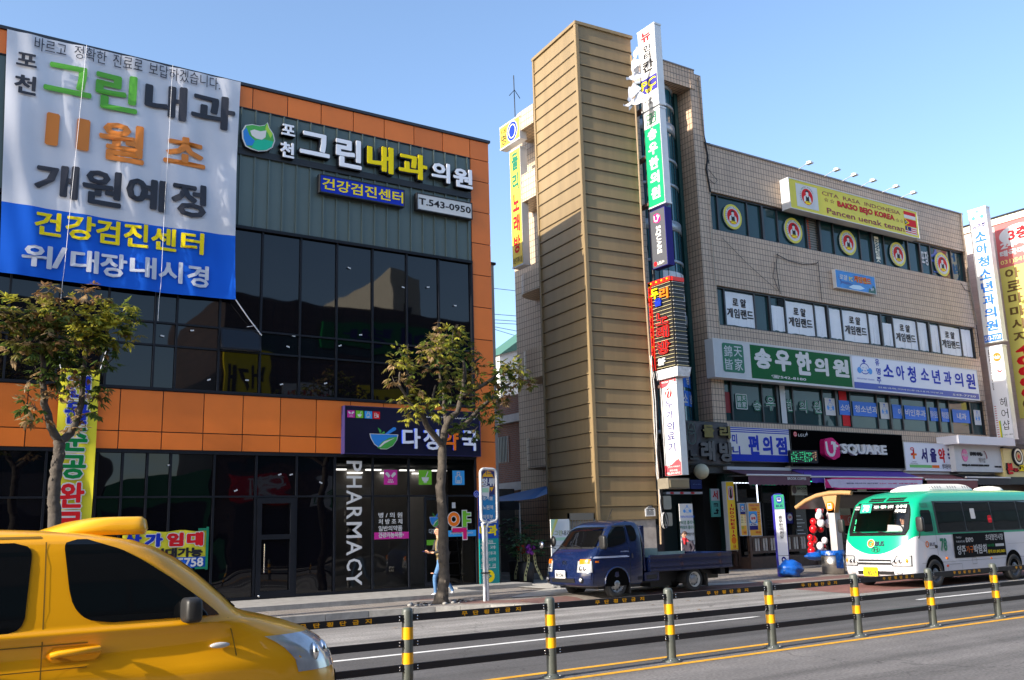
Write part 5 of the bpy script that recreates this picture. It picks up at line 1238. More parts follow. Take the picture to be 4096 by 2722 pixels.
# neon karaoke sign
t, G, a0,b0,a1,b1 = proj('neon_karaoke_sign', XS-.1, Z3, ((1650,95),(1832,32),(1920,868),(1705,905)), K_black, 'red edged neon karaoke sign of black slats between two white projecting signs', side=K_black, thick=.5)
def fn(b):
 n = int((b1-b0)/.125)
 for k in range(n):
  z = b0+.05+k*.125
  b.fbox(G, a0+.1, z, a1-.0, z+.011, .02, .06, mat('slat_cream', srgb(200,190,150), .5)); b.fbox(G, a0+.1, z+.02, a1, z+.105, .0, .03, K_black)
  b.box(XS-.08, XS+.42, -a1-.05, -a1+.02, z, z+.012, MT['slat_cream'] if k % 3 == 0 else K_lgrey); b.box(XS-.08, XS+.4, -a1-.03, -a1+.02, z+.02, z+.105, K_black)
part(t, 'slats', fn)
NRED = mat('neon_red', srgb(225,40,25), .4)
def fn(b):
 b.fbox(G, a0-.02, b0, a0+.12, b1+.02, .0, .09, NRED); b.fbox(G, a0-.02, b1-.10, a1+.04, b1+.04, .0, .09, NRED); b.box(XS-.1, XS+.42, -a1-.06, -a1+.06, b1-.1, b1+.04, NRED)
part(t, 'red_edge', fn)
def fn(b):
 k = 0; z = b0+.1
 while z < b1-.1: b.ball(G(a0+.05, z, .1), .035, K_red if k % 2 else K_yellow, 8, 6); z += .17; k += 1
 a = a0+.15
 while a < a1: b.ball(G(a, b1-.03, .1), .035, K_yellow if k % 2 else K_red, 8, 6); a += .13; k += 1
part(t, 'bulbs', fn)
def fn(b):
 w_, h_ = a1-a0, b1-b0; X = lambda q: a0+q*w_; Z = lambda q: b0+q*h_; NR = mat('tube_red', srgb(200,30,30), .35)
 for ch, q0, q1 in (('노',.49,.63),('래',.34,.475),('방',.16,.31)):
  b.text(G, ch, X(.28),Z(q0),X(.86),Z(q1), .12, NR, .045, .06); b.text(G, ch, X(.30),Z(q0+.006),X(.84),Z(q1-.006), .125, K_black, .0)
 b.text(G, '두', X(.14),Z(.8),X(.5),Z(.92), .13, K_yellow, .03, .04); b.text(G, '울', X(.28),Z(.71),X(.62),Z(.8), .13, K_blue, .03, .04); b.text(G, '리', X(.55),Z(.77),X(.95),Z(.9), .13, K_orange, .03, .04)
 b.text(G, 'BF', X(.3),Z(.04),X(.62),Z(.12), .12, K_lgrey, .06, .05)
part(t, 'lettering', fn)
tag(part(t, 'torn_wrap', lambda b: b.hexa([G(a0,b0-.32,.02),G(a1+.05,b0-.3,.02),G(a1+.05,b0-.3,-.5),G(a0,b0-.32,-.5),G(a0-.05,b0-.02,.06),G(a1+.1,b0,.06),G(a1+.1,b0,-.55),G(a0-.05,b0-.02,-.55)], mat('plastic_wrap', srgb(220,220,225), .3, var=.3, vs=5, bump=.03, bs=9))), 'white plastic sheeting wrapped round the foot')
# dark phone shop sign
DGR = mat('charcoal_face', srgb(78,80,88), .4)
t, G, a0,b0,a1,b1 = proj('phone_shop_blade_sign', XS, Z2, ((1640,835),(1785,765),(1825,1315),(1672,1370)), DGR, 'charcoal projecting blade sign with pink hexagon, turned lettering', side=K_navy, thick=.3)
def fn(b):
 w_, h_ = a1-a0, b1-b0; X = lambda q: a0+q*w_; Z = lambda q: b0+q*h_
 G2 = Frame(G(X(.36),Z(.72),.008), (0,0,-1), -G.r*-1); G2 = Frame(G(X(.36),Z(.71),.008), (0,0,-1), G.r); G2.n = G.n
 b.text(G2, 'SQUARE', 0, 0, .48*h_, .34*w_, 0, K_white, .03)
 b.ell(G, X(.24), Z(.075), .1*w_, .1*w_, .008, K_red); b.text(G, 'LGU+', X(.38),Z(.045),X(.8),Z(.1), .008, K_white, .02)
part(t, 'lettering', fn)
def fn(b):
 w_, h_ = a1-a0, b1-b0; hexmark(b, G, a0+.28*w_, b0+.76*h_, a0+.72*w_, b0+.93*h_, .012, .0)
part(t, 'emblem', fn)
# green herbal sign
t, G, a0,b0,a1,b1 = proj('herbal_blade_sign', XS, P1, ((240,1055),(412,955),(0,0),(0,0)), K_white, 'tall green projecting sign with five white letters and a square seal on top', thick=.26) if False else (None,)*6
G = FL(XS); p = G.px(P1(240,1055)); q = G.px(P1(412,955)); e = G.px(Z2(1795,730)); h = G.px(Z2(1645,790))
def proj2(name, X, face, label, a0, b0, a1, b1, **k): return proj(name, X, lambda x,y:(x,y), (None,)*4, face, label, **k)
def blade(name, X, a0, b0, a1, b1, face, label, thick=.28, side=None):
 G = FL(X); t = thing(name, G((a0+a1)/2, b0, -thick/2), label, 'sign'); SIDE = side or mat('sign_case', srgb(205,208,212), .45, .2, var=.08)
 b = MB(); b.fbox(G, a0, b0, a1, b1, -thick, 0, SIDE)
 b.fbox(G, a0-.02, b0-.03, a1+.02, b0+.03, -thick-.01, .012, SIDE); b.fbox(G, a0-.02, b1-.03, a1+.02, b1+.03, -thick-.01, .012, SIDE); b.build('case', t)
 b = MB(); b.rect(G, a0+.02, b0+.02, a1-.02, b1-.02, .014, face); b.build('face', t); return t
a0, a1, b0, b1 = (p[0]+h[0])/2, (q[0]+e[0])/2, (e[1]+h[1])/2, (p[1]+q[1])/2
t = blade('herbal_blade_sign', XS, a0, b0, a1, b1, K_white, 'tall green projecting sign with five white letters and a square seal on top')
GRB = mat('blade_green', srgb(0,150,100), .4)
def fn(b):
 w_, h_ = a1-a0, b1-b0; X = lambda q: a0+q*w_; Z = lambda q: b0+q*h_; b.rect(G, a0+.02, b0+.02, a1-.02, Z(.83), .018, GRB)
 for k, ch in enumerate('송우한의원'): z = .815-k*.155; b.text(G, ch, X(.22),Z(z-.125),X(.78),Z(z), .022, K_white, .045)
part(t, 'lettering', fn)
part(t, 'seal', lambda b: seal(b, G, a0+.2*(a1-a0), b0+.86*(b1-b0), a0+.8*(a1-a0), b0+.975*(b1-b0), .018, g2, K_white))
# internet cafe sign on top, torn
p = G.px(P1(182,195)); q = G.px(P1(355,88)); e = G.px(P1(408,925)); h = G.px(P1(232,1015))
a0, a1, b0, b1 = (p[0]+h[0])/2, (q[0]+e[0])/2, (e[1]+h[1])/2, (p[1]+q[1])/2
t = blade('internet_cafe_sign', XS, a0, b0, a1, b1, K_white, 'topmost torn white projecting sign with blue square, shreds of cloth hanging off', .3)
def fn(b):
 w_, h_ = a1-a0, b1-b0; X = lambda q: a0+q*w_; Z = lambda q: b0+q*h_; n = .02
 b.poly(G, [(X(.1),Z(.86)),(X(.9),Z(.92)),(X(.9),Z(.85)),(X(.5),Z(.79)),(X(.15),Z(.82))], n-.002, K_lgrey)
 b.text(G, '뉴', X(.2),Z(.83),X(.8),Z(.96), n, K_red, .04); b.text(G, '인', X(.3),Z(.70),X(.72),Z(.785), n, K_text_black, .035); b.text(G, '터', X(.3),Z(.605),X(.72),Z(.69), n, K_text_black, .035); b.text(G, '칸', X(.2),Z(.45),X(.85),Z(.59), n, K_text_black, .035)
 b.rect(G, X(.0)+.02, Z(.19), X(1)-.02, Z(.375), n, mat('cafe_blue', srgb(55,50,140), .4)); b.text(G, 'PC', X(.08),Z(.245),X(.92),Z(.35), n+.003, K_yellow, .014); b.text(G, '방', X(.3),Z(.195),X(.72),Z(.245), n+.003, K_yellow, .04)
 b.text(G, '송우리점', X(.2),Z(.08),X(.8),Z(.115), n, K_text_black); b.text(G, '3층', X(.4),Z(.04),X(.62),Z(.07), n, K_text_black)
part(t, 'lettering', fn)
def fn(b):
 CL_ = mat('torn_cloth', srgb(215,215,222), .6); rk = random.Random(11)
 for (x0,y0),(x1,y1),wd in (((175,470),(150,640),.28),((205,610),(60,680),.34),((185,740),(80,905),.36),((215,900),(40,945),.22),((180,340),(170,450),.16),((225,830),(95,980),.26),((150,560),(215,650),.2)):
  G2 = FY(22.3); p0, p1 = G2.px(P1(x0,y0)), G2.px(P1(x1,y1)); n = 7; L = []; Rr = []
  dx, dz = p1[0]-p0[0], p1[1]-p0[1]; ln = math.hypot(dx,dz); nx, nz = -dz/ln, dx/ln
  for i in range(n+1):
   s_ = i/n; w_ = wd*(1-.75*s_)*rk.uniform(.6,1.2)/2; j = rk.uniform(-.05,.05)
   L.append(G2(p0[0]+dx*s_+nx*w_, p0[1]+dz*s_+nz*w_+j, .05+.1*math.sin(3*s_+wd*9))); Rr.append(G2(p0[0]+dx*s_-nx*w_, p0[1]+dz*s_-nz*w_+j, -.05+.1*math.cos(4*s_+wd*5)))
  b.add(L+Rr, [(i, i+1, n+2+i, n+1+i) for i in range(n)], CL_, True)
part(t, 'torn_cloth', fn)
# brackets holding the stack of signs
t = thing('sign_mast', (XS+.3,24.3,5), 'dark steel brackets and post behind the stacked projecting signs', 'bracket')
part(t, 'post', lambda b: b.tube([(XS+.15,22.9,4.4),(XS+.15,22.9,18.0)], .06, K_dark, 8))
for z in (6.2,9.2,12.5,14.2,16.0): part(t, 'arm', lambda b: b.box(XS+.05,XS+.25,22.6,24.55,z,z+.1,mat('rusty_arm', (.12,.06,.05), .7)))

# air conditioner box under the white sign
G = FL(XS-.0); x0 = XS-.15; q = FY(22.0).rect(P3, 440,495,800,715)
t = thing('air_conditioner', (21,22.1,q[1]), 'weathered louvred air conditioner box hung below the white projecting sign', 'air conditioner')
part(t, 'case', lambda b: b.box(q[0], q[2]-.05, 22.0, 22.5, q[1]+.06, q[3]-.05, mat('ac_case', srgb(120,112,98), .6, var=.2)))
def fn(b):
 z = q[1]+.1
 while z < q[3]-.12: b.box(q[0]+.05, q[2]-.1, 21.97, 22.0, z, z+.018, mat('ac_louvre', srgb(165,150,120), .6)); z += .035
part(t, 'louvre', fn)

# ---- right end blade signs
XQ = 43.35; G = FL(XQ)
p = G.px(P6(330,152)); q = G.px(P6(552,85)); e = G.px(P7(808,190)); h = G.px(P7(580,225))
a0, a1, b0, b1 = (p[0]+h[0])/2, (q[0]+e[0])/2, (e[1]+h[1])/2, (p[1]+q[1])/2
t = blade('paediatric_blade_sign', XQ, a0, b0, a1, b1, K_white, 'tall white projecting sign with blue letters at the right end of the tiled block', .35)
def fn(b):
 w_, h_ = a1-a0, b1-b0; X = lambda q: a0+q*w_; Z = lambda q: b0+q*h_; n = .02
 b.rect(G, a0+.02, b0+.02, a1-.02, Z(.055), n, mat('blade_blue', srgb(30,105,200), .4)); b.text(G, '543-7720', X(.06),Z(.012),X(.94),Z(.045), n+.003, K_white, .02)
 b.text(G, '유명주', X(.15),Z(.845),X(.9),Z(.885), n, K_navy, .02); b.text(G, 'PEDIATRIC CLINIC', X(.12),Z(.895),X(.92),Z(.905), n, LB)
 for k, ch in enumerate('소아청소년과의원'): z = .825-k*.0955; b.text(G, ch, X(.2),Z(z-.078),X(.86),Z(z), n, mat('blade_blue', (0,0,0)), .035)
part(t, 'lettering', fn)
part(t, 'emblem', lambda b: baby(b, G, a0+.18*(a1-a0), b0+.91*(b1-b0), a0+.86*(a1-a0), b0+.985*(b1-b0), .02, MT['blade_blue'], LB))
p = G.px(P7(565,290)); q = G.px(P7(775,255)); e = G.px(P7(938,1425)); h = G.px(P7(722,1450))
a0, a1, b0, b1 = (p[0]+h[0])/2, (q[0]+e[0])/2, (e[1]+h[1])/2, (p[1]+q[1])/2
t = blade('hair_salon_blade_sign', XQ, a0, b0, a1, b1, mat('pale_face', srgb(232,232,236), .4), 'white projecting hair salon sign with orange disc, below the blue lettered one', .35)
def fn(b):
 w_, h_ = a1-a0, b1-b0; X = lambda q: a0+q*w_; Z = lambda q: b0+q*h_; n = .02
 b.ell(G, X(.62), Z(.88), .25*w_, .25*w_, n, K_orange); b.text(G, 'HaIr', X(.42),Z(.86),X(.82),Z(.90), n+.003, K_white, .03)
 G2 = Frame(G(X(.12),Z(.97),n), (0,0,-1), G.r); G2.n = G.n; b.text(G2, 'KIM JI AE AVENUE HAIR SHOP', 0, 0, .44*h_, .1*w_, 0, K_text_black, .02)
 for k, ch in enumerate('헤어샵'): z = .44-k*.12; b.text(G, ch, X(.45),Z(z-.1),X(.85),Z(z), n, K_text_black)
 b.poly(G, [(X(.52),Z(.75)),(X(.7),Z(.73)),(X(.95),Z(.74)),(X(.72),Z(.71)),(X(.55),Z(.72))], n, MT['hair_brown']); b.text(G, 'T.541-1823', X(.4),Z(.04),X(.95),Z(.055), n, K_text_black)
 for k in range(14): b.rect(G, X(.08),Z(.03+k*.025),X(.2),Z(.036+k*.025), n, K_red)
 b.rect(G, X(.24),Z(.01),X(.32),Z(.2), n, K_yellow); b.rect(G, X(.32),Z(.01),X(.36),Z(.2), n+.001, mat('strip_green', (0,0,0)))
part(t, 'lettering', fn)
# massage banner on the pink wall
G = FL(XP); p = G.px(P6(680,318)); q = G.px(P6(1020,225)); zsp = G.px(P6(775,865))[1]; zb_ = G.px(P7(1000,1180))[1]; a0 = p[0]; a1 = a0+2.3; b1 = p[1]
t = thing('massage_banner', G((a0+a1)/2, zb_, .05), 'red and yellow cloth banner on the pale pink side wall', 'banner')
part(t, 'cloth', lambda b: (b.rect(G, a0, zsp, a1, b1, .05, mat('banner_red', srgb(205,105,105), .6, spec=.2)), b.rect(G, a0, zb_, a1, zsp, .05, mat('banner_pale_yellow', srgb(215,205,110), .6, spec=.2))))
def fn(b):
 n = .06; w_ = a1-a0; X = lambda q: a0+q*w_
 b.ell(G, X(.5), b1-.75*1, .42*w_, .5, n, K_white); b.text(G, '3층', X(.28), b1-1.05, X(.75), b1-.42, n+.003, K_red, .04)
 zz = lambda y: G.px(P6(760,y))[1]
 b.text(G, '24시간', X(.08), zz(640), X(.95), zz(545), n, K_white, .05); b.text(G, '태국마사지', X(.05), zz(735), X(.97), zz(655), n, K_white, .05); b.text(G, '031)541-2280', X(.04), zz(845), X(.98), zz(775), n, mat('pale_yellow_ink', srgb(235,220,130), .5), .02)
 h_ = (zsp-zb_)
 BR = mat('brown_ink', srgb(100,75,35), .5)
 for k, ch in enumerate('아로마마사지'): z = zsp-.1-k*h_*.085; b.text(G, ch, X(.1), z-h_*.07, X(.42), z, n, BR, .03)
 for k, ch in enumerate('타이마사지'): z = zsp-.1-k*h_*.1; b.text(G, ch, X(.58), z-h_*.07, X(.9), z, n, BR, .03)
 for k, ch in enumerate('40000'): z = zsp-h_*.53-k*h_*.07; b.text(G, ch, X(.1), z-h_*.06, X(.42), z, n, K_red, .06)
 b.text(G, '(1', X(.1), zsp-h_*.94, X(.3), zsp-h_*.88, n, BR, .02)
part(t, 'lettering', fn)

# ---- yellow signs on the sunny side of the tiled block
XA = 18.47; G = FL(XA)
p = G.px(V3(132,828)); q = G.px(V3(200,797)); e = G.px(V3(212,1502)); h = G.px(V3(155,1527)); a0, a1, b0, b1 = (p[0]+h[0])/2, (q[0]+e[0])/2, (e[1]+h[1])/2, (p[1]+q[1])/2
t = blade('side_karaoke_sign', XA, a0, b0, a1, b1, mat('sign_warm_yellow', srgb(240,205,60), .4), 'tall yellow projecting sign with green and red letters left of the bronze tower', .3)
def fn(b):
 w_, h_ = a1-a0, b1-b0; X = lambda q: a0+q*w_; Z = lambda q: b0+q*h_
 for k, (ch, M_) in enumerate(zip('둘리노래방', (g2,g2,K_red,K_red,K_red))): z = .97-k*.178; b.text(G, ch, X(.2),Z(z-.15),X(.82),Z(z), .02, M_, .04)
 b.text(G, '최신기계시설', X(.08),Z(.02),X(.92),Z(.075), .02, mat('brown_ink', (0,0,0)), .02)
part(t, 'lettering', fn)
p = G.px(V3(75,690)); q = G.px(V3(160,625)); h = G.px(V3(78,815)); a0, a1, b0, b1 = p[0], q[0]+.35, h[1], (p[1]+q[1])/2
t = blade('side_round_logo_sign', XA, a0, b0, a1, b1, MT['sign_warm_yellow'], 'wide yellow sign with blue disc at the very top of the sunny side wall', .3)
part(t, 'lettering', lambda b: (b.text(G, '대', a0+.1, b0+.55, a0+.42, b1-.12, .02, K_text_black, .02), b.text(G, '명', a0+.1, b0+.1, a0+.42, b0+.5, .02, K_text_black, .02), b.ell(G, a0+.85, (b0+b1)/2, .36, .4, .018, K_white), b.ell(G, a0+.85, (b0+b1)/2, .33, .37, .02, K_blue), b.ring(G, a0+.85, (b0+b1)/2, .24, .28, .04, .023, K_white, 20)))

# ================================================================== shop fronts and street furniture
F = FY(YB)
SHG = glass('shop_window_dark', (.006,.007,.008), wave=.01, ior=1.5)
sf = thing('shop_front_row', (32,YB,.2), 'row of dark ground floor shop fronts under the tiled block', 'shop front')
b = MB()
b.fbox(F, 22.6, 3.55, 25.7, 4.3, -.4, .05, K_granite); b.fbox(F, 20.5, .2, 22.4, 4.3, -.9, -.3, K_granite); b.fbox(F, 25.2, .2, 25.6, 3.6, -.4, .0, mat('dark_green_door', (.008,.03,.026), .35))
b.fbox(F, 25.6, 3.5, 42.7, 4.05, -.3, .0, K_black)
for x0, x1 in ((28.85,29.4),(36.0,36.45),(39.7,40.2)): b.fbox(F, x0, .2, x1, 3.6, -.5, .02, K_granite)
b.build('pillar', sf)
b = MB()
for x0, x1 in ((25.9,28.8),(29.5,32.6),(32.7,35.9),(36.5,39.6),(40.2,42.6)):
 b.rect(F, x0, .35, x1, 3.5, -.3, SHG)
 for x in (x0, (x0+x1)/2, x1): b.fbox(F, x-.04, .2, x+.04, 3.5, -.32, -.24, K_dark)
 b.fbox(F, x0, .2, x1, .4, -.32, -.24, K_dark); b.fbox(F, x0, 2.5, x1, 2.56, -.32, -.24, K_dark)
b.build('shop_window', sf)
b = MB(); b.fbox(F, 22.8, .2, 25.2, 3.5, -1.5, -1.45, mat('entrance_wall', (.02,.035,.032), .6)); b.fbox(F, 24.1, .25, 24.9, 2.5, -1.44, -1.38, MT['dark_green_door']); b.fbox(F, 22.8, .2, 24.0, .75, -1.3, -1.2, K_lgrey)
b.build('stair_entrance', sf)
b = MB(); b.tube([F(24.82,1.1,-1.3),F(24.82,1.8,-1.3)], .02, K_chrome); b.fbox(F, 24.3, 2.2, 24.42, 2.4, -1.37, -1.35, MT['sticker_green']); b.build('handle', sf)

# wall things round the stair door (seen between the signs)
r_ = F.rect(P3, 822,545,1005,690); t = sign('second_floor_sign', F, r_, -.25, -.1, mat('deep_blue', srgb(15,40,110), .5), 'small dark blue sign over the stair door')
part(t, 'lettering', lambda b: b.text(F, '원(2층)', r_[0]+.08, r_[1]+.15, r_[2]-.05, r_[3]-.15, -.09, mat('pale_blue_ink', srgb(110,150,210), .5), .02))
r_ = F.rect(P3, 460,735,1028,770); t = sign('menu_strip', F, (r_[0],r_[1],r_[2],r_[3]), -.3, -.15, K_lgrey, 'narrow white menu strip with red ovals over the stair door')
part(t, 'pictures', lambda b: [b.ell(F, r_[0]+x*(r_[2]-r_[0]), (r_[1]+r_[3])/2, .10, .035, -.145, K_red, 16) for x in (.15,.42,.72)])
FV = F.off(-.1); r_ = FV.rect(P3, 1105,690,1218,1130)
t = sign('pharmacy_strip_sign', FV, (r_[0], r_[1], r_[0]+.42, r_[3]), -.06, 0, mat('strip_teal', srgb(90,175,165), .5), 'narrow teal vertical pharmacy sign beside the stair door')
part(t, 'lettering', lambda b: (b.rect(FV, r_[0], r_[3]-.42, r_[0]+.42, r_[3], .003, K_lgrey), b.text(FV, '서', r_[0]+.08, r_[3]-.37, r_[0]+.34, r_[3]-.06, .006, K_red, .03), b.vtext(FV, '울약국', r_[0]+.08, r_[1]+.35, r_[0]+.34, r_[3]-.5, .004, K_text_black, .04), b.poly(FV, [(r_[0]+.08,r_[1]+.1),(r_[0]+.3,r_[1]+.1),(r_[0]+.3,r_[1]+.2),(r_[0]+.36,r_[1]+.2),(r_[0]+.25,r_[1]+.3),(r_[0]+.16,r_[1]+.2),(r_[0]+.22,r_[1]+.2),(r_[0]+.22,r_[1]+.15),(r_[0]+.08,r_[1]+.15)], .004, K_text_black)))
# clinic roll-up stand
YC = 22.6; FC = FY(YC); r_ = FC.rect(P3, 612,925,860,1560)
t = thing('clinic_banner_stand', FC((r_[0]+r_[2])/2, .2, 0), 'white roll up banner with baby emblem behind the blue truck bed', 'banner stand')
part(t, 'panel', lambda b: b.fbox(FC, r_[0], .3, r_[2], r_[3], -.02, 0, K_white))
part(t, 'stand', lambda b: (b.fbox(FC, r_[0]+.1, .2, r_[2]-.1, .3, -.15, .12, K_grey), b.tube([FC((r_[0]+r_[2])/2,.3,-.05),FC((r_[0]+r_[2])/2,r_[3],-.05)], .015, K_grey)))
def fn(b):
 q = FC.rect(P3, 668,945,808,1080); baby(b, FC, *q, .004, LB, LB)
 for y0,y1,s_,M_ in ((1112,1145,'유명주소아청소년과의원',STB),(1190,1245,'*비염 클리닉',g2),(1268,1322,'*아토피 클리닉',g2),(1382,1420,'예방접종 전문기관',K_text_black),(1500,1535,'영유아검진',K_text_black)): b.text(FC, s_, *FC.rect(P3, 625,y0,850,y1), .004, M_, .02)
part(t, 'lettering', fn)
# INDONESIA sign
YI = 23.75; FI = FY(YI); r_ = FI.rect(P3, 1352,575,1465,1560); q = FI.px(P3(1468,575)); zb = FI.px(V7(1390,1160))[1]
x0, x1, z1 = r_[0], FI.px(P3(1500,1070))[0], r_[3]; x0 = FI.px(P3(1385,1070))[0]
t = thing('indonesia_sign', FI((x0+x1)/2, zb, -.15), 'tall yellow sign with red stacked capitals and white side, by the wooden porch', 'sign')
part(t, 'case', lambda b: (b.fbox(FI, x0-.02, zb, x1+.02, z1, -.2, -.02, K_lgrey), b.fbox(FI, x0, zb+.02, x1, z1-.02, -.02, 0, mat('warm_sign_yellow', srgb(235,195,20), .5))))
def fn(b):
 h_ = z1-zb
 for k, ch in enumerate('INDONESIA'): z = z1-.33*h_-k*h_*.054; xm = (x0+x1)/2; b.text(FI, ch, xm-(.03 if ch == 'I' else .1), z-h_*.04, xm+(.03 if ch == 'I' else .1), z, .004, K_red, .05)
 b.ell(FI, (x0+x1)/2, zb+.145*h_, .12, .12, .004, K_orange); 
 for d in (-.05,.02): b.poly(FI, [((x0+x1)/2+d,zb+.04*h_),((x0+x1)/2+d+.05,zb+.04*h_),((x0+x1)/2+d+.035,zb+.085*h_),((x0+x1)/2+d+.015,zb+.085*h_)], .005, K_red)
 b.text(FI, 'Lantai 4', x0+.05, zb+.01*h_, x1-.05, zb+.032*h_, .004, K_red)
part(t, 'lettering', fn)
part(t, 'emblem', lambda b: (b.rect(FI, x0+.05, z1-.27*(z1-zb), x1-.05, z1-.07*(z1-zb), .003, K_lgrey), b.ring(FI, (x0+x1)/2, z1-.17*(z1-zb), .11, .2, .03, .005, K_red), b.poly(FI, [((x0+x1)/2-.06,z1-.24*(z1-zb)),((x0+x1)/2+.06,z1-.24*(z1-zb)),((x0+x1)/2+.04,z1-.13*(z1-zb)),((x0+x1)/2,z1-.1*(z1-zb)),((x0+x1)/2-.04,z1-.13*(z1-zb))], .006, K_text_black)))
# wooden porch
WD = mat('porch_wood', (.075,.04,.027), .6, var=.35, vs=6); WD2 = mat('porch_wood_pale', (.42,.38,.34), .6, var=.2, vs=6)
pr = thing('wooden_porch', (27,23.9,.2), 'dark wooden porch with slatted railing in front of the coffee shop', 'porch')
yf = 23.55; FP_ = FY(yf); xa, xb_ = FP_.px(P3(1555,1500))[0], 28.9; xm = FP_.px(V7(1490,1200))[0]; zr = FP_.px(V7(1500,1068))[1]; zd = FP_.px(V7(1500,1205))[1]
part(pr, 'deck', lambda b: (b.box(xm, 28.9, yf, YB+.1, .18, zd, WD), b.box(xa-.4, xm, yf+.5, YB+.1, .18, .34, WD)))
def fn(b):
 for y, a0, a1 in ((yf, xm, 28.9),(yf+.45, xa-.1, xm)):
  b.box(a0, a1, y, y+.08, zr-.07, zr, WD); b.box(a0, a1, y, y+.08, zd+.12, zd+.2, WD)
  for x in (a0, (a0+a1)/2, a1-.1): b.box(x, x+.11, y-.01, y+.1, zd if a0 == xm else .3, zr+.03, WD)
part(pr, 'railing', fn)
def fn(b):
 for y, a0, a1 in ((yf, xm, 28.9),(yf+.45, xa-.1, xm)):
  x = a0+.18; k = 0
  while x < a1-.1: b.box(x, x+.075, y+.02, y+.055, zd+.2, zr-.07, WD2 if k % 3 else WD); x += .135; k += 1
part(pr, 'slats', fn)
# cigarette boards
YM = 23.7; FM = FY(YM)
TOB = mat('poster_amber', srgb(235,170,45), .5, var=.1, vs=3)
def tob(label, V, bx, fn_): 
 r_ = FM.rect(V,*bx); t = sign('menu_poster', FM, r_, -.06, 0, TOB, label, 'poster board', K_lgrey, .025); part(t, 'print', lambda b: fn_(b, r_)); return t
def cig(b, x0, z0, x1, z1, n):
 h_ = z1-z0; b.rect(FM, x0, z0, x1, z1, n, ICB); b.rect(FM, x0, z0, x1, z0+.22*h_, n+.002, K_navy); b.ell(FM, (x0+x1)/2, z0+.62*h_, .42*(x1-x0), .27*h_, n+.002, K_white); b.ring(FM, (x0+x1)/2, z0+.62*h_, .42*(x1-x0), .27*h_, .015, n+.003, K_navy); b.text(FM, '담배', x0+.25*(x1-x0), z0+.54*h_, x1-.25*(x1-x0), z0+.7*h_, n+.005, K_red, .05)
 b.rect(FM, x0+.05*(x1-x0), z0+.22*h_, x1-.05*(x1-x0), z0+.36*h_, n+.003, K_white); b.text(FM, 'KTRA', x0+.15*(x1-x0), z0+.245*h_, x1-.15*(x1-x0), z0+.335*h_, n+.005, K_navy, .04)
def f1(b, r_): 
 w_, h_ = r_[2]-r_[0], r_[3]-r_[1]; X = lambda q: r_[0]+q*w_; Z = lambda q: r_[1]+q*h_
 b.text(FM, '커피는 역시', X(.1),Z(.9),X(.9),Z(.96), .004, K_magenta, .02); b.text(FM, '맛있게!!!', X(.28),Z(.79),X(.72),Z(.86), .004, K_red, .03); cig(b, X(-.02), Z(.18), X(.7), Z(.75), .012)
 for k in range(5): b.rect(FM, X(.75), Z(.42+.07*k), X(.92), Z(.44+.07*k), .004, K_red)
 b.text(FM, '맥주안주', X(.5),Z(.06),X(.9),Z(.13), .004, K_red, .03)
tob('amber menu board with large blue and white cigarette sticker on the porch railing', P3, (1690,918,1912,1420), f1)
def f2(b, r_):
 w_, h_ = r_[2]-r_[0], r_[3]-r_[1]; X = lambda q: r_[0]+q*w_; Z = lambda q: r_[1]+q*h_
 b.rect(FM, X(0), Z(.66), X(1), Z(1), .003, mat('board_back_grey', (.12,.12,.12), .5)); cig(b, X(.12), Z(.67), X(.85), Z(.99), .006); b.rect(FM, X(.05), Z(.3), X(.95), Z(.64), .003, mat('menu_cream', srgb(235,215,150), .5))
 for k in range(5): b.rect(FM, X(.1), Z(.4+.05*k), X(.5), Z(.412+.05*k), .005, K_text_black); b.rect(FM, X(.7), Z(.4+.05*k), X(.9), Z(.412+.05*k), .005, K_red)
 b.text(FM, '김치', X(.12),Z(.2),X(.5),Z(.28), .004, MT['icon_green'], .03); b.text(FM, '매운탕', X(.4),Z(.05),X(.85),Z(.12), .004, K_red, .03)
tob('narrow amber menu board with cream list, beside the yellow capitals sign', P3, (1555,925,1682,1415), f2)
t = sign('cigarette_sign', F, (28.4,1.72,28.72,2.12), -.2, -.05, K_navy, 'small dark blue cigarette sign on the granite pillar', 'sign')
part(t, 'print', lambda b: (b.ell(F, 28.56, 1.95, .13, .13, -.046, K_white), b.text(F, '담배', 28.48, 1.9, 28.64, 2.0, -.044, K_red, .04)))
# lit string under the awning
def lights(name, M_, p0, p1, n, label):
 o = MB()
 for k in range(n):
  p = p0.lerp(p1, k/(n-1)); o.box(p.x-.045, p.x+.045, p.y-.02, p.y+.02, p.z-.013, p.z+.013, M_)
 return o
LW = mat('lit_white_bulb', (.8,.85,1), .5, emit=1.1); LG = mat('lit_green_bulb', (.05,.9,.5), .5, emit=1.5)
b = lights('x', LW, at_y(P3(1470,598),YB-.2), at_y(P3(1800,600),YB-.2), 8, ''); p = at_y(P3(1825,600),YB-.2); q = at_y(P3(1850,905),YB-.2)
for k in range(9): c = p.lerp(q,k/8); b.box(c.x-.013,c.x+.013,c.y-.02,c.y+.02,c.z-.045,c.z+.045,LW)
t = b.build('light_string', None, p); tag(t, 'string of lit white lamps round the coffee shop window', 'string lights')
b = lights('x', LG, at_y(P4(555,885),YB-.9), at_y(P4(930,892),YB-.9), 9, ''); t = b.build('light_string', None, at_y(P4(740,890),YB-.9)); tag(t, 'short string of green lamps under the purple awning', 'string lights')

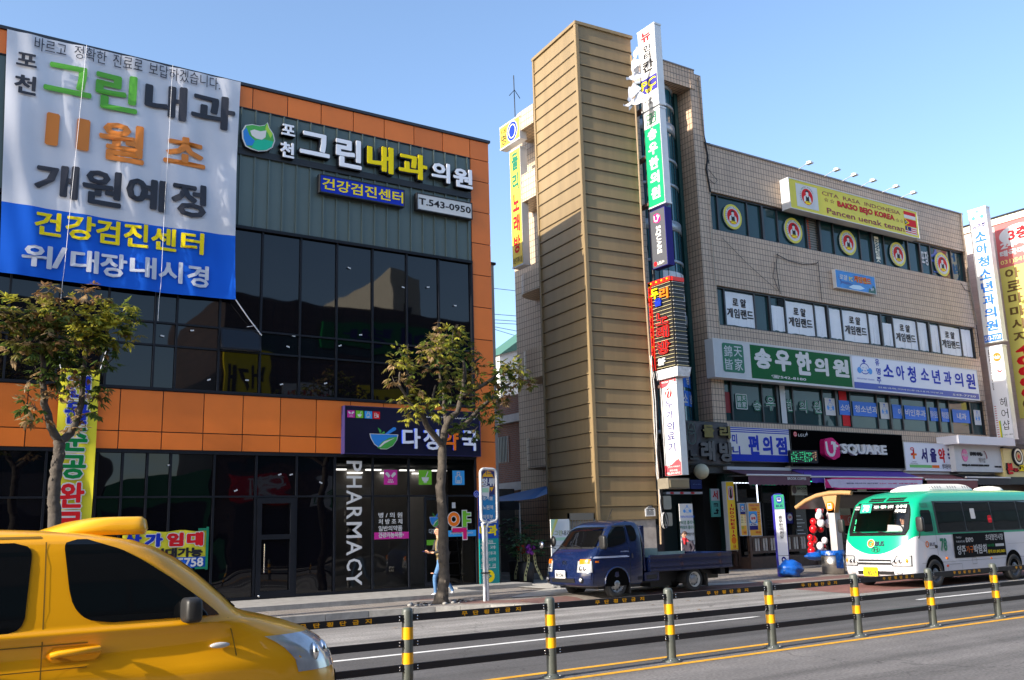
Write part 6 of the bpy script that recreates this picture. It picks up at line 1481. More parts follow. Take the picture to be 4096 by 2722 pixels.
# awnings
def awning(x0, x1, zt, yo, zf, val, col, label, arm=True):
 t = thing('awning', ((x0+x1)/2, YB, zf), label, 'awning', None)
 M_ = mat('awning_'+col[0], col[1], .7, var=.12, vs=2)
 b = MB(); n = 8
 for k in range(n):
  a, c = x0+(x1-x0)*k/n, x0+(x1-x0)*(k+1)/n
  b.quad([(a,yo,zf),(c,yo,zf),(c,YB-.1,zt),(a,YB-.1,zt)], M_); b.quad([(a,yo,zf-.03),(c,yo,zf-.03),(c,YB-.1,zt-.03),(a,YB-.1,zt-.03)][::-1], M_)
 b.build('canopy', t)
 b = MB(); n = 30; s_ = [.03*abs(math.sin(k*math.pi/2)) for k in range(n+1)]
 for k in range(n): a, c = x0+(x1-x0)*k/n, x0+(x1-x0)*(k+1)/n; b.quad([(a,yo-.01,zf-val-s_[k]),(c,yo-.01,zf-val-s_[k+1]),(c,yo-.01,zf),(a,yo-.01,zf)], M_)
 b.build('valance', t)
 b = MB(); b.tube([(x0-.05,yo,zf),(x1+.05,yo,zf)], .035, K_lgrey, 8); b.box(x0-.05,x1+.1,YB-.25,YB-.02,zt-.02,zt+.09,mat('awning_box', srgb(190,190,195), .4))
 for x in (x0+.1,x1-.1): b.tube([(x,yo,zf-.02),(x,YB-.1,zt-.25)], .02, K_grey, 6)
 b.build('frame', t)
 return t
YA = YB-1.15
q0, q1 = at_y(P4(700,795),YA), at_y(P3(1690,475),YA); zt = at_y(P4(490,715),YB-.15).z
t = awning(q1.x, q0.x, zt, YA, (q0.z+q1.z)/2, .33, ('maroon_grey', srgb(95,60,75)), 'faded maroon awning over the coffee shop')
FA = FY(YA-.02); part(t, 'lettering', lambda b: b.text(FA, 'BROOK COFFEE', *FA.rect(P4, 350,822,645,866), .006, K_white, .02))
x1 = at_y(P5(470,780),YA).x; zf = (at_y(P4(740,812),YA).z+at_y(P5(465,780),YA).z)/2; zt = at_y(P4(560,690),YB-.15).z
t = awning(q0.x+.08, x1, zt, YA, zf, .2, ('purple', srgb(75,45,150)), 'bright purple awning under the black fascia')
x0 = at_y(P5(555,805),YA).x; x1 = at_y(P5(1268,805),YA).x; zf = at_y(P5(900,803),YA).z; zt = at_y(P5(500,715),YB-.15).z
t = awning(x0-.1, x1, zt, YA, zf, .36, ('maroon', srgb(120,65,65)), 'reddish brown awning right of the purple one')
x0 = at_y(P5(1090,750),YA+.2).x; x1 = at_y(P5(1745,780),YA+.2).x; zf = at_y(P5(1400,770),YA+.2).z
t = awning(x0+.1, x1, at_y(P5(1200,720),YB-.15).z, YA+.2, zf, .3, ('black', (.02,.02,.024)), 'black awning at the right end under the hair salon sign')
# purple and white banner under the purple awning
FB = FY(YA-.12); q = FB.rect(P4, 925,828,1000,1010); p = FB.px(P5(465,800)); xl, xr, zt_, zb2 = FB.px(P4(940,900))[0], p[0], FB.px(P4(925,828))[1], FB.px(P4(970,1010))[1]
t = thing('promo_banner', FB((xl+xr)/2, zb2, 0), 'white and magenta cloth banner hung under the purple awning', 'banner')
part(t, 'cloth', lambda b: (b.fbox(FB, xl, zb2, xr, zt_, -.02, 0, mat('banner_pale', srgb(200,190,215), .6, var=.1, vs=3)), b.poly(FB, [(xl,zt_),(xl+.35,zt_),(xl+.45,zt_-.35),(xl+.8,zb2+.05),(xl+.3,zb2),(xl,zb2)], .004, K_magenta), b.poly(FB, [(xl+.12,zt_-.08),(xl+.4,zt_-.06),(xl+.5,zt_-.35),(xl+.75,zb2+.1),(xl+.35,zb2+.06)], .007, MT['banner_pale']), b.rect(FB, xl, zt_-.05, xr, zt_, .004, K_magenta), b.rect(FB, xl, zb2, xr, zb2+.05, .004, K_magenta)))
def fn(b):
 q = FB.rect(P4, 1268,875,1770,965); b.text(FB, '집에 아이가 있다면', q[0], zb2+.2, q[2], zt_-.18, .008, mat('grey_violet_ink', srgb(60,50,100), .5), .035); q2 = FB.px(P4(1770,920)); b.text(FB, 'U+ tv로 바꾸세요', q2[0]+.1, zb2+.2, xr-.3, zt_-.18, .008, K_magenta, .035)
part(t, 'lettering', fn)
# hanging coffee sign
YK = 23.5; FK = FY(YK); r_ = FK.rect(P4, 415,955,668,1105)
t = thing('coffee_hanging_sign', FK(r_[0],r_[1],0), 'small pale hanging sign with brown emblem in front of the dark coffee shop', 'sign')
part(t, 'panel', lambda b: b.fbox(FK, r_[0], r_[1], r_[2], r_[3], -.04, 0, mat('pale_board', srgb(150,145,130), .5)))
part(t, 'lettering', lambda b: (b.text(FK, 'BROOK', *FK.rect(P4,500,978,660,1020), .004, K_text_black, .02), b.text(FK, 'COFFEE', *FK.rect(P4,575,1032,664,1060), .004, K_text_black), b.text(FK, '브루크', *FK.rect(P4,615,1070,664,1088), .004, K_text_black), b.ell(FK, *FK.px(P4(460,1020)), .12, .14, .004, mat('coffee_brown', (.06,.02,.015), .5))))
part(t, 'chain', lambda b: (b.tube([FK(r_[0]+.1,r_[3],-.02),FK(r_[0]+.1,r_[3]+.5,-.02)], .01, K_dark, 5), b.tube([FK(r_[2]-.1,r_[3],-.02),FK(r_[2]-.1,r_[3]+.5,-.02)], .01, K_dark, 5)))
# two electricity meters and the cables
for k, (bx, lb) in enumerate((((362,802,498,1010),'upper cream electricity meter box at the stair entrance'),((380,1065,515,1272),'lower cream electricity meter box with a loop of cable beside it'))):
 FE = FY(23.3); r_ = FE.rect(P3,*bx); t = thing('electricity_meter', FE((r_[0]+r_[2])/2, r_[1], -.1), lb, 'meter box', 'meter boxes')
 def fn(b):
  pts = [(r_[0]+.03,r_[1]),(r_[2]-.03,r_[1]),(r_[2],r_[1]+.05),(r_[2],r_[3]-.03),(r_[2]-.04,r_[3]),(r_[0]+.04,r_[3]),(r_[0],r_[3]-.03),(r_[0],r_[1]+.05)]; b.poly(FE, pts, 0, mat('meter_cream', srgb(195,190,170), .45), .22)
 part(t, 'case', fn); part(t, 'window', lambda b: b.fbox(FE, r_[0]+.14, r_[1]+.25, r_[2]-.08, r_[3]-.18, .0, .012, mat('meter_window', srgb(120,115,95), .2)))
 part(t, 'back_board', lambda b: b.fbox(FE, r_[0]+.05, r_[1]+.05, r_[2]-.05, r_[3]-.05, -.75, -.22, K_granite))
cb = thing('cable_bundle', (21.0,23.2,.3), 'bundle of pale cables and conduit running down beside the bronze tower', 'cable')
FCb = FY(22.75); rk = random.Random(9)
part(cb, 'conduit', lambda b: b.tube([FCb(*FCb.px(p)) for p in (P1(118,430),P1(165,1000),P1(195,1560),Z3(1600,0),Z3(1660,900),P2(215,1180),P3(290,500),P3(330,1560))], .035, mat('conduit_pale', srgb(140,120,95), .7), 8))
for k in range(5):
 o_ = rk.uniform(-.1,.15)
 def fn(b):
  pts = [P2(165,180),P2(195,560),P2(225,900),P2(255,1400),P3(270,420),P3(310,900),P3(350,1250)]
  L = []
  for i, p in enumerate(pts): a, z = FCb.px(p); L.append(FCb(a+o_+rk.uniform(-.06,.08), z, .06+rk.uniform(0,.05)))
  b.tube(L, .014, K_lgrey if k % 2 else K_dark, 5)
 part(cb, 'cable', fn)
def fn(b):
 a, z = FCb.px(P3(340,1190)); b.add([],[],K_dark)
 for j in range(4): b.tube([FCb(a+.13*math.cos(t)*(1-.06*j), z+.25*math.sin(t), .12+.02*j) for t in [i*.45 for i in range(15)]], .014, K_dark if j % 2 else K_lgrey, 5)
part(cb, 'cable_coil', fn)
# cables on the tiled wall
t = thing('wall_wires', (25.6,24.2,5), 'thin dark wires tacked across the tiled front', 'wire')
def wire(V, pts, rad=.018, M_=K_dark, n=.05):
 part(t, 'wire', lambda b: b.tube([F(*F.px(V(*p)), n) for p in pts], rad*.7, M_, 5))
wire(P1, [(808,660),(845,1060),(862,1230),(885,1330),(905,1460),(920,1560)], .03); wire(P1, [(870,1340),(930,1350)], .02)
wire(Z2, [(2160,165),(2190,300),(2175,420),(2200,560),(2215,640)], .05); wire(Z2, [(2190,420),(2240,480),(2280,530),(2250,560),(2205,520)], .015)
wire(V4, [(150,440),(160,760),(205,1300),(230,1500)], .012, mat('pale_wire', srgb(205,195,175), .6)); wire(V4, [(620,900),(612,1000),(640,1180)], .02); wire(V4, [(615,905),(700,950),(800,975),(890,970),(905,955)], .022); wire(V4, [(903,955),(918,1110),(930,1230)], .02); wire(V4, [(600,960),(590,1060),(630,1160)], .015)
wire(V4, [(235,790),(400,960),(610,1150)], .01); wire(P6, [(255,170),(275,400),(310,640),(340,900),(370,1150),(420,1400),(450,1560)], .05, mat('pipe_tan', srgb(120,110,100), .6)); wire(P6, [(250,1050),(300,1130),(370,1160)], .02)
wire(P7, [(440,0),(470,200),(485,400)], .03)
for (x0,y0),(x1,y1) in (((V4(738,293)),V4(842,268)),(V4(940,352),V4(1025,314)),(V4(1058,390),V4(1147,350)),(V4(1195,430),V4(1278,388)),(V4(1340,470),V4(1435,432)),(V4(1478,505),V4(1560,474))):
 pass
arms = [((765,303),(835,268)),((945,352),(1025,315)),((1068,390),(1148,351)),((1200,428),(1278,390)),((1345,470),(1438,432)),((1478,503),(1560,475))]
ll = ('leftmost','second from left','third from left','third from right','second from right','rightmost')
for k, ((xa,ya),(xb2,yb2)) in enumerate(arms):
 p = at_y(V4(xa,ya), YB+.1); p.z = 16.28; q = at_y(V4(xb2,yb2), YB-1.2)
 t = thing('sign_lamp', p, ll[k]+' of the six white arm lamps along the roof edge', 'lamp', 'arm lamps on the roof edge')
 part(t, 'arm', lambda b: b.tube([p, q], .015, K_lgrey, 6))
 part(t, 'lamp_head', lambda b: (b.ball(q+Vector((.0,-.10,.0)), .10, K_white, 10, 6, (1.5,1.2,.55)), b.box(q.x-.09,q.x+.09,q.y-.24,q.y+.02,q.z-.07,q.z-.03,K_lgrey)))
# antenna on the roof behind
p = at_y((2060,1044/2.54), 29); q0 = at_y((2059,400),28.0); q1 = at_y((2062,305),28.0)
t = thing('roof_aerial', (q0.x,28,16.5), 'thin dark aerial rod on the roof left of the bronze tower', 'aerial'); part(t, 'rod', lambda b: (b.tube([(q0.x,28,16.5),(q0.x-.02,28,q1.z)], .018, K_dark, 6), b.tube([(q0.x-.25,28,q1.z-.9),(q0.x,28,q1.z-.6),(q0.x+.25,28,q1.z-.9)], .015, K_dark, 5)))
# power lines seen in the gap
t = thing('power_lines', (25,60,14), 'thin overhead wires crossing the gap between the two buildings', 'wire')
for y0, y1 in ((1460,1462),(1256,1260),(1275,1282),(1290,1297)): pass
for (a, b_) in (((1985,1153),(2053,1163)),((1985,1256),(2056,1264)),((1985,1278),(2056,1285)),((1985,1291),(2056,1297)),((1985,1307),(2056,1323)),((1985,1318),(2056,1342))):
 p, q = at_y(a, 60), at_y(b_, 60); d = (q-p); part(t, 'wire', lambda b: b.tube([p-d*3, p-d+Vector((0,0,-.1)), q, q+d*4], .022, K_dark, 4))

# ---- bus stop post (white tube frame) by the tree
pb = at_walk(Z6(1757,818)); YS = pb.y; FSn = FY(YS)
t = thing('bus_stop_sign', (pb.x, YS, pb.z), 'old bus stop sign in white tube frame, blue and yellow panel, by the street tree', 'bus stop')
WT = mat('white_tube', srgb(205,205,205), .4, var=.2, vs=8)
a0, z1 = FSn.px(L7(128,115)); a1 = FSn.px(L7(322,110))[0]; z0 = FSn.px(L7(128,775))[1]; zz0 = FSn.px(L7(225,740))[1]
xm = pb.x
def fn(b):
 r = .10; cc = lambda cx_, cz_, t0, t1: [FSn(cx_+r*math.cos(R_(t0+(t1-t0)*k/5)), cz_+r*math.sin(R_(t0+(t1-t0)*k/5)), 0) for k in range(6)]
 pts = [FSn(xm-.035, pb.z-.1, 0), FSn(xm-.035, z0-.16, 0), FSn(xm-.06, z0-.06, 0), FSn(a0+.15, z0-.0, 0)] + cc(a0+r, z0+r, 270, 180) + cc(a0+r, z1-r, 180, 90) + cc(a1-r, z1-r, 90, 0) + cc(a1-r, z0+r, 0, -90) + [FSn(xm+.09, z0-.04, 0), FSn(xm+.045, z0-.16, 0), FSn(xm+.045, pb.z-.1, 0)]
 b.tube(pts, .036, WT, 8)
 b.box(xm-.09, xm+.1, YS-.06, YS+.06, pb.z+.62, pb.z+.65, K_black)
part(t, 'frame', fn)
DB = mat('bus_sign_navy', srgb(45,50,105), .5); MB_ = mat('bus_sign_blue', srgb(35,125,180), .5, var=.15, vs=6)
zm = FSn.px(L7(220,440))[1]
part(t, 'panel', lambda b: (b.fbox(FSn, a0+.05, zm, a1-.05, z1-.05, -.01, .01, DB), b.fbox(FSn, a0+.05, z0+.05, a1-.05, zm, -.01, .01, MB_)))
def fn(b):
 cx_, cz_ = FSn.px(L7(222,280)); w_ = (a1-a0)*.4; b.ell(FSn, cx_, cz_, w_, w_*1.5, .014, mat('bus_sign_yellow', srgb(225,165,30), .5)); b.rect(FSn, cx_-w_*.8, cz_-.12, cx_+w_*.8, cz_+.12, .017, DB)
 b.text(FSn, '버스', cx_-.15, cz_+.17, cx_+.15, cz_+.33, .018, DB, .01); b.text(FSn, '정류', cx_-.22, cz_-.09, cx_+.22, cz_+.09, .020, K_white, .04); b.text(FSn, '소', cx_-.02, cz_-.34, cx_+.14, cz_-.18, .018, DB, .02)
 for y0,y1,s_ in ((448,508,'동서울'),(570,625,'노원역'),(690,740,'의정부')): q = FSn.rect(L7,155,y0,285,y1); b.text(FSn, s_, *q, .014, K_white, .02)
 q = FSn.rect(L7, 133,325,240,470); b.poly(FSn, [(q[0],q[1]+.05),(q[2]-.02,q[1]),(q[2],q[3]),(q[0]+.02,q[3]-.03)], .024, K_white); b.rect(FSn, q[0]+.02, q[3]-.16, q[2]-.03, q[3]-.06, .026, mat('notice_green', srgb(160,205,170), .5))
part(t, 'lettering', fn)

# ---- bus stop pillar on the right
FP2 = Frame(at_walk(Z8(20,590)), (.86,-.5,0), (0,0,1)); o = FP2.o
hgt = FP2.px(V8(400,885))[1]; wd = FP2.px(Z8(145,575))[0]; w0 = FP2.px(V8(372,890))[0]
wd = 1.0
t = thing('bus_stop_pillar', o, 'tall blue pillar sign with white panel marking the bus stop', 'bus stop')
PIL = mat('pillar_blue', srgb(50,45,150), .45); PW = mat('pillar_white', srgb(210,210,215), .45)
xl_, xr_ = FP2.px(V8(372,1000))[0], FP2.px(V8(445,1000))[0]; xf_ = FP2.px(V8(392,1000))[0]
def fn(b):
 pts = [(xf_-.02,0),(xr_+.02,0),(xr_+.02,hgt-.1)]+[((xf_+xr_)/2+((xr_-xf_)/2+.02)*math.cos(R_(a)), hgt-.1+.12*math.sin(R_(a))) for a in range(10,171,20)]+[(xf_-.02,hgt-.1)]
 b.poly(FP2, pts, 0, PIL, .13)
part(t, 'body', fn)
def fn(b):
 z = lambda y: FP2.px(V8(415,y))[1]
 b.rect(FP2, xf_, z(962), xr_, z(888), .006, mat('pillar_green', srgb(60,160,125), .45)); b.rect(FP2, xf_, z(1278), xr_, z(965), .006, PW); b.rect(FP2, xf_, z(1208), xr_, z(1206), .008, K_dark)
 xm = (xf_+xr_)/2; q_ = xr_-xf_; b.text(FP2, 'BUS', xm-.32*q_, z(953), xm+.32*q_, z(940), .01, K_navy, .02); b.ell(FP2, xm, z(914), .3*q_, .36*q_, .009, mat('pic_blue', srgb(35,75,160), .5)); b.rect(FP2, xm-.19*q_, z(922), xm+.19*q_, z(904), .011, PW); b.rect(FP2, xm-.15*q_, z(915), xm+.15*q_, z(906), .012, K_navy)
 zt_, zb2 = z(978), z(1118); b.vtext(FP2, '송우한의원앞', xm-.2*q_, zb2, xm+.2*q_, zt_-.1, .01, K_text_black, .02)
 b.ell(FP2, xm, z(1228), .22*q_, .28*q_, .01, K_navy, 16); b.ell(FP2, xm, z(1228), .1*q_, .13*q_, .012, K_white, 12)
part(t, 'panel', fn)

# ---- bus shelter with curved roof
p = at_walk(Z8(620,560)); SHX, SHY = p.x, p.y
sh = thing('bus_shelter', (SHX+2.5, SHY, p.z), 'bus shelter with curved tan roof edge and grey posts behind the bus', 'bus shelter')
FSh = FL(SHX); FSy = FY(SHY)
TAN = mat('shelter_tan', srgb(165,128,84), .6); 
zc = FSy.px(P4(1060,1120))[1]
arc = [(P4(545,1215)),P4(700,1120),P4(850,1065),P4(1000,1035),P4(1130,1030),P4(1270,1045)]
# the roof curves across the pavement (in Y) and runs along the street (in X)
prof = [(SHY+1.35,-.30),(SHY+.95,-.10),(SHY+.5,.04),(SHY+.0,.10),(SHY-.45,.09),(SHY-.8,.06)]
z0 = at_y(P4(1060,1075), SHY).z - .05
def fn(b):
 vs = []
 for x in (SHX-.1, SHX+5.6):
  for y, z in prof: vs.append((x,y,z0+z))
  for y, z in prof: vs.append((x,y,z0+z-.09))
 n = len(prof); fs = []
 for i in range(n-1): fs += [(i,i+1,2*n+i+1,2*n+i),(n+i+1,n+i,3*n+i,3*n+i+1)]
 b.add(vs, fs, mat('shelter_roof', (.06,.055,.05), .4), True)
 for i in range(n-1): b.add([vs[i],vs[i+1],vs[n+i+1],vs[n+i]], [(0,1,2,3)], TAN); b.add([vs[2*n+i],vs[2*n+i+1],vs[3*n+i+1],vs[3*n+i]], [(0,1,2,3)], TAN)
 b.tube([(SHX-.12,y,z0+z-.04) for y, z in prof], .07, TAN, 8)
part(sh, 'roof', fn)
GP = mat('shelter_post', srgb(165,160,160), .5, var=.1)
for x in (SHX, SHX+5.3):
 part(sh, 'post', lambda b: (b.box(x-.13, x+.13, SHY-.12, SHY+.12, p.z, z0-.3, GP), b.poly(FL(x-.13), [(-SHY-.12,z0-.55),(-SHY+.12,z0-.55),(-SHY+.26,z0-.02),(-SHY-.28,z0-.02)], 0, TAN, .2)))
FSe = FL(SHX-.13); part(sh, 'emblem', lambda b: (b.ell(FSe, -SHY, z0-.34, .14, .14, .05, K_orange, 24, .05), b.rect(FSe, -SHY-.07, z0-.42, -SHY+.07, z0-.26, .055, K_white), b.rect(FSe, -SHY-.05, z0-.34, -SHY+.05, z0-.28, .058, K_orange)))
part(sh, 'rear_panel', lambda b: (b.box(SHX+1.5, SHX+5.2, SHY+.75, SHY+.8, p.z+.4, z0-.9, GL_P), b.box(SHX+1.3, SHX+5.2, SHY+.7, SHY+.82, z0-.95, z0-.62, mat('shelter_red', srgb(150,50,35), .5)), b.box(SHX+1.4,SHX+5.2,SHY+.4,SHY+.75,p.z+.42,p.z+.46,WD)))
FRr = FY(SHY+.7); part(sh, 'lettering', lambda b: (b.text(FRr, 'BUS STOP', SHX+2.0, z0-.88, SHX+3.3, z0-.70, .005, K_lgrey, .02), b.ring(FRr, SHX+1.65, z0-.78, .1, .11, .02, .006, K_lgrey)))

# ---- litter bin, bags, balloons
p0, p1 = at_walk(Z8(495,560)), at_walk(Z8(640,565)); cx_, cy_ = (p0.x+p1.x)/2, (p0.y+p1.y)/2; rr_ = .34; zb = walk_z(cx_,cy_); zt = at_y(Z8(560,345), cy_).z
t = thing('litter_bin', (cx_,cy_,zb), 'round stainless steel litter bin with blue liner at the bus stop', 'bin')
part(t, 'drum', lambda b: b.lathe((cx_,cy_,zb), (0,0,1), [(0,0),(rr_,0),(rr_,zt-zb-.05),(rr_-.02,zt-zb-.05),(0,zt-zb-.1)], mat('brushed_steel', (.50,.47,.44), .28, .9, var=.1), 26))
BAG = mat('blue_plastic', srgb(15,80,165), .3, var=.3, vs=7, bump=.03, bs=9)
part(t, 'liner', lambda b: (b.lathe((cx_,cy_,zb), (0,0,1), [(rr_-.04,zt-zb-.2),(rr_-.02,zt-zb+.02),(rr_+.03,zt-zb),(rr_+.025,zt-zb-.12)], BAG, 26), b.add([], [], BAG), b.quad([(cx_-.30,cy_-rr_-.02,zt-.5),(cx_+.02,cy_-rr_-.03,zt-.52),(cx_+.04,cy_-rr_-.02,zt-.05),(cx_-.26,cy_-rr_+.02,zt-.05)], BAG), b.quad([(cx_+.2,cy_-.3,zt-.3),(cx_+.4,cy_-.15,zt-.32),(cx_+.36,cy_-.12,zt-.04),(cx_+.22,cy_-.28,zt-.04)], BAG)))
def lump(name, c, sx, sy, sz, label, seed):
 b = MB(); rk = random.Random(seed); b.ball((0,0,0), 1, BAG, 22, 14); ph = [rk.uniform(0,6) for _ in range(8)]
 for i, v in enumerate(b.v):
  x, y, z = v; k = 1+.10*math.sin(5*x+ph[0])*math.sin(4*y+ph[1])+.08*math.sin(9*z+ph[2]+3*x)+.05*math.sin(14*x+ph[3])*math.sin(13*y+ph[4]+5*z)
  tap = 1-.35*max(0, z); b.v[i] = (c[0]+x*k*sx*tap, c[1]+y*k*sy*tap, c[2]+sz+max(-.98,z*k)*sz)
 o = b.build(name, None, c); return tag(o, label, 'rubbish bag')
p = at_walk(Z8(260,600)); lump('rubbish_bag', Vector((p.x,p.y+.35,walk_z(p.x,p.y+.35))), .42, .33, .26, 'full blue rubbish bag lying between the pillar sign and the bin', 3)
p = at_walk(Z8(410,440)); pz = at_y(Z8(410,435), 21.2); lump('rubbish_bag', Vector((pz.x,21.2,pz.z)), .5, .3, .16, 'flat blue sack under the balloon column', 5)
BR_, BW_ = mat('balloon_red', srgb(205,20,30), .18, coat=.3), mat('balloon_white', srgb(215,210,218), .18, coat=.3)
YBn = 21.2; FBn = FY(YBn)
t = thing('balloon_column', FBn(*FBn.px(P4(880,1560)),0), 'column of tied red and white balloons beside the shelter post', 'balloons')
bl = [(P4,865,1265,55,0),(P4,965,1235,45,1),(P4,875,1340,62,0),(P4,975,1320,60,1),(P4,800,1360,40,1),(P4,795,1420,55,1),(P4,880,1450,58,0),(P4,975,1440,62,1),(P4,775,1520,50,0),(P4,825,1540,60,1),(P4,940,1550,60,1),
      (Z8,382,140,37,0),(Z8,452,138,32,0),(Z8,412,85,36,1),(Z8,482,88,38,1),(Z8,445,28,33,0),(Z8,385,240,35,0),(Z8,447,248,30,1),(Z8,355,220,28,0),(Z8,405,300,35,1),(Z8,470,310,36,0),(Z8,360,285,30,0),(Z8,368,345,38,0),(Z8,440,360,36,1),(Z8,500,10,38,1),(Z8,390,20,32,1)]
for V_, x, y, r, c in bl:
 k = 3.92 if V_ is P4 else 2.36; p = FBn.px(V_(x,y)); rad = 1.05*r/k/FPX*(FBn(p[0],p[1])-EYE).dot(AF)
 part(t, 'balloon', lambda b: b.ball(FBn(p[0],p[1],(.14 if c else -.05)), rad, (BR_,BW_)[c], 16, 10, (.95,.95,1.06)))
t_ = thing('shop_step', (29.5,23.6,.2), 'low dark step in front of the phone shop door', 'step'); part(t_, 'slab', lambda b: b.box(28.95,31.5,23.4,YB+.1,.15,.34,mat('step_dark', (.06,.05,.045), .6)))
# menu chalkboard leaning in the shop front
FCk = FY(23.9); r_ = FCk.rect(Z8, 205,140,335,310); t = sign('menu_board', FCk, r_, -.04, 0, K_black, 'black menu board with rows of tiny white writing beside the balloons', 'board')
part(t, 'lettering', lambda b: [b.rect(FCk, r_[0]+.08, r_[1]+.1+k*.13, r_[2]-.15-.1*(k%3), r_[1]+.12+k*.13, .004, K_lgrey) for k in range(9)])

# ---- things in the alley mouth
F_A = FY(20.9); r_ = F_A.rect(V7, 168,955,302,1230)
t = thing('white_banner_stand', F_A((r_[0]+r_[2])/2, .18, 0), 'white clinic banner stand with pale green corner behind the cab of the truck', 'banner stand')
part(t, 'panel', lambda b: b.fbox(F_A, r_[0], .3, r_[2], r_[3], -.02, 0, mat('banner_bright', srgb(225,228,230), .5)))
part(t, 'stand', lambda b: (b.fbox(F_A, r_[0]+.15, .17, r_[2]-.15, .3, -.2, .15, K_grey), b.tube([F_A((r_[0]+r_[2])/2,.3,-.06),F_A((r_[0]+r_[2])/2,r_[3],-.06)], .015, K_grey)))
def fn(b):
 w_ = r_[2]-r_[0]; x = r_[0]; z = r_[3]
 b.poly(F_A, [(x,z),(x+.4*w_,z),(x,z-.5)], .004, mat('mint', srgb(175,215,190), .5)); b.poly(F_A, [(x+.25*w_,z),(x+.4*w_,z),(x,z-.5),(x,z-.36)], .006, mat('lemon', srgb(215,215,120), .5))
 q = F_A.rect(V7, 192,1028,244,1060); b.text(F_A, '그린', *q, .004, mat('olive_ink', srgb(150,165,60), .5), .01); q = F_A.rect(V7, 246,1028,298,1060); b.text(F_A, '내과', *q, .004, K_dark, .01); q = F_A.rect(V7,178,1030,190,1042); b.text(F_A, '포', *q, .004, K_dark); q = F_A.rect(V7,178,1046,190,1058); b.text(F_A, '천', *q, .004, K_dark)
 b.rect(F_A, x+.18*w_, r_[1]+.55, x+.8*w_, r_[1]+.63, .004, MT['mint']); b.rect(F_A, x+.1*w_, r_[1]+.4, x+.9*w_, r_[1]+.43, .004, K_lgrey)
part(t, 'lettering', fn)
# two potted congratulation plants with ribbons
LEAFD = mat('plant_leaf', (.03,.09,.025), .5, var=.3, vs=8)
def potted(p, h, spread, label, rib, seed, flower):
 t = thing('potted_plant', p, label, 'potted plant', 'congratulation plants'); rk = random.Random(seed)
 part(t, 'pot', lambda b: b.lathe(p, (0,0,1), [(0,0),(.2,0),(.26,.62),(.22,.64),(0,.6)], mat('pot_dark', (.02,.02,.025), .5), 16))
 def fn(b):
  for k in range(70):
   a = rk.uniform(0,6.28); r = spread*math.sqrt(rk.random()); z = h*(.62+.38*rk.random())-.25*(r/spread)**2*h*.5
   c = p+Vector((r*math.cos(a), r*math.sin(a)*.8, z))
   for j in range(5):
    d = Vector((math.cos(a+j*1.26), math.sin(a+j*1.26), -.35)).normalized(); s_ = d.cross(Vector((0,0,1))).normalized()*.045; l = rk.uniform(.13,.22)
    b.add([c, c+d*l*.5+s_, c+d*l, c+d*l*.5-s_], [(0,1,2,3)], LEAFD)
 part(t, 'foliage', fn)
 part(t, 'stem', lambda b: [b.tube([p+Vector((0,0,.55)), p+Vector((.1*math.cos(k*2),.1*math.sin(k*2),h*.6)), p+Vector((.4*spread*math.cos(k*2),.4*spread*math.sin(k*2),h*.85))], .018, mat('stem_brown', (.09,.06,.035), .7), 5) for k in range(4)])
 def fn(b):
  RB = mat('ribbon_cream', srgb(175,170,120), .6)
  for s_ in (-1,1):
   L = []; n = 8
   for i in range(n+1):
    v = i/n; L.append(p+Vector((s_*(.06+.22*v)+.03*math.sin(v*7+s_), -.24-.12*v, .95-.85*v)))
   b.add([q+Vector((-.045,0,0)) for q in L]+[q+Vector((.045,0,0)) for q in L], [(i,n+1+i,n+2+i,i+1) for i in range(n)], RB)
   for i in range(n-1): q = (L[i]+L[i+1])/2; b.add([q+Vector((-.02,-.012,.03)),q+Vector((.02,-.012,.03)),q+Vector((.02,-.012,-.03)),q+Vector((-.02,-.012,-.03))], [(3,2,1,0)], K_dark)
 part(t, 'ribbon', fn)
 part(t, 'bow', lambda b: [b.ball(p+Vector((rk.uniform(-.15,.15),-.26+rk.uniform(-.06,.06),.98+rk.uniform(-.1,.12))), .06, flower, 8, 6) for k in range(12)])
p = at_z(Z6(2065,640), .2); potted(Vector((p.x,p.y+.1,.2)), 2.0, .85, 'tall leafy potted plant with orange bow and cream ribbons in the alley mouth', 1, 2, mat('bow_orange', srgb(190,60,30), .5))
p = at_z(Z6(2150,655), .2); potted(Vector((p.x,p.y+.05,.2)), 1.5, .6, 'shorter potted plant with purple bow and cream ribbons in the alley mouth', 1, 3, mat('bow_purple', srgb(110,30,140), .5))

# ---- fence down the middle of the road
fe = thing('median_fence', (10.8,9.73,0), 'black three rail fence with grey posts and yellow bands along the middle of the road', 'fence')
YF = 9.73; POST_G = mat('post_grey', (.075,.085,.075), .45, var=.15, vs=6); RAIL = mat('rail_black', (.011,.011,.016), .4); RBAND = mat('reflective_yellow', srgb(245,175,15), .35)
px = [4.98+1.946*(k) for k in range(-4, 14)]
for x in px:
 o = MB()
 o.lathe((x,YF,0), (0,0,1), [(.062,0.01),(.062,.90),(.056,.925),(.035,.94),(0,.943)], POST_G, 18)
 po = o.build('post', fe)
 bb = MB(); bb.lathe((x,YF,0), (0,0,1), [(.0645,.605),(.0645,.735)], RBAND, 18); bb.build('yellow_band', po)
 bb = MB(); bb.lathe((x,YF,0), (0,0,1), [(.0645,.345),(.0645,.465)], RBAND, 18); bb.build('yellow_band', po)
 bb = MB(); bb.lathe((x,YF,0), (0,0,1), [(.13,.002),(.13,.012),(.075,.03),(.064,.05)], POST_G, 16); 
 for k in range(4): bb.ball((x+.1*math.cos(k*1.57+.7), YF+.1*math.sin(k*1.57+.7), .022), .014, K_grey, 6, 4)
 bb.build('base_plate', po)
zr_ = ((.795,.868),(.524,.597),(.268,.340))
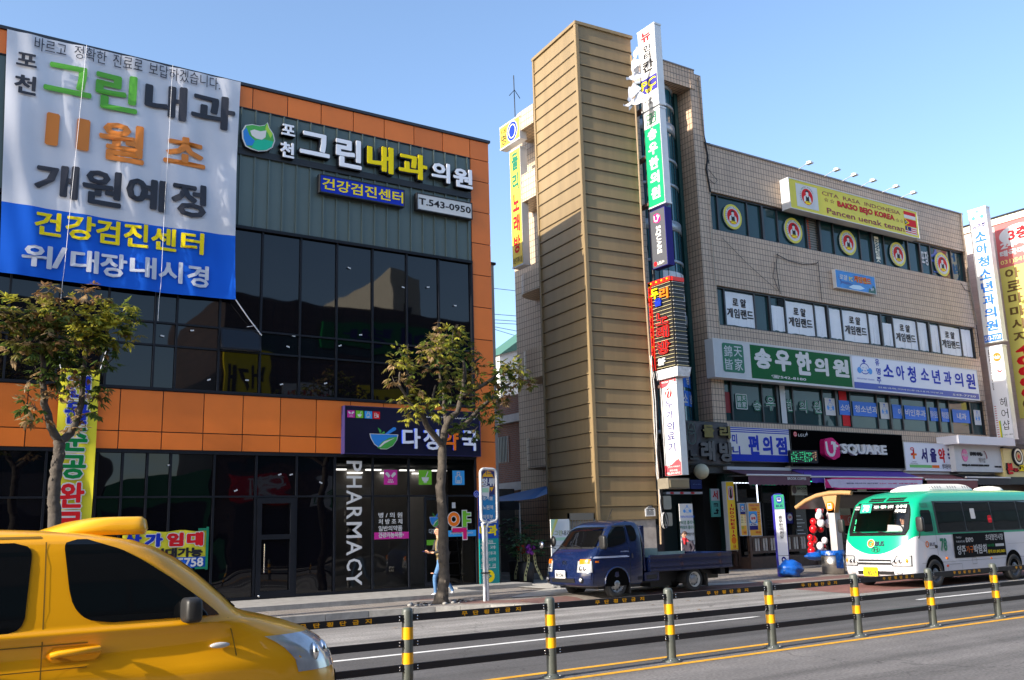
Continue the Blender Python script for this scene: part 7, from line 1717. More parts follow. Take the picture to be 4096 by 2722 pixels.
for x0, x1 in zip(px, px[1:]):
 for j, (a, c) in enumerate(zr_):
  o = MB(); o.box(x0+.05, x1-.05, YF-.028, YF+.028, a, c, RAIL)
  for x in (x0+.11, x1-.11):
   for z in (a+.02, c-.02): o.lathe((x,YF-.028,z), (0,-1,0), [(.009,0),(.009,.006),(0,.008)], K_chrome, 8)
  ro = o.build('rail', fe)
  if j == 0:
   bb = MB(); FFn = FY(YF-.0285); xm = (x0+x1)/2+.12
   bb.rect(FFn, xm-.46, a+.002, xm+.46, c-.002, .001, K_black)
   for i, ch in enumerate('무단횡단금지'): bb.text(FFn, ch, xm-.41+i*.148, a+.012, xm-.41+i*.148+.075, c-.012, .0025, RBAND, .04)
   bb.build('lettering', ro)

# ================================================================== vehicles
def lerp(a, b, t): return a+(b-a)*t
class Hull:
 """body of stacked plan outlines; levels: (z, x front, x rear, half width, front corner depth, rear corner depth)"""
 def __init__(s, levels, yc, n=3.2): s.L = sorted(levels, key=lambda q: q[0]); s.yc = yc; s.n = n
 def at(s, z):
  L = s.L
  if z <= L[0][0]: return L[0]
  for a, b in zip(L, L[1:]):
   if z <= b[0]: t = (z-a[0])/max(1e-6, b[0]-a[0]); return tuple(lerp(p, q, t) for p, q in zip(a, b))
  return L[-1]
 def hw(s, x, z):
  _, xf, xr, w, df, dr = s.at(z)
  q = 0
  if x < xf+df: q = min(1, max(0, (xf+df-x)/df))
  elif x > xr-dr: q = min(1, max(0, (x-xr+dr)/dr))
  return w*(max(0, 1-q**s.n))**(1/s.n)
 def fx(s, y, z, rear=False):
  _, xf, xr, w, df, dr = s.at(z); q = min(1, abs(y)/w); k = (max(0, 1-q**s.n))**(1/s.n)
  return xr-dr*(1-k) if rear else xf+df*(1-k)
 def ring(s, l, m=9, ms=6):
  z, xf, xr, w, df, dr = l; P = []
  for i in range(m+1):
   a = math.pi/2*(i/m); P.append((xf+df*(1-math.cos(a)**(2/s.n)), w*math.sin(a)**(2/s.n)))
  for i in range(1, ms): P.append((lerp(xf+df, xr-dr, i/ms), w))
  for i in range(m+1):
   a = math.pi/2*(1-i/m); P.append((xr-dr*(1-math.cos(a)**(2/s.n)), w*math.sin(a)**(2/s.n)))
  return [(x, s.yc-y, z) for x, y in P] + [(x, s.yc+y, z) for x, y in P[-2:0:-1]]
 def body(s, b, M, M2=None, zsplit=None, pick=None):
  R = [s.ring(l) for l in s.L]; k = len(R[0]); vs = [v for r in R for v in r]
  for i in range(len(R)-1):
   fs = [(i*k+j, i*k+(j+1)%k, (i+1)*k+(j+1)%k, (i+1)*k+j) for j in range(k)]
   b0 = len(b.v)
   for f in fs:
    mm = M
    if pick: mm = pick(sum((Vector(vs[q]) for q in f), Vector())/4)
    if mm is None: continue
    b.f.append(f); b.mi.append(b.m(mm)); b.sm.append(True)
  b.v += vs
  b.f.append(tuple(range(k))[::-1]); b.mi.append(b.m(K_black)); b.sm.append(False)
  b.f.append(tuple((len(R)-1)*k+j for j in range(k))); b.mi.append(b.m(pick(Vector((0,0,99))) if pick else M)); b.sm.append(True)
 def side(s, b, zs, x0, x1, M, sgn=-1, off=.006, nx=10, smooth=True):
  """patch on the flank: zs list of heights, x0(z), x1(z)"""
  V = []
  for z in zs:
   for i in range(nx+1): x = lerp(x0(z), x1(z), i/nx); V.append((x, s.yc+sgn*(s.hw(x,z)+off), z))
  n = nx+1; fs = [(j*n+i, j*n+i+1, (j+1)*n+i+1, (j+1)*n+i) for j in range(len(zs)-1) for i in range(nx)]
  if sgn > 0: fs = [f[::-1] for f in fs]
  b.add(V, fs, M, smooth)
 def front(s, b, zs, y1, M, off=.008, ny=14, rear=False, y0=None):
  V = []
  for z in zs:
   for i in range(ny+1): y = lerp(y0(z) if y0 else -y1(z), y1(z), i/ny); V.append((s.fx(y,z,rear)+(off if rear else -off), s.yc+y, z))
  n = ny+1; fs = [(j*n+i, (j+1)*n+i, (j+1)*n+i+1, j*n+i+1) for j in range(len(zs)-1) for i in range(ny)]
  if rear: fs = [f[::-1] for f in fs]
  b.add(V, fs, M, True)
def tab(pts): 
 pts = sorted(pts)
 def f(z):
  if z <= pts[0][0]: return pts[0][1]
  for (a,b),(c,d) in zip(pts, pts[1:]):
   if z <= c: return b+(d-b)*(z-a)/max(1e-6,c-a)
  return pts[-1][1]
 return f
def zr(a, b, n=8): return [a+(b-a)*i/n for i in range(n+1)]
def wheel(t, c, r, wdt, sgn, rim, hubcap=None, dual=False):
 """sgn: -1 faces the street"""
 ax = (0, sgn, 0); o = Vector(c)
 b = MB(); b.lathe(o, ax, [(r*.62,-wdt),(r*.93,-wdt),(r,-wdt*.85),(r,-wdt*.12),(r*.94,0),(r*.66,.0),(r*.62,-.02)], K_rubber, 30); w = b.build('wheel', t)
 b = MB(); b.lathe(o, ax, [(r*.65,-.005),(r*.60,-.03),(r*.56,-.05),(r*.40,-.045),(r*.34,-.01),(r*.18,.0),(0,.004)], rim, 26)
 for k in range(9): a = k*2*math.pi/9; b.ball(o+Vector((math.cos(a)*r*.47, sgn*-.04, math.sin(a)*r*.47)), r*.055, K_black, 8, 5, (1,.3,1))
 b.build('rim', w)
 if hubcap: b = MB(); b.lathe(o, ax, [(r*.30,-.01),(r*.27,.012),(r*.12,.02),(0,.022)], hubcap, 20); b.build('hub_cap', w)
 return w
def arch(b, H, cx, cz, r, M, sgn=-1, off=.004, z0=None, seg=18):
 V = [(cx, H.yc+sgn*(H.hw(cx,cz)+off), cz)]
 for k in range(seg+1):
  a = math.pi*k/seg; x, z = cx+r*math.cos(a), cz+r*math.sin(a); V.append((x, H.yc+sgn*(H.hw(x,z)+off), z))
 fs = [(0,k+2,k+1) if sgn < 0 else (0,k+1,k+2) for k in range(seg)]
 b.add(V, [f[::-1] for f in fs] if False else fs, M)
 if z0 is not None:
  y = H.yc+sgn*(H.hw(cx,cz)+off); q = [(cx-r,y,z0),(cx+r,y,z0),(cx+r,y,cz),(cx-r,y,cz)]; b.quad(q if sgn < 0 else q[::-1], M)
def paint(name, col, rough=.28): return mat(name, col, rough, 0, .5, coat=.6)
HLG = mat('lamp_glass', (.50,.51,.53), .15, .35, coat=1.0, var=.2, vs=5)
AMB = mat('lamp_amber', srgb(240,120,20), .2); 
CARG = glass('car_window_glass', (.004,.005,.006), ior=1.52)
WSG = glass('windscreen_glass', (.01,.01,.012), clear=.4, ior=1.55)
ARCH = mat('arch_shade', (.004,.004,.004), .95, spec=.05)  # flat patch on the flank, near black in place of a shaded wheel hollow
TRIM = mat('black_trim', (.015,.015,.016), .5)

# ---------------------------------------------------------------- blue pickup truck
TB = paint('truck_blue', (.004,.011,.052), .25)
GT = .145
tr = thing('pickup_truck', (15.9,18.72,GT), 'dark blue flatbed pickup truck parked across the driveway', 'truck')
yc, hw_ = 18.72, .865
HC = Hull([(.40,13.92,15.52,.80,.26,.06),(.46,13.80,15.54,.855,.30,.06),(.62,13.76,15.55,.865,.30,.06),(.72,13.78,15.55,.868,.30,.06),(1.02,13.83,15.56,.865,.31,.06),(1.16,13.92,15.565,.855,.32,.06),(1.24,14.02,15.57,.845,.32,.06),(1.32,14.13,15.57,.835,.32,.06),(1.55,14.33,15.575,.80,.30,.06),(1.72,14.47,15.575,.765,.28,.07),(1.80,14.58,15.57,.745,.30,.10),(1.865,14.72,15.54,.71,.34,.14),(1.905,14.90,15.44,.62,.30,.20),(1.92,15.02,15.34,.48,.22,.18)], yc)
b = MB(); HC.body(b, TB); b.build('cab', tr)
b = MB(); HC.front(b, zr(1.31,1.775,8), tab([(1.31,.74),(1.7,.66),(1.775,.6)]), WSG); b.build('windscreen', tr)
b = MB(); HC.front(b, zr(1.27,1.81,8), tab([(1.27,.80),(1.81,.665)]), TRIM, off=.004); b.build('windscreen_seal', tr)  # only the rim is seal; behind the glass the black stands for cab shade
b = MB(); b.box(14.6,15.5,yc-.7,yc+.7,1.0,1.28,K_black); b.box(15.0,15.15,yc-.62,yc-.15,1.25,1.75,mat('seat_grey', (.07,.07,.07), .8)); b.box(15.0,15.15,yc+.15,yc+.62,1.25,1.75,MT['seat_grey']); b.build('seats', tr)
b = MB(); HC.side(b, zr(1.30,1.80,8), tab([(1.30,14.43),(1.34,14.42),(1.6,14.55),(1.73,14.66),(1.78,14.76),(1.80,14.84)]), tab([(1.30,14.6),(1.36,14.95),(1.39,15.06),(1.78,15.06),(1.80,15.02)]), CARG); b.build('door_window', tr)
b = MB(); HC.side(b, zr(1.42,1.80,6), tab([(1.42,15.18),(1.8,15.13)]), tab([(1.42,15.33),(1.5,15.42),(1.72,15.39),(1.80,15.30)]), CARG); b.build('quarter_window', tr)
b = MB()
HC.side(b, zr(1.775,1.80,1), lambda z: 14.70, lambda z: 15.10, TRIM, off=.02); b.build('rain_visor', tr)
def strip(name, z0, z1, x0, x1, M, off=.008, parent=None, H=HC, sgn=-1): b = MB(); H.side(b, zr(z0,z1,2), lambda z: x0, lambda z: x1, M, sgn, off); return b.build(name, parent or tr)
strip('silver_stripe', 1.055, 1.075, 14.02, 15.10, mat('stripe_white', srgb(170,180,205), .4)); strip('silver_stripe', 1.08, 1.092, 13.98, 15.05, MT['stripe_white'])
strip('side_lamp', .955, .995, 14.05, 14.16, AMB, .014); 
b = MB(); HC.side(b, zr(.46,1.30,8), lambda z: 15.115, lambda z: 15.125, K_black, off=.003, nx=1); HC.side(b, zr(.46,1.10,8), lambda z: 13.99, lambda z: 13.998, K_black, off=.003, nx=1); HC.side(b, zr(1.36,1.80,4), lambda z: 15.095, lambda z: 15.12, TB, off=.012, nx=1); b.build('door_seam', tr)
h = strip('door_handle', 1.02, 1.13, 15.17, 15.22, K_chrome, .02)
FT = FY(yc-HC.hw(14.9,1.17)-.010); b = MB(); b.text(FT, 'POWERFUL', 14.85, 1.17, 15.1, 1.20, 0, MT['stripe_white'], .02); b.build('lettering', tr)
b = MB(); 
for k in range(5): HC.side(b, zr(.5,.59,2), lambda z: 15.35+.03*k, lambda z: 15.362+.03*k, K_black, off=.005, nx=1)
b.build('vent', tr)
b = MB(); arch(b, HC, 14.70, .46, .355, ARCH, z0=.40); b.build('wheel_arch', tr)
b = MB(); b.tube([(14.70+.37*math.cos(a), yc-.875, .46+.37*math.sin(a)) for a in [math.pi*k/14 for k in range(15)]], .02, TB, 6); b.build('arch_lip', tr)
# bumper, grille, lamps, plate, badge
b = MB(); HC.front(b, zr(.42,.58,4), lambda z: .86, TB, off=.045); HC.side(b, zr(.42,.72,4), lambda z: 14.0, lambda z: 14.3, TB, off=.012, nx=4)
HC.front(b, [.58,.60,.72,.74], lambda z: .85, TB, off=.03); b.build('bumper', tr)
b = MB(); HC.front(b, zr(.50,.60,3), lambda z: .46, K_black, off=.056); 
for z in (.52,.55,.58): HC.front(b, [z,z+.012], lambda z: .44, TRIM, off=.062)
b.build('grille', tr)
for sg in (-1, 1):
 b = MB(); HC.front(b, zr(.72,1.0,5), lambda z: (.82 if sg > 0 else -.50), HLG, off=.014, y0=lambda z: .50 if sg > 0 else -.82); lo_ = b.build('headlight', tr)
 b = MB(); HC.front(b, zr(.93,1.04,3), lambda z: .82 if sg > 0 else -.56, AMB, off=.017, y0=lambda z: .56 if sg > 0 else -.82); b.build('indicator', lo_)
 b = MB(); 
 for q in (.60,.71): c = Vector((HC.fx(sg*q,.82)-.005, yc+sg*q, .82)); b.ball(c, .055, K_chrome, 12, 8, (.5,1,1))
 b.build('reflector', lo_)
 c = Vector((HC.fx(sg*.66,.56)-.05, yc+sg*.66, .57)); b = MB(); b.ball(c, .07, K_black, 14, 8, (.4,1,1)); b.ball(c+Vector((-.015,0,0)), .05, HLG, 14, 8, (.5,1,1)); b.build('fog_light', tr)
 if sg < 0: b = MB(); HC.side(b, zr(.74,1.0,4), lambda z: 13.90, lambda z: 13.96+(z-.74)*.05, HLG, off=.016, nx=4); b.build('headlight_side', tr)
FN_ = FL(HC.fx(0,.62)-.07)
b = MB(); b.fbox(FN_, -yc-.24, .60, -yc+.16, .78, -.01, .0, K_white); b.text(FN_, '86모5661', -yc-.21, .63, -yc+.13, .74, .003, K_text_black, .03); b.build('number_plate', tr)
b = MB(); HC.front(b, zr(.80,1.06,4), lambda z: .48, TB, off=.012); FN2 = FL(HC.fx(0,.95)-.016); b.ring(FN2, -yc, .95, .10, .06, .012, .004, K_chrome, 24); b.text(FN2, 'H', -yc-.05, .915, -yc+.05, .985, .004, K_chrome, .02); b.build('badge', tr)
b = MB(); 
for y in (-.35,.25): 
 p = [Vector((HC.fx(y,1.29)-.03, yc+y, 1.29)), Vector((HC.fx(y+.2,1.33)-.03, yc+y+.2, 1.33)), Vector((HC.fx(y+.42,1.36)-.025, yc+y+.42, 1.36))]; b.tube(p, .012, K_black, 5)
b.build('wiper', tr)
for sg, L_ in ((-1,.16),(1,.3)):
 b = MB(); c = Vector((14.16, yc+sg*(.86+L_*.5), 1.37))
 if sg < 0: b.tube([(14.3,yc-.83,1.30),(14.22,yc-.95,1.33)], .018, K_black, 6); b.rbox((14.2,yc-1.02,1.42), .06, .11, .16, TRIM)
 else: b.tube([(14.15,yc+.8,1.28),(13.9,yc+1.0,1.36)], .012, K_black, 6); b.ball((13.86,yc+1.02,1.38), .085, K_chrome, 14, 8, (.5,1,1.0)); b.ball((14.2,yc+.98,1.45), .13, TRIM, 14, 8, (.45,.75,1.05))
 b.build('mirror', tr)
b = MB(); b.tube([(14.5,yc-.72,1.74),(14.72,yc-.78,2.2)], .006, K_dark, 4); b.build('aerial', tr)
# load bed
zb0, zb1 = .70, 1.06
b = MB()
b.box(15.72,18.55,yc-.83,yc+.83,.66,.72,TB)
for y, sg in ((yc-.865,-1),(yc+.835,1)):
 b.box(15.74,18.56,y,y+.03,zb0-.03,zb1,TB)
 if sg < 0:
  for z, h_, d in ((zb0-.02,.05,.02),(zb0+.08,.06,.016),(zb0+.2,.06,.016),(zb1-.045,.045,.022)): b.box(15.74,18.56,y-d,y,z,z+h_,TB)
b.box(18.54,18.58,yc-.86,yc+.86,zb0-.03,zb1,TB); b.box(15.70,15.76,yc-.86,yc+.86,zb0,1.02,TB)
b.box(15.76,18.5,yc-.83,yc+.83,zb1-.36,zb1-.33,mat('bed_floor_grey', (.28,.30,.29), .6, var=.3, vs=4)); b.build('load_bed', tr)
BEDG = mat('bed_inner_green', srgb(150,165,155), .6, var=.25, vs=4)
b = MB(); b.box(15.8,18.5,yc+.80,yc+.83,zb1-.33,zb1+.02,BEDG); b.box(15.85,16.3,yc-.55,yc+.6,zb1-.33,zb1+.16,BEDG); b.box(16.9,16.93,yc+.1,yc+.8,zb1-.33,zb1+.05,BEDG); b.build('tool_box', tr)
b = MB(); 
b.box(15.60,15.68,yc-.78,yc+.78,.7,1.78,TB); b.tube([(15.64,yc-.79,.7),(15.62,yc-.8,1.3),(15.56,yc-.74,1.75),(15.52,yc-.62,1.83)], .03, TB, 6); b.build('head_board', tr)
b = MB()
b.box(15.5,18.4,yc-.5,yc-.38,.40,.62,K_black); b.box(15.5,18.4,yc+.38,yc+.5,.40,.62,K_black); b.box(15.58,16.05,yc-.84,yc-.5,.46,.66,TB); b.box(15.65,15.98,yc-.845,yc-.84,.50,.60,K_black); b.box(16.1,16.8,yc-.45,yc+.45,.28,.55,K_black); b.box(14.2,15.5,yc-.75,yc+.75,.34,.46,K_black); b.box(18.2,18.5,yc-.8,yc+.8,.50,.66,K_dark); b.box(18.36,18.5,yc-.80,yc-.66,.5,.7,TB)
b.lathe((17.27,yc-.6,.36),(0,1,0),[(.06,0),(.06,1.2)],K_black,10); b.ball((17.27,yc,.36),.17,K_black); b.build('chassis', tr)
b = MB(); 
V = []
for k in range(15):
 a = math.pi*(.0+k/14); V += [(17.27+.36*math.cos(a), yc-.84, .36+.35*math.sin(a)), (17.27+.36*math.cos(a), yc-.5, .36+.35*math.sin(a))]
b.add(V, [(2*k,2*k+1,2*k+3,2*k+2) for k in range(14)], TRIM, True); b.box(17.66,17.69,yc-.84,yc-.5,.24,.55,TRIM); b.box(15.08,15.11,yc-.86,yc-.6,.2,.45,TRIM); b.build('mudguard', tr)
RIMS = mat('rim_silver', srgb(150,150,150), .35, .6)
for x, r, w_ in ((14.70,.305,.2),(17.27,.285,.2)):
 for sg in (-1,1): wheel(tr, (x, yc+sg*(.855 if x < 16 else .80), GT+r-.01), r, w_, sg, RIMS, RIMS if x < 16 else None)
b = MB(); b.lathe((17.27,yc-.79,GT+.275),(0,-1,0),[(.19,.002),(.185,.02),(.15,-.04),(.08,-.05)],mat('rim_white', srgb(190,188,180), .4),24); b.build('deep_rim', tr)

# ---------------------------------------------------------------- minibus
BG_ = paint('bus_green', srgb(0,158,115), .3); BWt = paint('bus_white', srgb(218,218,224), .3)
yb, wb = 16.08, 1.06
bus = thing('minibus', (25.5,16.08,0), 'green and white minibus, route 78, standing at the bus stop', 'bus')
HB = Hull([(.28,22.24,29.0,.93,.34,.15),(.34,22.14,29.05,.975,.36,.15),(.60,22.11,29.06,.995,.36,.15),(.86,22.14,29.06,.99,.36,.15),(1.10,22.19,29.06,.99,.36,.15),(1.34,22.26,29.05,.985,.35,.15),(1.60,22.38,29.04,.965,.34,.15),(1.90,22.52,29.03,.94,.33,.15),(2.15,22.64,29.0,.915,.34,.18),(2.28,22.80,28.95,.89,.4,.25),(2.38,23.02,28.85,.85,.55,.3),(2.46,23.30,28.6,.76,.55,.4),(2.505,23.6,28.3,.60,.5,.5),(2.52,23.8,28.0,.42,.4,.4)], yb)
HB = Hull([(z, xf-.1, xr, w*1.08, df, dr) for z, xf, xr, w, df, dr in HB.L], yb)
def two_tone():
 """green above the belt and on a curved apron over the nose, white below"""
 M = paint('bus_two_tone', srgb(218,218,224), .3); n = M.node_tree.nodes; l = M.node_tree.links; bs = n['Principled BSDF']
 def mth(op, a, b=None, c=None):
  q = n.new('ShaderNodeMath'); q.operation = op
  for i, v in enumerate((a, b, c)):
   if v is None: continue
   if isinstance(v, (int, float)): q.inputs[i].default_value = v
   else: l.new(v, q.inputs[i])
  return q.outputs[0]
 tc = n.new('ShaderNodeTexCoord'); sp = n.new('ShaderNodeSeparateXYZ'); l.new(tc.outputs['Object'], sp.inputs[0])
 x, y, z = sp.outputs
 belt = mth('GREATER_THAN', z, 1.32)
 yq = mth('DIVIDE', y, 1.04); curve = mth('ADD', mth('MULTIPLY', mth('MULTIPLY', yq, yq), .44), .86)
 apron = mth('MULTIPLY', mth('GREATER_THAN', z, curve), mth('LESS_THAN', x, 22.72-25.5))
 fac = mth('MAXIMUM', belt, apron)
 mx = n.new('ShaderNodeMix'); mx.data_type = 'RGBA'; l.new(fac, mx.inputs[0]); mx.inputs[6].default_value = (*srgb(214,214,222),1); mx.inputs[7].default_value = (*srgb(0,160,118),1)
 l.new(mx.outputs[2], bs.inputs['Base Color']); return M
TWO = two_tone()
# finer levels so the colour split follows the curve
zz = [.28,.34,.45,.60,.70,.80,.86,.90,.94,.98,1.02,1.06,1.10,1.14,1.18,1.22,1.26,1.30,1.34,1.45,1.60,1.75,1.90,2.03,2.15,2.22,2.28,2.33,2.38,2.42,2.46,2.485,2.505,2.52]
HBf = Hull([HB.at(z) for z in zz], yb)
_r = HBf.ring
HBf.ring = lambda l, m=16, ms=10: _r(l, m, ms)
b = MB(); HBf.body(b, TWO, pick=lambda c: None if (c.x < 23.1 and 1.40 < c.z < 2.17 and abs(c.y-yb) < .80) else TWO); b.build('body', bus)
INB = mat('bus_interior', (.012,.013,.013), .8, spec=.1)
b = MB(); HB.front(b, zr(1.38,2.18,10), tab([(1.38,.84),(1.5,.90),(1.9,.87),(2.1,.82),(2.18,.74)]), glass('bus_windscreen', (.01,.012,.014), clear=.75), off=.012, ny=18); b.build('windscreen', bus)
b = MB(); wo_ = tab([(1.35,.86),(1.5,.925),(1.9,.895),(2.1,.85),(2.21,.77)])
HB.front(b, zr(1.34,1.43,2), wo_, INB, off=.005, ny=18); HB.front(b, zr(2.13,2.21,2), wo_, INB, off=.005, ny=18)
HB.front(b, zr(1.42,2.14,8), wo_, INB, off=.005, ny=3, y0=lambda z: wo_(z)-.14); HB.front(b, zr(1.42,2.14,8), lambda z: -wo_(z)+.14, INB, off=.005, ny=3, y0=lambda z: -wo_(z)); b.build('windscreen_seal', bus)
BUSG = glass('bus_side_glass', (.005,.007,.007), wave=.004, ior=1.55)
def bwin(x0, x1, z0, z1, name='side_window', M=BUSG, off=.008, r=.05):
 b = MB(); HB.side(b, [z0,z0+.03,z0+.08]+zr(z0+.1,z1-.1,4)+[z1-.08,z1-.03,z1], tab([(z0,x0+r),(z0+.03,x0+r*.3),(z0+.08,x0),(z1-.08,x0),(z1-.03,x0+r*.3),(z1,x0+r)]), tab([(z0,x1-r),(z0+.03,x1-r*.3),(z0+.08,x1),(z1-.08,x1),(z1-.03,x1-r*.3),(z1,x1-r)]), M, off=off, nx=6); return b.build(name, bus)
b = MB(); HB.side(b, zr(1.37,2.21,6), lambda z: 23.34, lambda z: 28.9, TRIM, off=.004, nx=24); b.build('window_band', bus)
xs_ = [23.40,24.70,26.04,27.40,28.80]
for x0, x1 in zip(xs_, xs_[1:]): bwin(x0+.03, x1-.03, 1.40, 2.18)
bwin(22.72, 23.17, 1.42, 1.98, 'driver_window'); 
b = MB(); HB.side(b, zr(2.06,2.16,2), lambda z: 22.78, lambda z: 23.1, paint('bus_green_dark', srgb(0,130,95), .4), off=.006, nx=3); b.build('vent_panel', bus)
bwin(25.0, 25.22, 1.72, 2.0, 'paper_notice', K_white, .012, .01); 
# passengers' silhouettes and seats behind the glass are dark; a red sash on one window
bwin(25.0-.3+1.1, 26.0, 1.6, 1.8, 'red_sticker', K_red, .011, .02)
b = MB(); HB.front(b, zr(2.235,2.33,3), lambda z: .46, INB, off=.006, y0=lambda z: -.02, ny=6); HB.front(b, zr(2.235,2.33,3), lambda z: -.1, INB, off=.006, y0=lambda z: -.62, ny=6); b.build('roof_intake', bus)
# route signs behind the windscreen
def on_front(b, fn, y0, y1, z, off=.02):
 """flat card hung on the windscreen between two points"""
 p = Vector((HB.fx(y0,z)-off, yb+y0, z)); q = Vector((HB.fx(y1,z)-off, yb+y1, z)); up = Vector((HB.fx((y0+y1)/2,z+.1)-HB.fx((y0+y1)/2,z), 0, .1)).normalized()
 Fq = Frame(p, q-p, up); fn(Fq, (q-p).length)
RT = mat('route_green', srgb(40,160,130), .5)
b = MB()
on_front(b, lambda G, w_: (b.rect(G, 0, 0, w_, .27, 0, RT), b.text(G, '78', .07, .04, w_-.07, .23, .003, K_white, .05)), .62, .26, 1.95)
on_front(b, lambda G, w_: (b.rect(G, 0, 0, w_, .13, 0, INB), b.text(G, '고모리', .02, .075, w_-.02, .125, .003, K_white, .05), b.text(G, '아파트', .02, .01, w_-.02, .06, .003, K_white, .05)), .86, .64, 2.02)
on_front(b, lambda G, w_: (b.rect(G, 0, -.02, w_, .16, 0, INB), b.text(G, '무봉리', .03, .03, w_*.28, .13, .003, K_white, .05), b.text(G, '▶', w_*.31, .05, w_*.36, .11, .003, RT), b.text(G, '덕정역', w_*.38, .03, w_*.62, .13, .003, K_white, .05), b.text(G, '▶', w_*.64, .05, w_*.69, .11, .003, RT), b.text(G, '송우리', w_*.72, .03, w_*.98, .13, .003, K_white, .05)), .22, -.42, 2.02)
on_front(b, lambda G, w_: (b.rect(G, 0, -.10, w_, .16, 0, INB), b.text(G, '송우리', .03, .05, w_-.03, .15, .003, K_white, .06), b.text(G, '터미널', .03, -.08, w_-.03, .02, .003, K_white, .06)), -.45, -.80, 2.0)
b.build('route_sign', bus)
b = MB(); 
on_front(b, lambda G, w_: [b.rect(G, 0, .05*k, .035, .05*k+.03, 0, LED) for k in range(7) if k != 3], .72, .60, 1.48); b.build('led_strip', bus)
# badge and lettering on the front
b = MB()
def fr(G, w_):
 b.ring(G, .10, .07, .10, .10, .035, 0, K_orange, 22); b.rect(G, .10, .045, .19, .08, .002, K_orange); b.text(G, 'BUS', .23, .0, .5, .13, .003, mat('bus_letter', srgb(40,40,70), .4), .03); b.ring(G, .10, .07, .115, .115, .012, -.001, K_white, 22)
on_front(b, fr, .20, -.30, 1.08, .02)
on_front(b, lambda G, w_: (b.ring(G, .13, .06, .13, .07, .012, 0, K_chrome, 24), b.text(G, 'H', .07, .02, .19, .10, .001, K_chrome, .01)), .08, -.20, .93, .022)
b.build('emblem', bus)
b = MB(); HB.front(b, zr(.60,.74,3), lambda z: .50, K_black, off=.014, ny=12); 
HB.front(b, [.66,.685], lambda z: .49, K_lgrey, off=.022, ny=12)
b.build('grille', bus)
for sg in (-1,1):
 b = MB(); A, B_ = (.50,.93); f0 = tab([(.58,.56),(.62,.52),(.80,.66)]); f1 = lambda z: 1.0
 HB.front(b, zr(.58,.82,5), (lambda z: f1(z)) if sg > 0 else (lambda z: -f0(z)), HLG, off=.012, ny=8, y0=(lambda z: f0(z)) if sg > 0 else (lambda z: -f1(z))); lo_ = b.build('headlight', bus)
 b = MB(); HB.front(b, zr(.56,.84,5), (lambda z: 1.02) if sg > 0 else (lambda z: .03-f0(z)), TRIM, off=.008, ny=8, y0=(lambda z: f0(z)-.03) if sg > 0 else (lambda z: -1.02)); b.build('lamp_surround', lo_)
 b = MB()
 for q in (.62,.74): b.ball((HB.fx(sg*q,.69)-.0, yb+sg*q, .68), .065, K_chrome, 14, 8, (.4,1,1))
 b.ball((HB.fx(sg*.90,.70)-.0, yb+sg*.90, .70), .05, AMB, 12, 8, (.5,1,1.3)); b.build('reflector', lo_)
 b = MB(); b.ball((HB.fx(sg*.68,.40)-.005, yb+sg*.68, .40), .06, HLG, 12, 8, (.4,1.6,.8)); b.build('fog_light', bus)
b = MB(); HB.front(b, zr(.35,.44,2), lambda z: .55, K_black, off=.012, ny=12); b.build('bumper_slot', bus)
FNb = FL(HB.fx(.12,.43)-.05)
b = MB(); b.fbox(FNb, -yb-.34, .31, -yb+.09, .54, -.01, 0, K_yellow); b.text(FNb, '경기76', -yb-.24, .46, -yb-.02, .52, .003, K_text_black, .02); b.text(FNb, '바', -yb-.31, .35, -yb-.24, .43, .003, K_text_black, .02); b.text(FNb, '8519', -yb-.21, .33, -yb+.07, .45, .003, K_text_black, .03); b.build('number_plate', bus)
b = MB()
for y in (-.62,.1): p = [Vector((HB.fx(y+d,1.36+h_)-.03, yb+y+d, 1.36+h_)) for d, h_ in ((0,0),(.3,.06),(.55,.1))]; b.tube(p, .012, K_black, 5)
b.build('wiper', bus)
for sg in (-1,1):
 b = MB()
 if sg < 0: b.tube([(22.52,yb-1.0,1.25),(22.42,yb-1.14,1.3),(22.40,yb-1.18,1.5)], .014, K_black, 6); b.rbox((22.40,yb-1.2,1.62), .06, .1, .19, TRIM)
 else: b.tube([(22.55,yb+.95,1.3),(22.45,yb+1.15,1.4)], .014, K_black, 6); b.rbox((22.42,yb+1.25,1.62), .06, .1, .19, TRIM)
 b.build('mirror', bus)
# side lettering
FB_ = Frame((0, yb-HB.hw(25,1.0)-.012, 0), (1,0,0), (0,0,1))
b = MB(); b.ring(FB_, 22.79, 1.10, .07, .085, .03, .004, K_orange, 20); b.text(FB_, 'BUS', 22.9, 1.05, 23.14, 1.14, .004, MT['bus_letter'], .02); b.text(FB_, '굿모닝 경기버스', 22.86, .97, 23.14, 1.0, .004, K_text_black); b.text(FB_, '78', 23.36, .90, 23.67, 1.24, .004, paint('bus_green_dark', (0,0,0)), .05); b.build('lettering', bus)
b = MB(); b.rect(FB_, 23.97, .70, 26.46, 1.34, .004, mat('advert_black', (.008,.008,.009), .7, spec=.1)); n = .007
b.text(FB_, 'YANGJU', 24.1, 1.2, 24.35, 1.26, n, K_lgrey); b.text(FB_, 'FURNITURE', 24.1, 1.1, 24.5, 1.15, n, K_lgrey); b.text(FB_, 'EXPO', 24.55, 1.1, 24.9, 1.22, n, K_white, .02); b.text(FB_, '양주', 24.1, .78, 24.5, 1.03, n, K_lgrey, .02); b.text(FB_, '가구', 24.52, .82, 24.86, 1.0, n, K_orange); b.text(FB_, '박람회', 24.88, .78, 25.5, 1.03, n, K_lgrey, .02); b.text(FB_, '초대형전시장', 25.5, 1.12, 26.38, 1.29, n, K_white, .01); b.text(FB_, 'NAVER', 25.55, .95, 25.9, 1.02, n, K_green, .02); b.rect(FB_, 25.95, .95, 26.38, 1.02, n, K_lgrey); b.text(FB_, '문의 031.842.0601', 25.55, .77, 26.4, .87, n, K_yellow, .02); b.build('advertisement', bus)
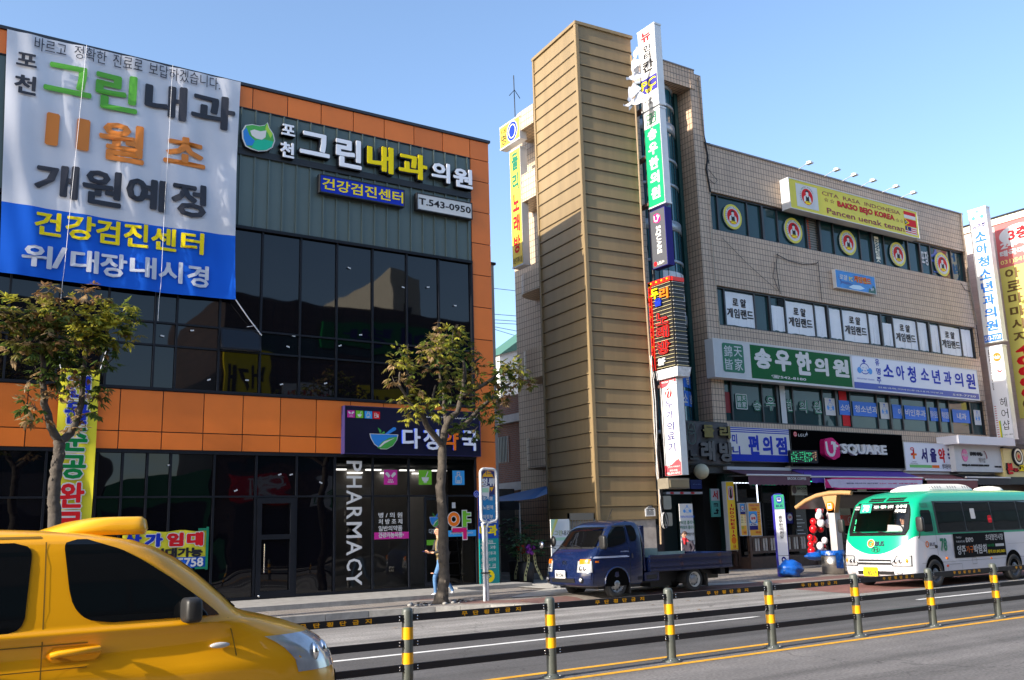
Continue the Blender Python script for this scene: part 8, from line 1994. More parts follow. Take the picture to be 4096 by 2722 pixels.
b = MB(); HB.side(b, [.62,.628], lambda z: 22.5, lambda z: 28.9, K_grey, off=.004, nx=20); HB.side(b, [1.0,1.005], lambda z: 26.6, lambda z: 28.9, K_grey, off=.004, nx=6)
for x in (23.24,): HB.side(b, zr(.8,1.9,6), lambda z: x, lambda z: x+.008, K_dark, off=.004, nx=1)
for x0,x1,z0,z1 in ((23.6,24.25,.36,.55),(24.75,24.95,.52,.68)):
 for q in ((x0,z0,x1,z0+.01),(x0,z1,x1,z1+.01),(x0,z0,x0+.01,z1),(x1,z0,x1+.01,z1)): b.rect(FB_, *q, .006, K_grey)
b.build('panel_seam', bus)
b = MB(); b.ball((23.62,yb-1.07,.72), .045, AMB, 10, 6, (1.3,.5,.9)); b.build('side_lamp', bus); b = MB(); b.ball((25.7,yb-1.07,.64), .04, AMB, 10, 6, (1.3,.5,.8)); b.build('side_lamp', bus); b = MB(); b.ball((23.62,yb-1.07,.52), .04, mat('lamp_red', srgb(190,70,40), .3), 10, 6, (1.3,.5,.8)); b.build('side_lamp', bus)
b = MB(); b.ball((23.2,yb-1.065,1.03), .06, TRIM, 12, 8, (1.2,.4,.8)); b.build('fuel_cap', bus)
# roof units
b = MB(); HA = Hull([(2.40,23.5,26.2,.62,.5,.35),(2.56,23.65,26.15,.60,.5,.35),(2.66,23.95,26.0,.52,.45,.35),(2.70,24.3,25.8,.40,.4,.3)], yb); HA.body(b, mat('ac_white', srgb(222,220,210), .4)); au = b.build('roof_air_conditioner', bus)
b = MB()
for k in range(18):
 if k in (5,6,11,12): continue
 x = 23.95+.12*k; HA.side(b, zr(2.54,2.64,2), lambda z: x+(z-2.54)*.25, lambda z: x+.03+(z-2.54)*.25, K_dark, off=.004, nx=1)
b.build('grille', au)
b = MB(); b.lathe((27.6,yb-.1,2.48),(0,0,1),[(.42,0),(.42,.06),(.34,.13),(.15,.17),(0,.175)],MT['ac_white'],24); b.build('roof_vent', bus)
b = MB()
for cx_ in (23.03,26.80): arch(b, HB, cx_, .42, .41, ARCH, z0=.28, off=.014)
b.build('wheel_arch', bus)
b = MB(); b.box(22.6,29,yb-.9,yb+.9,.22,.36,K_black); b.build('underbody', bus)
for cx_ in (23.03,26.80):
 for sg in (-1,1): wheel(bus, (cx_, yb+sg*1.092, .36), .36, .22, sg, mat('rim_dark', srgb(95,95,98), .45, .5))
b = MB(); b.box(22.95,29,yb-.85,yb+.85,1.36,1.40,INB); b.box(28.2,28.3,yb-.85,yb+.85,1.0,2.3,INB); 
for k in range(5): b.box(24.2+k*.9,24.35+k*.9,yb-.8,yb+.8,1.2,1.75,mat('bus_seat', (.03,.035,.05), .8))
b.box(22.75,23.0,yb-.8,yb+.8,1.2,1.40,K_black); b.build('interior', bus)
b = MB(); b.add([(22.62,yb-.05,1.42),(22.75,yb-.5,1.44),(22.9,yb-.45,1.60),(22.75,yb+.0,1.62)], [(0,1,2,3)], K_white); b.add([(22.6,yb+.1,1.41),(22.66,yb-.25,1.41),(22.85,yb-.2,1.55)], [(0,1,2)], K_white); b.build('paper', bus)

# ---------------------------------------------------------------- yellow taxi van
TY = paint('taxi_yellow', srgb(238,168,8), .3)
yt = 7.86; 
tx = thing('taxi_van', (.5,yt,0), 'yellow taxi van driving past close to the camera', 'van')
# built with its nose at low x, then mirrored so that it heads right
HT0 = [(.22,2.88,-2.0,.80,.60,.15),(.32,3.06,-2.12,.90,.68,.2),(.55,3.14,-2.15,.945,.74,.2),(.72,3.13,-2.15,.955,.78,.2),(.88,3.08,-2.14,.96,.82,.2),(.98,3.01,-2.13,.957,.85,.2),(1.06,2.88,-2.12,.95,.80,.2),(1.12,2.72,-2.11,.945,.72,.2),(1.17,2.55,-2.10,.94,.60,.2),(1.20,2.42,-2.10,.938,.52,.2),(1.24,2.32,-2.09,.935,.46,.2),(1.35,2.20,-2.08,.915,.42,.2),(1.50,2.03,-2.05,.885,.40,.2),(1.62,1.87,-2.02,.86,.38,.2),(1.70,1.73,-2.0,.84,.38,.22),(1.76,1.57,-1.97,.82,.40,.25),(1.81,1.30,-1.92,.78,.5,.3),(1.84,.98,-1.85,.70,.5,.35),(1.855,.7,-1.75,.58,.45,.35)]
class HullR(Hull):   # nose towards +x
 def __init__(s, lv, yc): super().__init__([(z,-xf,-xr,w,df,dr) for z,xf,xr,w,df,dr in lv], yc)
 def hw(s, x, z): return super().hw(-x, z)
HT = HullR(HT0, yt)
def mirror(b, start=0):
 for i in range(start, len(b.v)): x, y, z = b.v[i]; b.v[i] = (-x, y, z)
 b.f[start:] = [f[::-1] for f in b.f[start:]]
fine = []
L0 = HT.L
for a, c in zip(L0, L0[1:]):
 for k in range(3): fine.append(tuple(lerp(p, q, k/3) for p, q in zip(a, c)))
fine.append(L0[-1])
HTf = Hull(fine, yt); b = MB(); _r2 = HTf.ring; HTf.ring = lambda l, m=14, ms=12: _r2(l, m, ms); HTf.body(b, TY)
# gentle crease under the windows and the swelling over the front wheel
for i, (x, y, z) in enumerate(b.v):
 sg = 1 if y > yt else -1; k = min(1, abs(y-yt)/.8)**4
 cre = .018*math.exp(-((z-1.17)/.03)**2) - .016*math.exp(-((z-1.02)/.07)**2); xx = -x
 flare = .03*math.exp(-((math.hypot(xx-2.02, z-.36)-.50)/.08)**2) if z < 1.0 else 0
 b.v[i] = (x, y+sg*k*(cre*(1 if xx < 2.1 else .4)+flare), z)
mirror(b); b.build('body', tx)
def tside(zs, x0, x1, M, name, off=.007, nx=12, parent=None):
 b = MB(); HT.side(b, zs, x0, x1, M, -1, off, nx); 
 return b.build(name, parent or tx)
VG = CARG
tside(zr(1.225,1.775,26), tab([(1.225,1.34),(1.23,1.28),(1.24,1.23),(1.255,1.19),(1.28,1.155),(1.32,1.12),(1.37,1.095),(1.45,1.075),(1.72,1.04),(1.75,1.045),(1.765,1.06),(1.772,1.085),(1.775,1.12)]), tab([(1.225,2.06),(1.25,2.04),(1.35,1.92),(1.50,1.72),(1.62,1.54),(1.70,1.40),(1.75,1.25),(1.775,1.18)]), VG, 'front_door_window')
tside(zr(1.19,1.76,24), lambda z: -.15, tab([(1.19,.69),(1.195,.735),(1.21,.77),(1.235,.80),(1.28,.82),(1.68,.845),(1.71,.84),(1.735,.82),(1.75,.79),(1.76,.74)]), VG, 'sliding_door_window')
tside(zr(1.19,1.76,10), tab([(1.19,-1.6),(1.3,-1.7),(1.7,-1.65),(1.76,-1.55)]), tab([(1.19,-.3),(1.22,-.24),(1.7,-.24),(1.76,-.3)]), VG, 'rear_side_window')
tside(zr(.36,1.76,10), lambda z: .925, lambda z: .933, mat('seam_brown', (.20,.11,.006), .6), 'door_seam', .004, 1); tside(zr(.36,1.2,8), tab([(.36,2.3),(1.2,2.12)]), tab([(.36,2.308),(1.2,2.128)]), MT['seam_brown'], 'door_seam', .004, 1); tside(zr(.36,1.7,8), lambda z: -.30, lambda z: -.292, MT['seam_brown'], 'door_seam', .004, 1)
b = MB(); HT.side(b, zr(1.785,1.80,1), lambda z: -1.6, lambda z: .9, MT['seam_brown'], -1, .004, 10); b.build('roof_gutter', tx)
b = MB(); b.tube([(.98,yt-.975,1.045),(1.02,yt-.992,1.055),(1.2,yt-.995,1.065),(1.27,yt-.975,1.065)], .022, TY, 8); ho = b.build('door_handle', tx); tside(zr(1.0,1.09,4), tab([(1.0,.99),(1.045,.95),(1.09,1.0)]), tab([(1.0,1.25),(1.045,1.29),(1.09,1.24)]), paint('taxi_yellow_shaded', srgb(205,140,6), .4), 'handle_cup', .005, 6, ho)  # handle cup is a flat patch, the hollow's shade painted as darker yellow
b = MB(); b.tube([(.40,yt-.975,1.04),(.62,yt-.99,1.05)], .02, TY, 8); b.build('door_handle', tx)
tside(zr(1.105,1.113,1), lambda z: -2.0, tab([(1.1,1.2),(1.12,1.2)]), MT['seam_brown'], 'rail_seam', .004, 20); tside(zr(.955,.962,1), lambda z: -2.0, lambda z: 1.2, MT['seam_brown'], 'rail_seam', .004, 20)
b = MB(); b.ball((2.06,yt-.965,1.02), .05, K_lgrey, 12, 8, (1.4,.3,.4)); b.build('side_lamp', tx)
# windscreen, headlamp, mirrors, roof lamp, wheels
class _M: pass
b = MB(); Hull.front(HT, b, zr(1.26,1.72,8), tab([(1.26,.74),(1.72,.60)]), glass('taxi_windscreen', (.005,.006,.008), ior=1.5)); mirror(b); b.build('windscreen', tx)
b = MB(); Hull.front(HT, b, zr(.50,.72,4), lambda z: .6, K_black, off=.01); mirror(b); b.build('grille', tx)
for sg in (-1,1):
 b = MB(); f0 = tab([(.78,.62),(1.0,.66),(1.06,.70)])
 Hull.front(HT, b, zr(.78,1.05,6), (lambda z: .94) if sg > 0 else (lambda z: -f0(z)), HLG, off=.012, ny=10, y0=(lambda z: f0(z)) if sg > 0 else (lambda z: -.94)); mirror(b); lo_ = b.build('headlight', tx)
 b = MB()
 for q in (.72,.84): x = -Hull.fx(HT, sg*q, .90); b.ball((x-.03, yt+sg*q, .90), .07, K_chrome, 12, 8, (.5,1,1))
 b.build('reflector', lo_)
 b = MB(); b.rbox((1.84,yt+sg*1.02,1.275), .06, .10, .085, TRIM); b.tube([(1.86,yt+sg*.91,1.2),(1.84,yt+sg*1.02,1.22)], .03, TRIM, 6); b.build('mirror', tx)
 for x in (2.02,-1.18): wheel(tx, (x, yt+sg*.95, .335), .335, .21, sg, RIMS, RIMS)
b = MB(); 
for x in (2.02,-1.18):
 for sg in (-1,1):
  V = [(x, yt+sg*.955, .36)] + [(x+.40*math.cos(math.pi*k/16), yt+sg*(HT.hw(x+.40*math.cos(math.pi*k/16), .36+.40*math.sin(math.pi*k/16))+.008), .36+.40*math.sin(math.pi*k/16)) for k in range(17)]; b.add(V, [((0,k+1,k+2) if sg < 0 else (0,k+2,k+1)) for k in range(16)], K_black)
b.build('wheel_arch', tx)  # flat black fans painted where the wheel hollows would be in shade
HRL = HullR([(1.80,1.68,.90,.42,.10,.35),(1.84,1.70,.97,.42,.10,.35),(1.905,1.69,1.17,.40,.10,.3),(1.93,1.66,1.31,.37,.08,.25)], yt)
b = MB(); Hull.body(HRL, b, paint('taxi_lamp_yellow', srgb(240,178,20), .35)); mirror(b); b.build('roof_lamp', tx)
b = MB(); b.box(.3,1.9,yt-.8,yt+.8,.9,1.0,K_black); b.build('interior', tx)
b = MB(); b.ball((1.5,yt-.45,1.50), .11, mat('driver_skin', srgb(170,125,100), .6), 14, 10, (.9,.85,1.15)); b.build('interior', tx) if False else None

# ================================================================== people
SKIN = mat('skin', srgb(215,160,130), .55); HAIR = mat('hair_dark', (.018,.012,.010), .5, var=.3, vs=20)
def figure(name, J, E, root, label, mats, group=None, extra=None, sub=2):
 """one skinned body: J joints {name: (pos, radius)}, E edges; mats: function(face centre) -> material"""
 t = thing(name, root, label, 'person', group)
 names = list(J); me = bpy.data.meshes.new('body'); o = bpy.data.objects.new('body', me); COL.objects.link(o)
 base = Vector(root)
 me.from_pydata([Vector(J[k][0]) for k in names], [(names.index(a), names.index(c)) for a, c in E], [])
 md = o.modifiers.new('s', 'SKIN'); 
 for i, k in enumerate(names):
  r = J[k][1]; r = r if isinstance(r, tuple) else (r, r); me.skin_vertices[0].data[i].radius = r; me.skin_vertices[0].data[i].use_root = (i == 0)
 md.branch_smoothing = .6; md.use_smooth_shade = True
 m2 = o.modifiers.new('u', 'SUBSURF'); m2.levels = sub; m2.render_levels = sub
 dg = bpy.context.evaluated_depsgraph_get(); nm = bpy.data.meshes.new_from_object(o.evaluated_get(dg)); o.modifiers.clear(); o.data = nm
 ms = []
 for p in nm.polygons:
  c = p.center; m_ = mats(c); 
  if m_ not in ms: ms.append(m_)
 nm.materials.clear(); fmat = [mats(q.center) for q in nm.polygons]
 for m_ in ms: nm.materials.append(m_)
 for p in nm.polygons: p.material_index = ms.index(fmat[p.index]); p.use_smooth = True
 nm.transform(MW[t.name].inverted())
 o.parent = t; MW[o.name] = MW[t.name].copy()
 if extra: extra(t, base)
 return t
def hand(J, E, root, wrist, palm, dirs, curl, s=1.0):
 """palm then five unequal bent fingers; dirs: (forward, across, towards palm)"""
 f, a, c = dirs; pw = wrist+'p'
 J[pw] = (palm, (.030*s,.018*s)); E.append((wrist, pw))
 for k, (off, ln) in enumerate(((-.030,.062),(-.010,.074),(.010,.070),(.028,.056))):
  b0 = palm+f*.035*s+a*off*s; p1 = b0+(f*math.cos(curl*.5)+c*math.sin(curl*.5))*ln*.5*s; p2 = p1+(f*math.cos(curl*1.4)+c*math.sin(curl*1.4))*ln*.55*s
  for j, (p, r) in enumerate(((b0,.0105),(p1,.0095),(p2,.0075))): J['%s%d%d' % (wrist,k,j)] = (p, r*s); E.append((pw if j == 0 else '%s%d%d' % (wrist,k,j-1), '%s%d%d' % (wrist,k,j)))
 t0 = palm-a*.028*s+f*.0*s; t1 = t0-a*.018*s+f*.03*s+c*.012*s; t2 = t1+f*.028*s+c*.012*s
 for j, (p, r) in enumerate(((t0,.012),(t1,.0105),(t2,.0085))): J['%st%d' % (wrist,j)] = (p, r*s); E.append((pw if j == 0 else '%st%d' % (wrist,j-1), '%st%d' % (wrist,j)))
def head_shape(b, c, fwd, s=1.0, M=None):
 pass
def face(t, c, fwd, up, s=1.0, specs=True):
 fwd = fwd.normalized(); sd = fwd.cross(up).normalized(); up = sd.cross(fwd)
 b = MB(); P = lambda f, u, v: c+fwd*f*s+up*u*s+sd*v*s
 b.add([P(.098,.03,0),P(.122,-.022,0),P(.10,-.034,.018),P(.10,-.034,-.018),P(.088,.03,.008),P(.088,.03,-.008)], [(0,4,2,1),(0,1,3,5),(1,2,3)], SKIN, True); b.build('nose', t)
 b = MB()
 for v in (-.035,.035): b.ball(P(.082,.022,v), .014*s, K_text_black, 8, 6, (1,1,.6))
 b.build('eye', t)
 b = MB(); b.ball(P(.092,-.062,0), .024*s, mat('lip', srgb(165,85,80), .5), 10, 6, (.5,1,.3)); b.build('mouth', t)
 b = MB()
 for v in (-1,1): b.ball(P(.0,.0,v*.082), .03*s, SKIN, 8, 6, (.7,.4,1.1))
 b.build('ear', t)
def V(x, y, z): return Vector((x, y, z))

# man in dark jacket walking left, looking up from his phone, half hidden by the tree
q = at_walk(Z6(1250,790)); mz = walk_z(q.x,q.y); q2 = at_walk(Z6(1450,775))
X0 = lerp(q.x,q2.x,.42); Y0 = q.y
S = 1.0; top = at_y(Z6(1285,118), Y0).z - mz; S = top/1.74
def W(x, y, z): return V(X0+x*S, Y0+y*S, mz+z*S)
J = {'hip':(V(0,0,.93),(.15,.115))}; E = []
def j(n, p, r, frm): J[n] = (V(*p), r); E.append((frm, n))
j('belly',(0,0,1.08),(.145,.11),'hip'); j('chest',(-.02,0,1.28),(.165,.12),'belly'); j('neckb',(-.03,0,1.44),(.08,.07),'chest'); j('neck',(-.045,0,1.50),.052,'neckb'); j('chin',(-.065,0,1.56),(.062,.07),'neck'); j('head',(-.065,0,1.64),(.082,.092),'chin'); j('crown',(-.055,0,1.70),(.062,.07),'head')
for sg, n in ((-1,'l'),(1,'r')):
 j('sh'+n,(-.02,sg*.17,1.40),.062,'chest'); j('el'+n,(-.06,sg*.235,1.14),.047,'sh'+n); j('wr'+n,(-.27,sg*.10,1.10),.030,'el'+n)
j('thl',(-.05,-.09,.82),.088,'hip'); j('knl',(-.22,-.09,.50),.060,'thl'); j('anl',(-.20,-.09,.11),.042,'knl'); j('tol',(-.36,-.10,.035),.034,'anl')
j('thr',(.05,.09,.82),.088,'hip'); j('knr',(.14,.09,.48),.060,'thr'); j('anr',(.40,.09,.16),.042,'knr'); j('tor',(.36,.09,.03),.034,'anr')
hand(J, E, None, 'wrl', V(-.33,-.06,1.11), (V(-.9,.35,.1).normalized(), V(.35,.9,0).normalized(), V(0,.1,1).normalized()), .9)
hand(J, E, None, 'wrr', V(-.33,.05,1.11), (V(-.9,-.35,.1).normalized(), V(-.35,.9,0).normalized()*-1, V(0,-.1,1).normalized()), .9)
JACK, TEE, JEAN, SHOE = mat('jacket_black', (.016,.015,.016), .6), mat('shirt_olive', srgb(120,105,70), .8), mat('jeans_blue', srgb(75,115,160), .8, var=.25, vs=12), mat('shoe_white', srgb(225,225,230), .5)
def mm(c):
 c = (c-V(0,0,0)); x, y, z = (c.x-X0)/S, (c.y-Y0)/S, (c.z-mz)/S
 if z > 1.47: return SKIN
 if z < .125: return SHOE
 if z < .93: return JEAN
 if abs(z-1.10) < .12 and x < -.265: return SKIN
 if abs(y) < .065 and x < .02: return TEE
 return JACK
Jw = {k: (W(*p), tuple(q_*S for q_ in r) if isinstance(r, tuple) else r*S) for k, (p, r) in J.items()}
def ex(t, base):
 b = MB(); hc = W(-.055,0,1.665)
 b.ball(hc, .105*S, HAIR, 18, 12, (1.0,.93,.98)); 
 vs = []
 for i, v in enumerate(b.v):
  p = Vector(v)-hc; 
  if p.x < -.03*S and p.z < .045*S: p.x = max(p.x, -.02*S); p.z += .02*S
  p *= 1+.06*math.sin(p.x*90+p.z*70); b.v[i] = tuple(hc+p)
 b.build('hair', t); 
 face(t, W(-.068,0,1.625), V(-1,-.25,.05), V(0,0,1), S)
 b = MB(); c = W(-.42,.0,1.14); b.box(c.x-.07, c.x+.06, c.y-.035, c.y+.035, c.z-.005, c.z+.006, K_navy); o = b.build('phone', None, c); tag(o, 'dark blue mobile phone held by the man behind the tree', 'phone')
 b = MB(); b.tube([W(-.14,-.13,1.40),W(-.17,-.14,1.2),W(-.1,-.16,1.05)], .02*S, mat('strap_grey', (.09,.09,.09), .7), 6); b.build('bag_strap', t)
 b = MB(); b.tube([W(-.285,-.155,.60),W(-.287,-.09,.605),W(-.285,-.03,.60)], .012*S, SKIN, 6); b.build('jeans_rip', t)
figure('person', Jw, E, (X0,Y0,mz), 'man in black jacket and ripped jeans walking behind the tree with a phone', mm, extra=ex)

# elderly woman in dark coat and red scarf beyond the truck bed
q = at_y(P3(690,1365), 21.6); hz = q.z; Xw = q.x; Yw = 21.6; wz_ = walk_z(Xw,Yw); SW = (hz-wz_)/1.55
def Ww(x, y, z): return V(Xw+x*SW, Yw+y*SW, wz_+z*SW)
J = {'hip':(V(.22,0,.86),(.17,.14))}; E = []
j('belly',(.19,0,1.0),(.17,.135),'hip'); j('chest',(.12,0,1.20),(.175,.14),'belly'); j('neckb',(.05,0,1.30),(.085,.075),'chest'); j('neck',(.015,0,1.34),.055,'neckb'); j('chin',(-.02,0,1.385),(.062,.066),'neck'); j('head',(-.005,0,1.45),(.08,.085),'chin'); j('crown',(.01,0,1.51),(.055,.065),'head')
for sg, n in ((-1,'l'),(1,'r')):
 j('sh'+n,(.12,sg*.17,1.24),.075,'chest'); j('el'+n,(.20,sg*.25,1.0),.06,'sh'+n); j('wr'+n,(.06,sg*.22,.82),.038,'el'+n)
 hand(J, E, None, 'wr'+n, V(.03,sg*.22,.76), (V(-.3,0,-.95).normalized(), V(.95,0,-.3).normalized(), V(0,-sg,0)), .5)
 j('th'+n,(.20,sg*.09,.74),.10,'hip'); j('kn'+n,(.14+sg*.08,sg*.09,.44),.065,'th'+n); j('an'+n,(.18+sg*.14,sg*.09,.10),.045,'kn'+n); j('to'+n,(.05+sg*.14,sg*.1,.035),.036,'an'+n)
COAT, SCARF, TROU = mat('coat_plum', (.022,.016,.030), .7), mat('scarf_red', srgb(165,15,30), .7), mat('trousers_grey', (.05,.05,.055), .8)
def mw(c):
 x, y, z = (c.x-Xw)/SW, (c.y-Yw)/SW, (c.z-wz_)/SW
 if z > 1.345 and x < .12: return SKIN
 if z > 1.22 and x < .055: return SCARF
 if z < .1: return K_black
 if z < .80: return SKIN if (abs(y) > .17 and z > .6) else TROU
 return COAT
Jw = {k: (Ww(*p), tuple(q_*SW for q_ in r) if isinstance(r, tuple) else r*SW) for k, (p, r) in J.items()}
def exw(t, base):
 b = MB(); hc = Ww(.03,0,1.485); b.ball(hc, .10*SW, mat('hair_reddish', (.06,.028,.018), .5, var=.3, vs=20), 16, 10, (1,.95,.85)); b.build('hair', t)
 face(t, Ww(-.01,0,1.44), V(-1,-.2,-.15), V(0,0,1), SW)
 b = MB(); b.ring(Frame(Ww(-.1,-.05,1.455), (0,1,0), (0,0,1)), 0, 0, .035, .028, .006, 0, K_grey, 14); b.ring(Frame(Ww(-.1,.05,1.455), (0,1,0), (0,0,1)), 0, 0, .035, .028, .006, 0, K_grey, 14); b.build('glasses', t)
 b = MB(); b.ball(Ww(-.0,0,1.30), .085*SW, SCARF, 14, 8, (1,.95,.7)); b.ball(Ww(-.03,-.03,1.2), .06*SW, SCARF, 12, 8, (.7,.8,1.5)); b.build('scarf', t)
figure('person', Jw, E, (Xw,Yw,wz_), 'older woman in dark coat and red scarf walking beyond the truck bed', mw, extra=exw)

# bus driver behind the windscreen
Xd, Yd = 23.05, yb-.25
def Wd(x, y, z): return V(Xd+x, Yd+y, 1.15+z)
J = {'hip':(V(.15,0,.0),(.15,.13))}; E = []
j('chest',(.10,0,.30),(.16,.11),'hip'); j('neckb',(.06,0,.44),(.07,.06),'chest'); j('chin',(.02,0,.53),(.055,.065),'neckb'); j('head',(.02,0,.61),(.075,.082),'chin'); j('crown',(.03,0,.67),(.055,.06),'head')
for sg, n in ((-1,'l'),(1,'r')):
 j('sh'+n,(.09,sg*.17,.40),.06,'chest'); j('el'+n,(-.05,sg*.24,.2),.045,'sh'+n); j('wr'+n,(-.22,sg*.15,.26),.03,'el'+n); hand(J, E, None, 'wr'+n, V(-.27,sg*.12,.28), (V(-.7,-sg*.3,.6).normalized(), V(0,1,0), V(-.6,0,-.7).normalized()), 1.2)
 j('kn'+n,(-.25,sg*.12,-.02),.07,'hip'); j('an'+n,(-.3,sg*.12,-.35),.045,'kn'+n)
SHW, VEST = mat('shirt_white', srgb(205,205,210), .7), mat('vest_dark', (.02,.022,.03), .7)
def md_(c):
 z = c.z-1.15; x = c.x-Xd
 if z > .47: return SKIN
 if x < -.205 and z > .15: return SKIN
 if abs(c.y-Yd) < .12 and z > .05 and x < .12: return VEST
 return SHW if z > .05 else VEST
Jw = {k: (Wd(*p), r) for k, (p, r) in J.items()}
def exd(t, base):
 b = MB(); b.ball(Wd(.045,0,.655), .095, HAIR, 14, 9, (1,.95,.8)); b.build('hair', t); face(t, Wd(.02,0,.60), V(-1,0,0), V(0,0,1), .95)
figure('person', Jw, E, (Xd,Yd,1.15), 'bus driver in white shirt and dark waistcoat behind the bus windscreen', md_, extra=exd)
b = MB(); b.tube([(22.80+.05*math.cos(a), yb-.25+.2*math.cos(a), 1.47+.2*math.sin(a)*.8) for a in [k*.42 for k in range(16)]], .014, K_black, 6); b.build('steering_wheel', bus)

# ================================================================== street trees
BARK = mat('bark', (.070,.058,.047), .9, var=.45, vs=9, bump=.012, bs=22)
def leafmat(name, col, tr=.5):
 M = bpy.data.materials.new(name); M.use_nodes = True; n = M.node_tree.nodes; l = M.node_tree.links; b = n['Principled BSDF']
 tc = n.new('ShaderNodeTexCoord'); t = n.new('ShaderNodeTexNoise'); t.inputs['Scale'].default_value = 6; l.new(tc.outputs['Object'], t.inputs['Vector'])
 r = n.new('ShaderNodeMapRange'); r.inputs[1].default_value = .3; r.inputs[2].default_value = .7; r.inputs[3].default_value = .65; r.inputs[4].default_value = 1.25; l.new(t.outputs[0], r.inputs[0])
 mx = n.new('ShaderNodeMix'); mx.data_type = 'RGBA'; mx.blend_type = 'MULTIPLY'; mx.inputs[0].default_value = 1; mx.inputs[6].default_value = (*col,1); l.new(r.outputs[0], mx.inputs[7])
 l.new(mx.outputs[2], b.inputs['Base Color']); b.inputs['Roughness'].default_value = .45; b.inputs['Specular IOR Level'].default_value = .4
 ts = n.new('ShaderNodeBsdfTranslucent'); l.new(mx.outputs[2], ts.inputs[0]); ms = n.new('ShaderNodeMixShader'); ms.inputs[0].default_value = tr
 l.new(b.outputs[0], ms.inputs[1]); l.new(ts.outputs[0], ms.inputs[2]); l.new(ms.outputs[0], n['Material Output'].inputs[0]); return M
LF = {'g':leafmat('leaf_deep_green', (.06,.105,.02)), 'm':leafmat('leaf_mid_green', (.16,.20,.035)), 'y':leafmat('leaf_yellow_green', (.46,.44,.06)), 'o':leafmat('leaf_olive', (.24,.21,.055)), 'b':leafmat('leaf_brown', (.26,.145,.06)), 't':leafmat('leaf_tan', (.42,.29,.15))}
def palm_leaf(b, c, out, size, key, rk, droop):
 """a hand shaped leaf: a short stalk and five to seven blades"""
 up = Vector((0,0,1)); out = out.normalized(); sd = out.cross(up)
 if sd.length < .1: sd = Vector((1,0,0))
 sd.normalize(); nn = rk.choice((5,5,6,7)); M_ = LF[key]
 for k in range(nn):
  a = (k-(nn-1)/2)*rk.uniform(.5,.66); ln = size*(1-.14*abs(k-(nn-1)/2))*rk.uniform(.85,1.15)
  d = (out*math.cos(a)+sd*math.sin(a)); d = (d+Vector((0,0,-droop*rk.uniform(.6,1.4)))).normalized()
  w_ = d.cross(up+d*.2+Vector((rk.uniform(-.5,.5),rk.uniform(-.5,.5),0))).normalized()*ln*.17
  tip = c+d*ln+Vector((0,0,-droop*ln*.25)); mid = c+d*ln*.58; nrm = d.cross(w_).normalized()*ln*.035
  b.add([c, mid+w_+nrm, tip, mid-w_+nrm, c+d*ln*.3+w_*.55, c+d*ln*.3-w_*.55, mid], [(0,6,1,4),(0,5,3,6),(6,2,1),(6,3,2)], M_)
def clump(b, c, r, n, keys, size, rk, sz=.75, droop=.45):
 for _ in range(n):
  while True:
   v = Vector((rk.uniform(-1,1),rk.uniform(-1,1),rk.uniform(-1,1)))
   if v.length < 1: break
  p = Vector((c.x+v.x*r, c.y+v.y*r, c.z+v.z*r*sz)); o = Vector((v.x,v.y,v.z*.5))+Vector((rk.uniform(-.5,.5),rk.uniform(-.5,.5),rk.uniform(-.2,.3)))
  key = rk.choice(keys); palm_leaf(b, p, o, size*rk.uniform(.7,1.2), key, rk, droop*rk.uniform(.3,1.8) if v.z < .5 else droop*.4)
def tree(label, base, YT, limbs, clumps, trunk, seed, leaf=.2, dens=1.0):
 rk = random.Random(seed); t = thing('street_tree', base, label, 'tree', None); FT_ = FY(YT)
 P3d = lambda V_, x, y, dy=0: FT_.o + FT_.r*FY(YT+dy).px(V_(x,y))[0] + FT_.u*FY(YT+dy).px(V_(x,y))[1] + Vector((0,dy,0))
 def knots(pts, r0, r1, sub=4):
  Q = []; n = len(pts)
  for i in range(n-1):
   for s in range(sub): 
    f = s/sub; p = pts[i].lerp(pts[i+1], f); Q.append(p+Vector((rk.uniform(-1,1),rk.uniform(-1,1),0))*.012)
  Q.append(pts[-1]); m = len(Q)
  return Q, [lerp(r0, r1, i/(m-1))*rk.uniform(.93,1.08) for i in range(m)]
 b = MB(); pts = [P3d(*q[:3]) for q in trunk[0]]; pts[0].z = base[2]-.05
 Q, Rr = knots(pts, 1, 1, 6); m = len(Q); rs = trunk[1]; 
 Rr = [lerp(rs[0], rs[1], i/(m-1))*rk.uniform(.95,1.06)*(1+.55*max(0, 1-i/(m*.12))**2) for i in range(m)]
 b.tube(Q, Rr, BARK, 14); 
 for _ in range(14): k = rk.randrange(2, m-1); a = rk.uniform(3.4,6.0); b.ball(Q[k]+Vector((math.cos(a),math.sin(a),0))*Rr[k]*.92, Rr[k]*.22, BARK, 8, 5, (1,1,1.5))
 b.build('trunk', t)
 for path, r0, r1 in limbs:
  L = [P3d(*q) for q in path]; Q, Rr = knots(L, r0, r1, 4); b = MB(); b.tube(Q, Rr, BARK, 8); b.build('limb', t)
 b = MB()
 for V_, x, y, dy, r, n, keys in clumps:
  c = P3d(V_, x, y, dy); clump(b, c, r, max(3, int(n*dens)), keys, leaf, rk)
  for _ in range(2): e = c+Vector((rk.uniform(-r,r),rk.uniform(-r,r),rk.uniform(-r,r)))*.6; b.tube([c-Vector((0,0,r*.3)), e], [.012,.005], BARK, 4)
 b.build('crown', t)
 return t
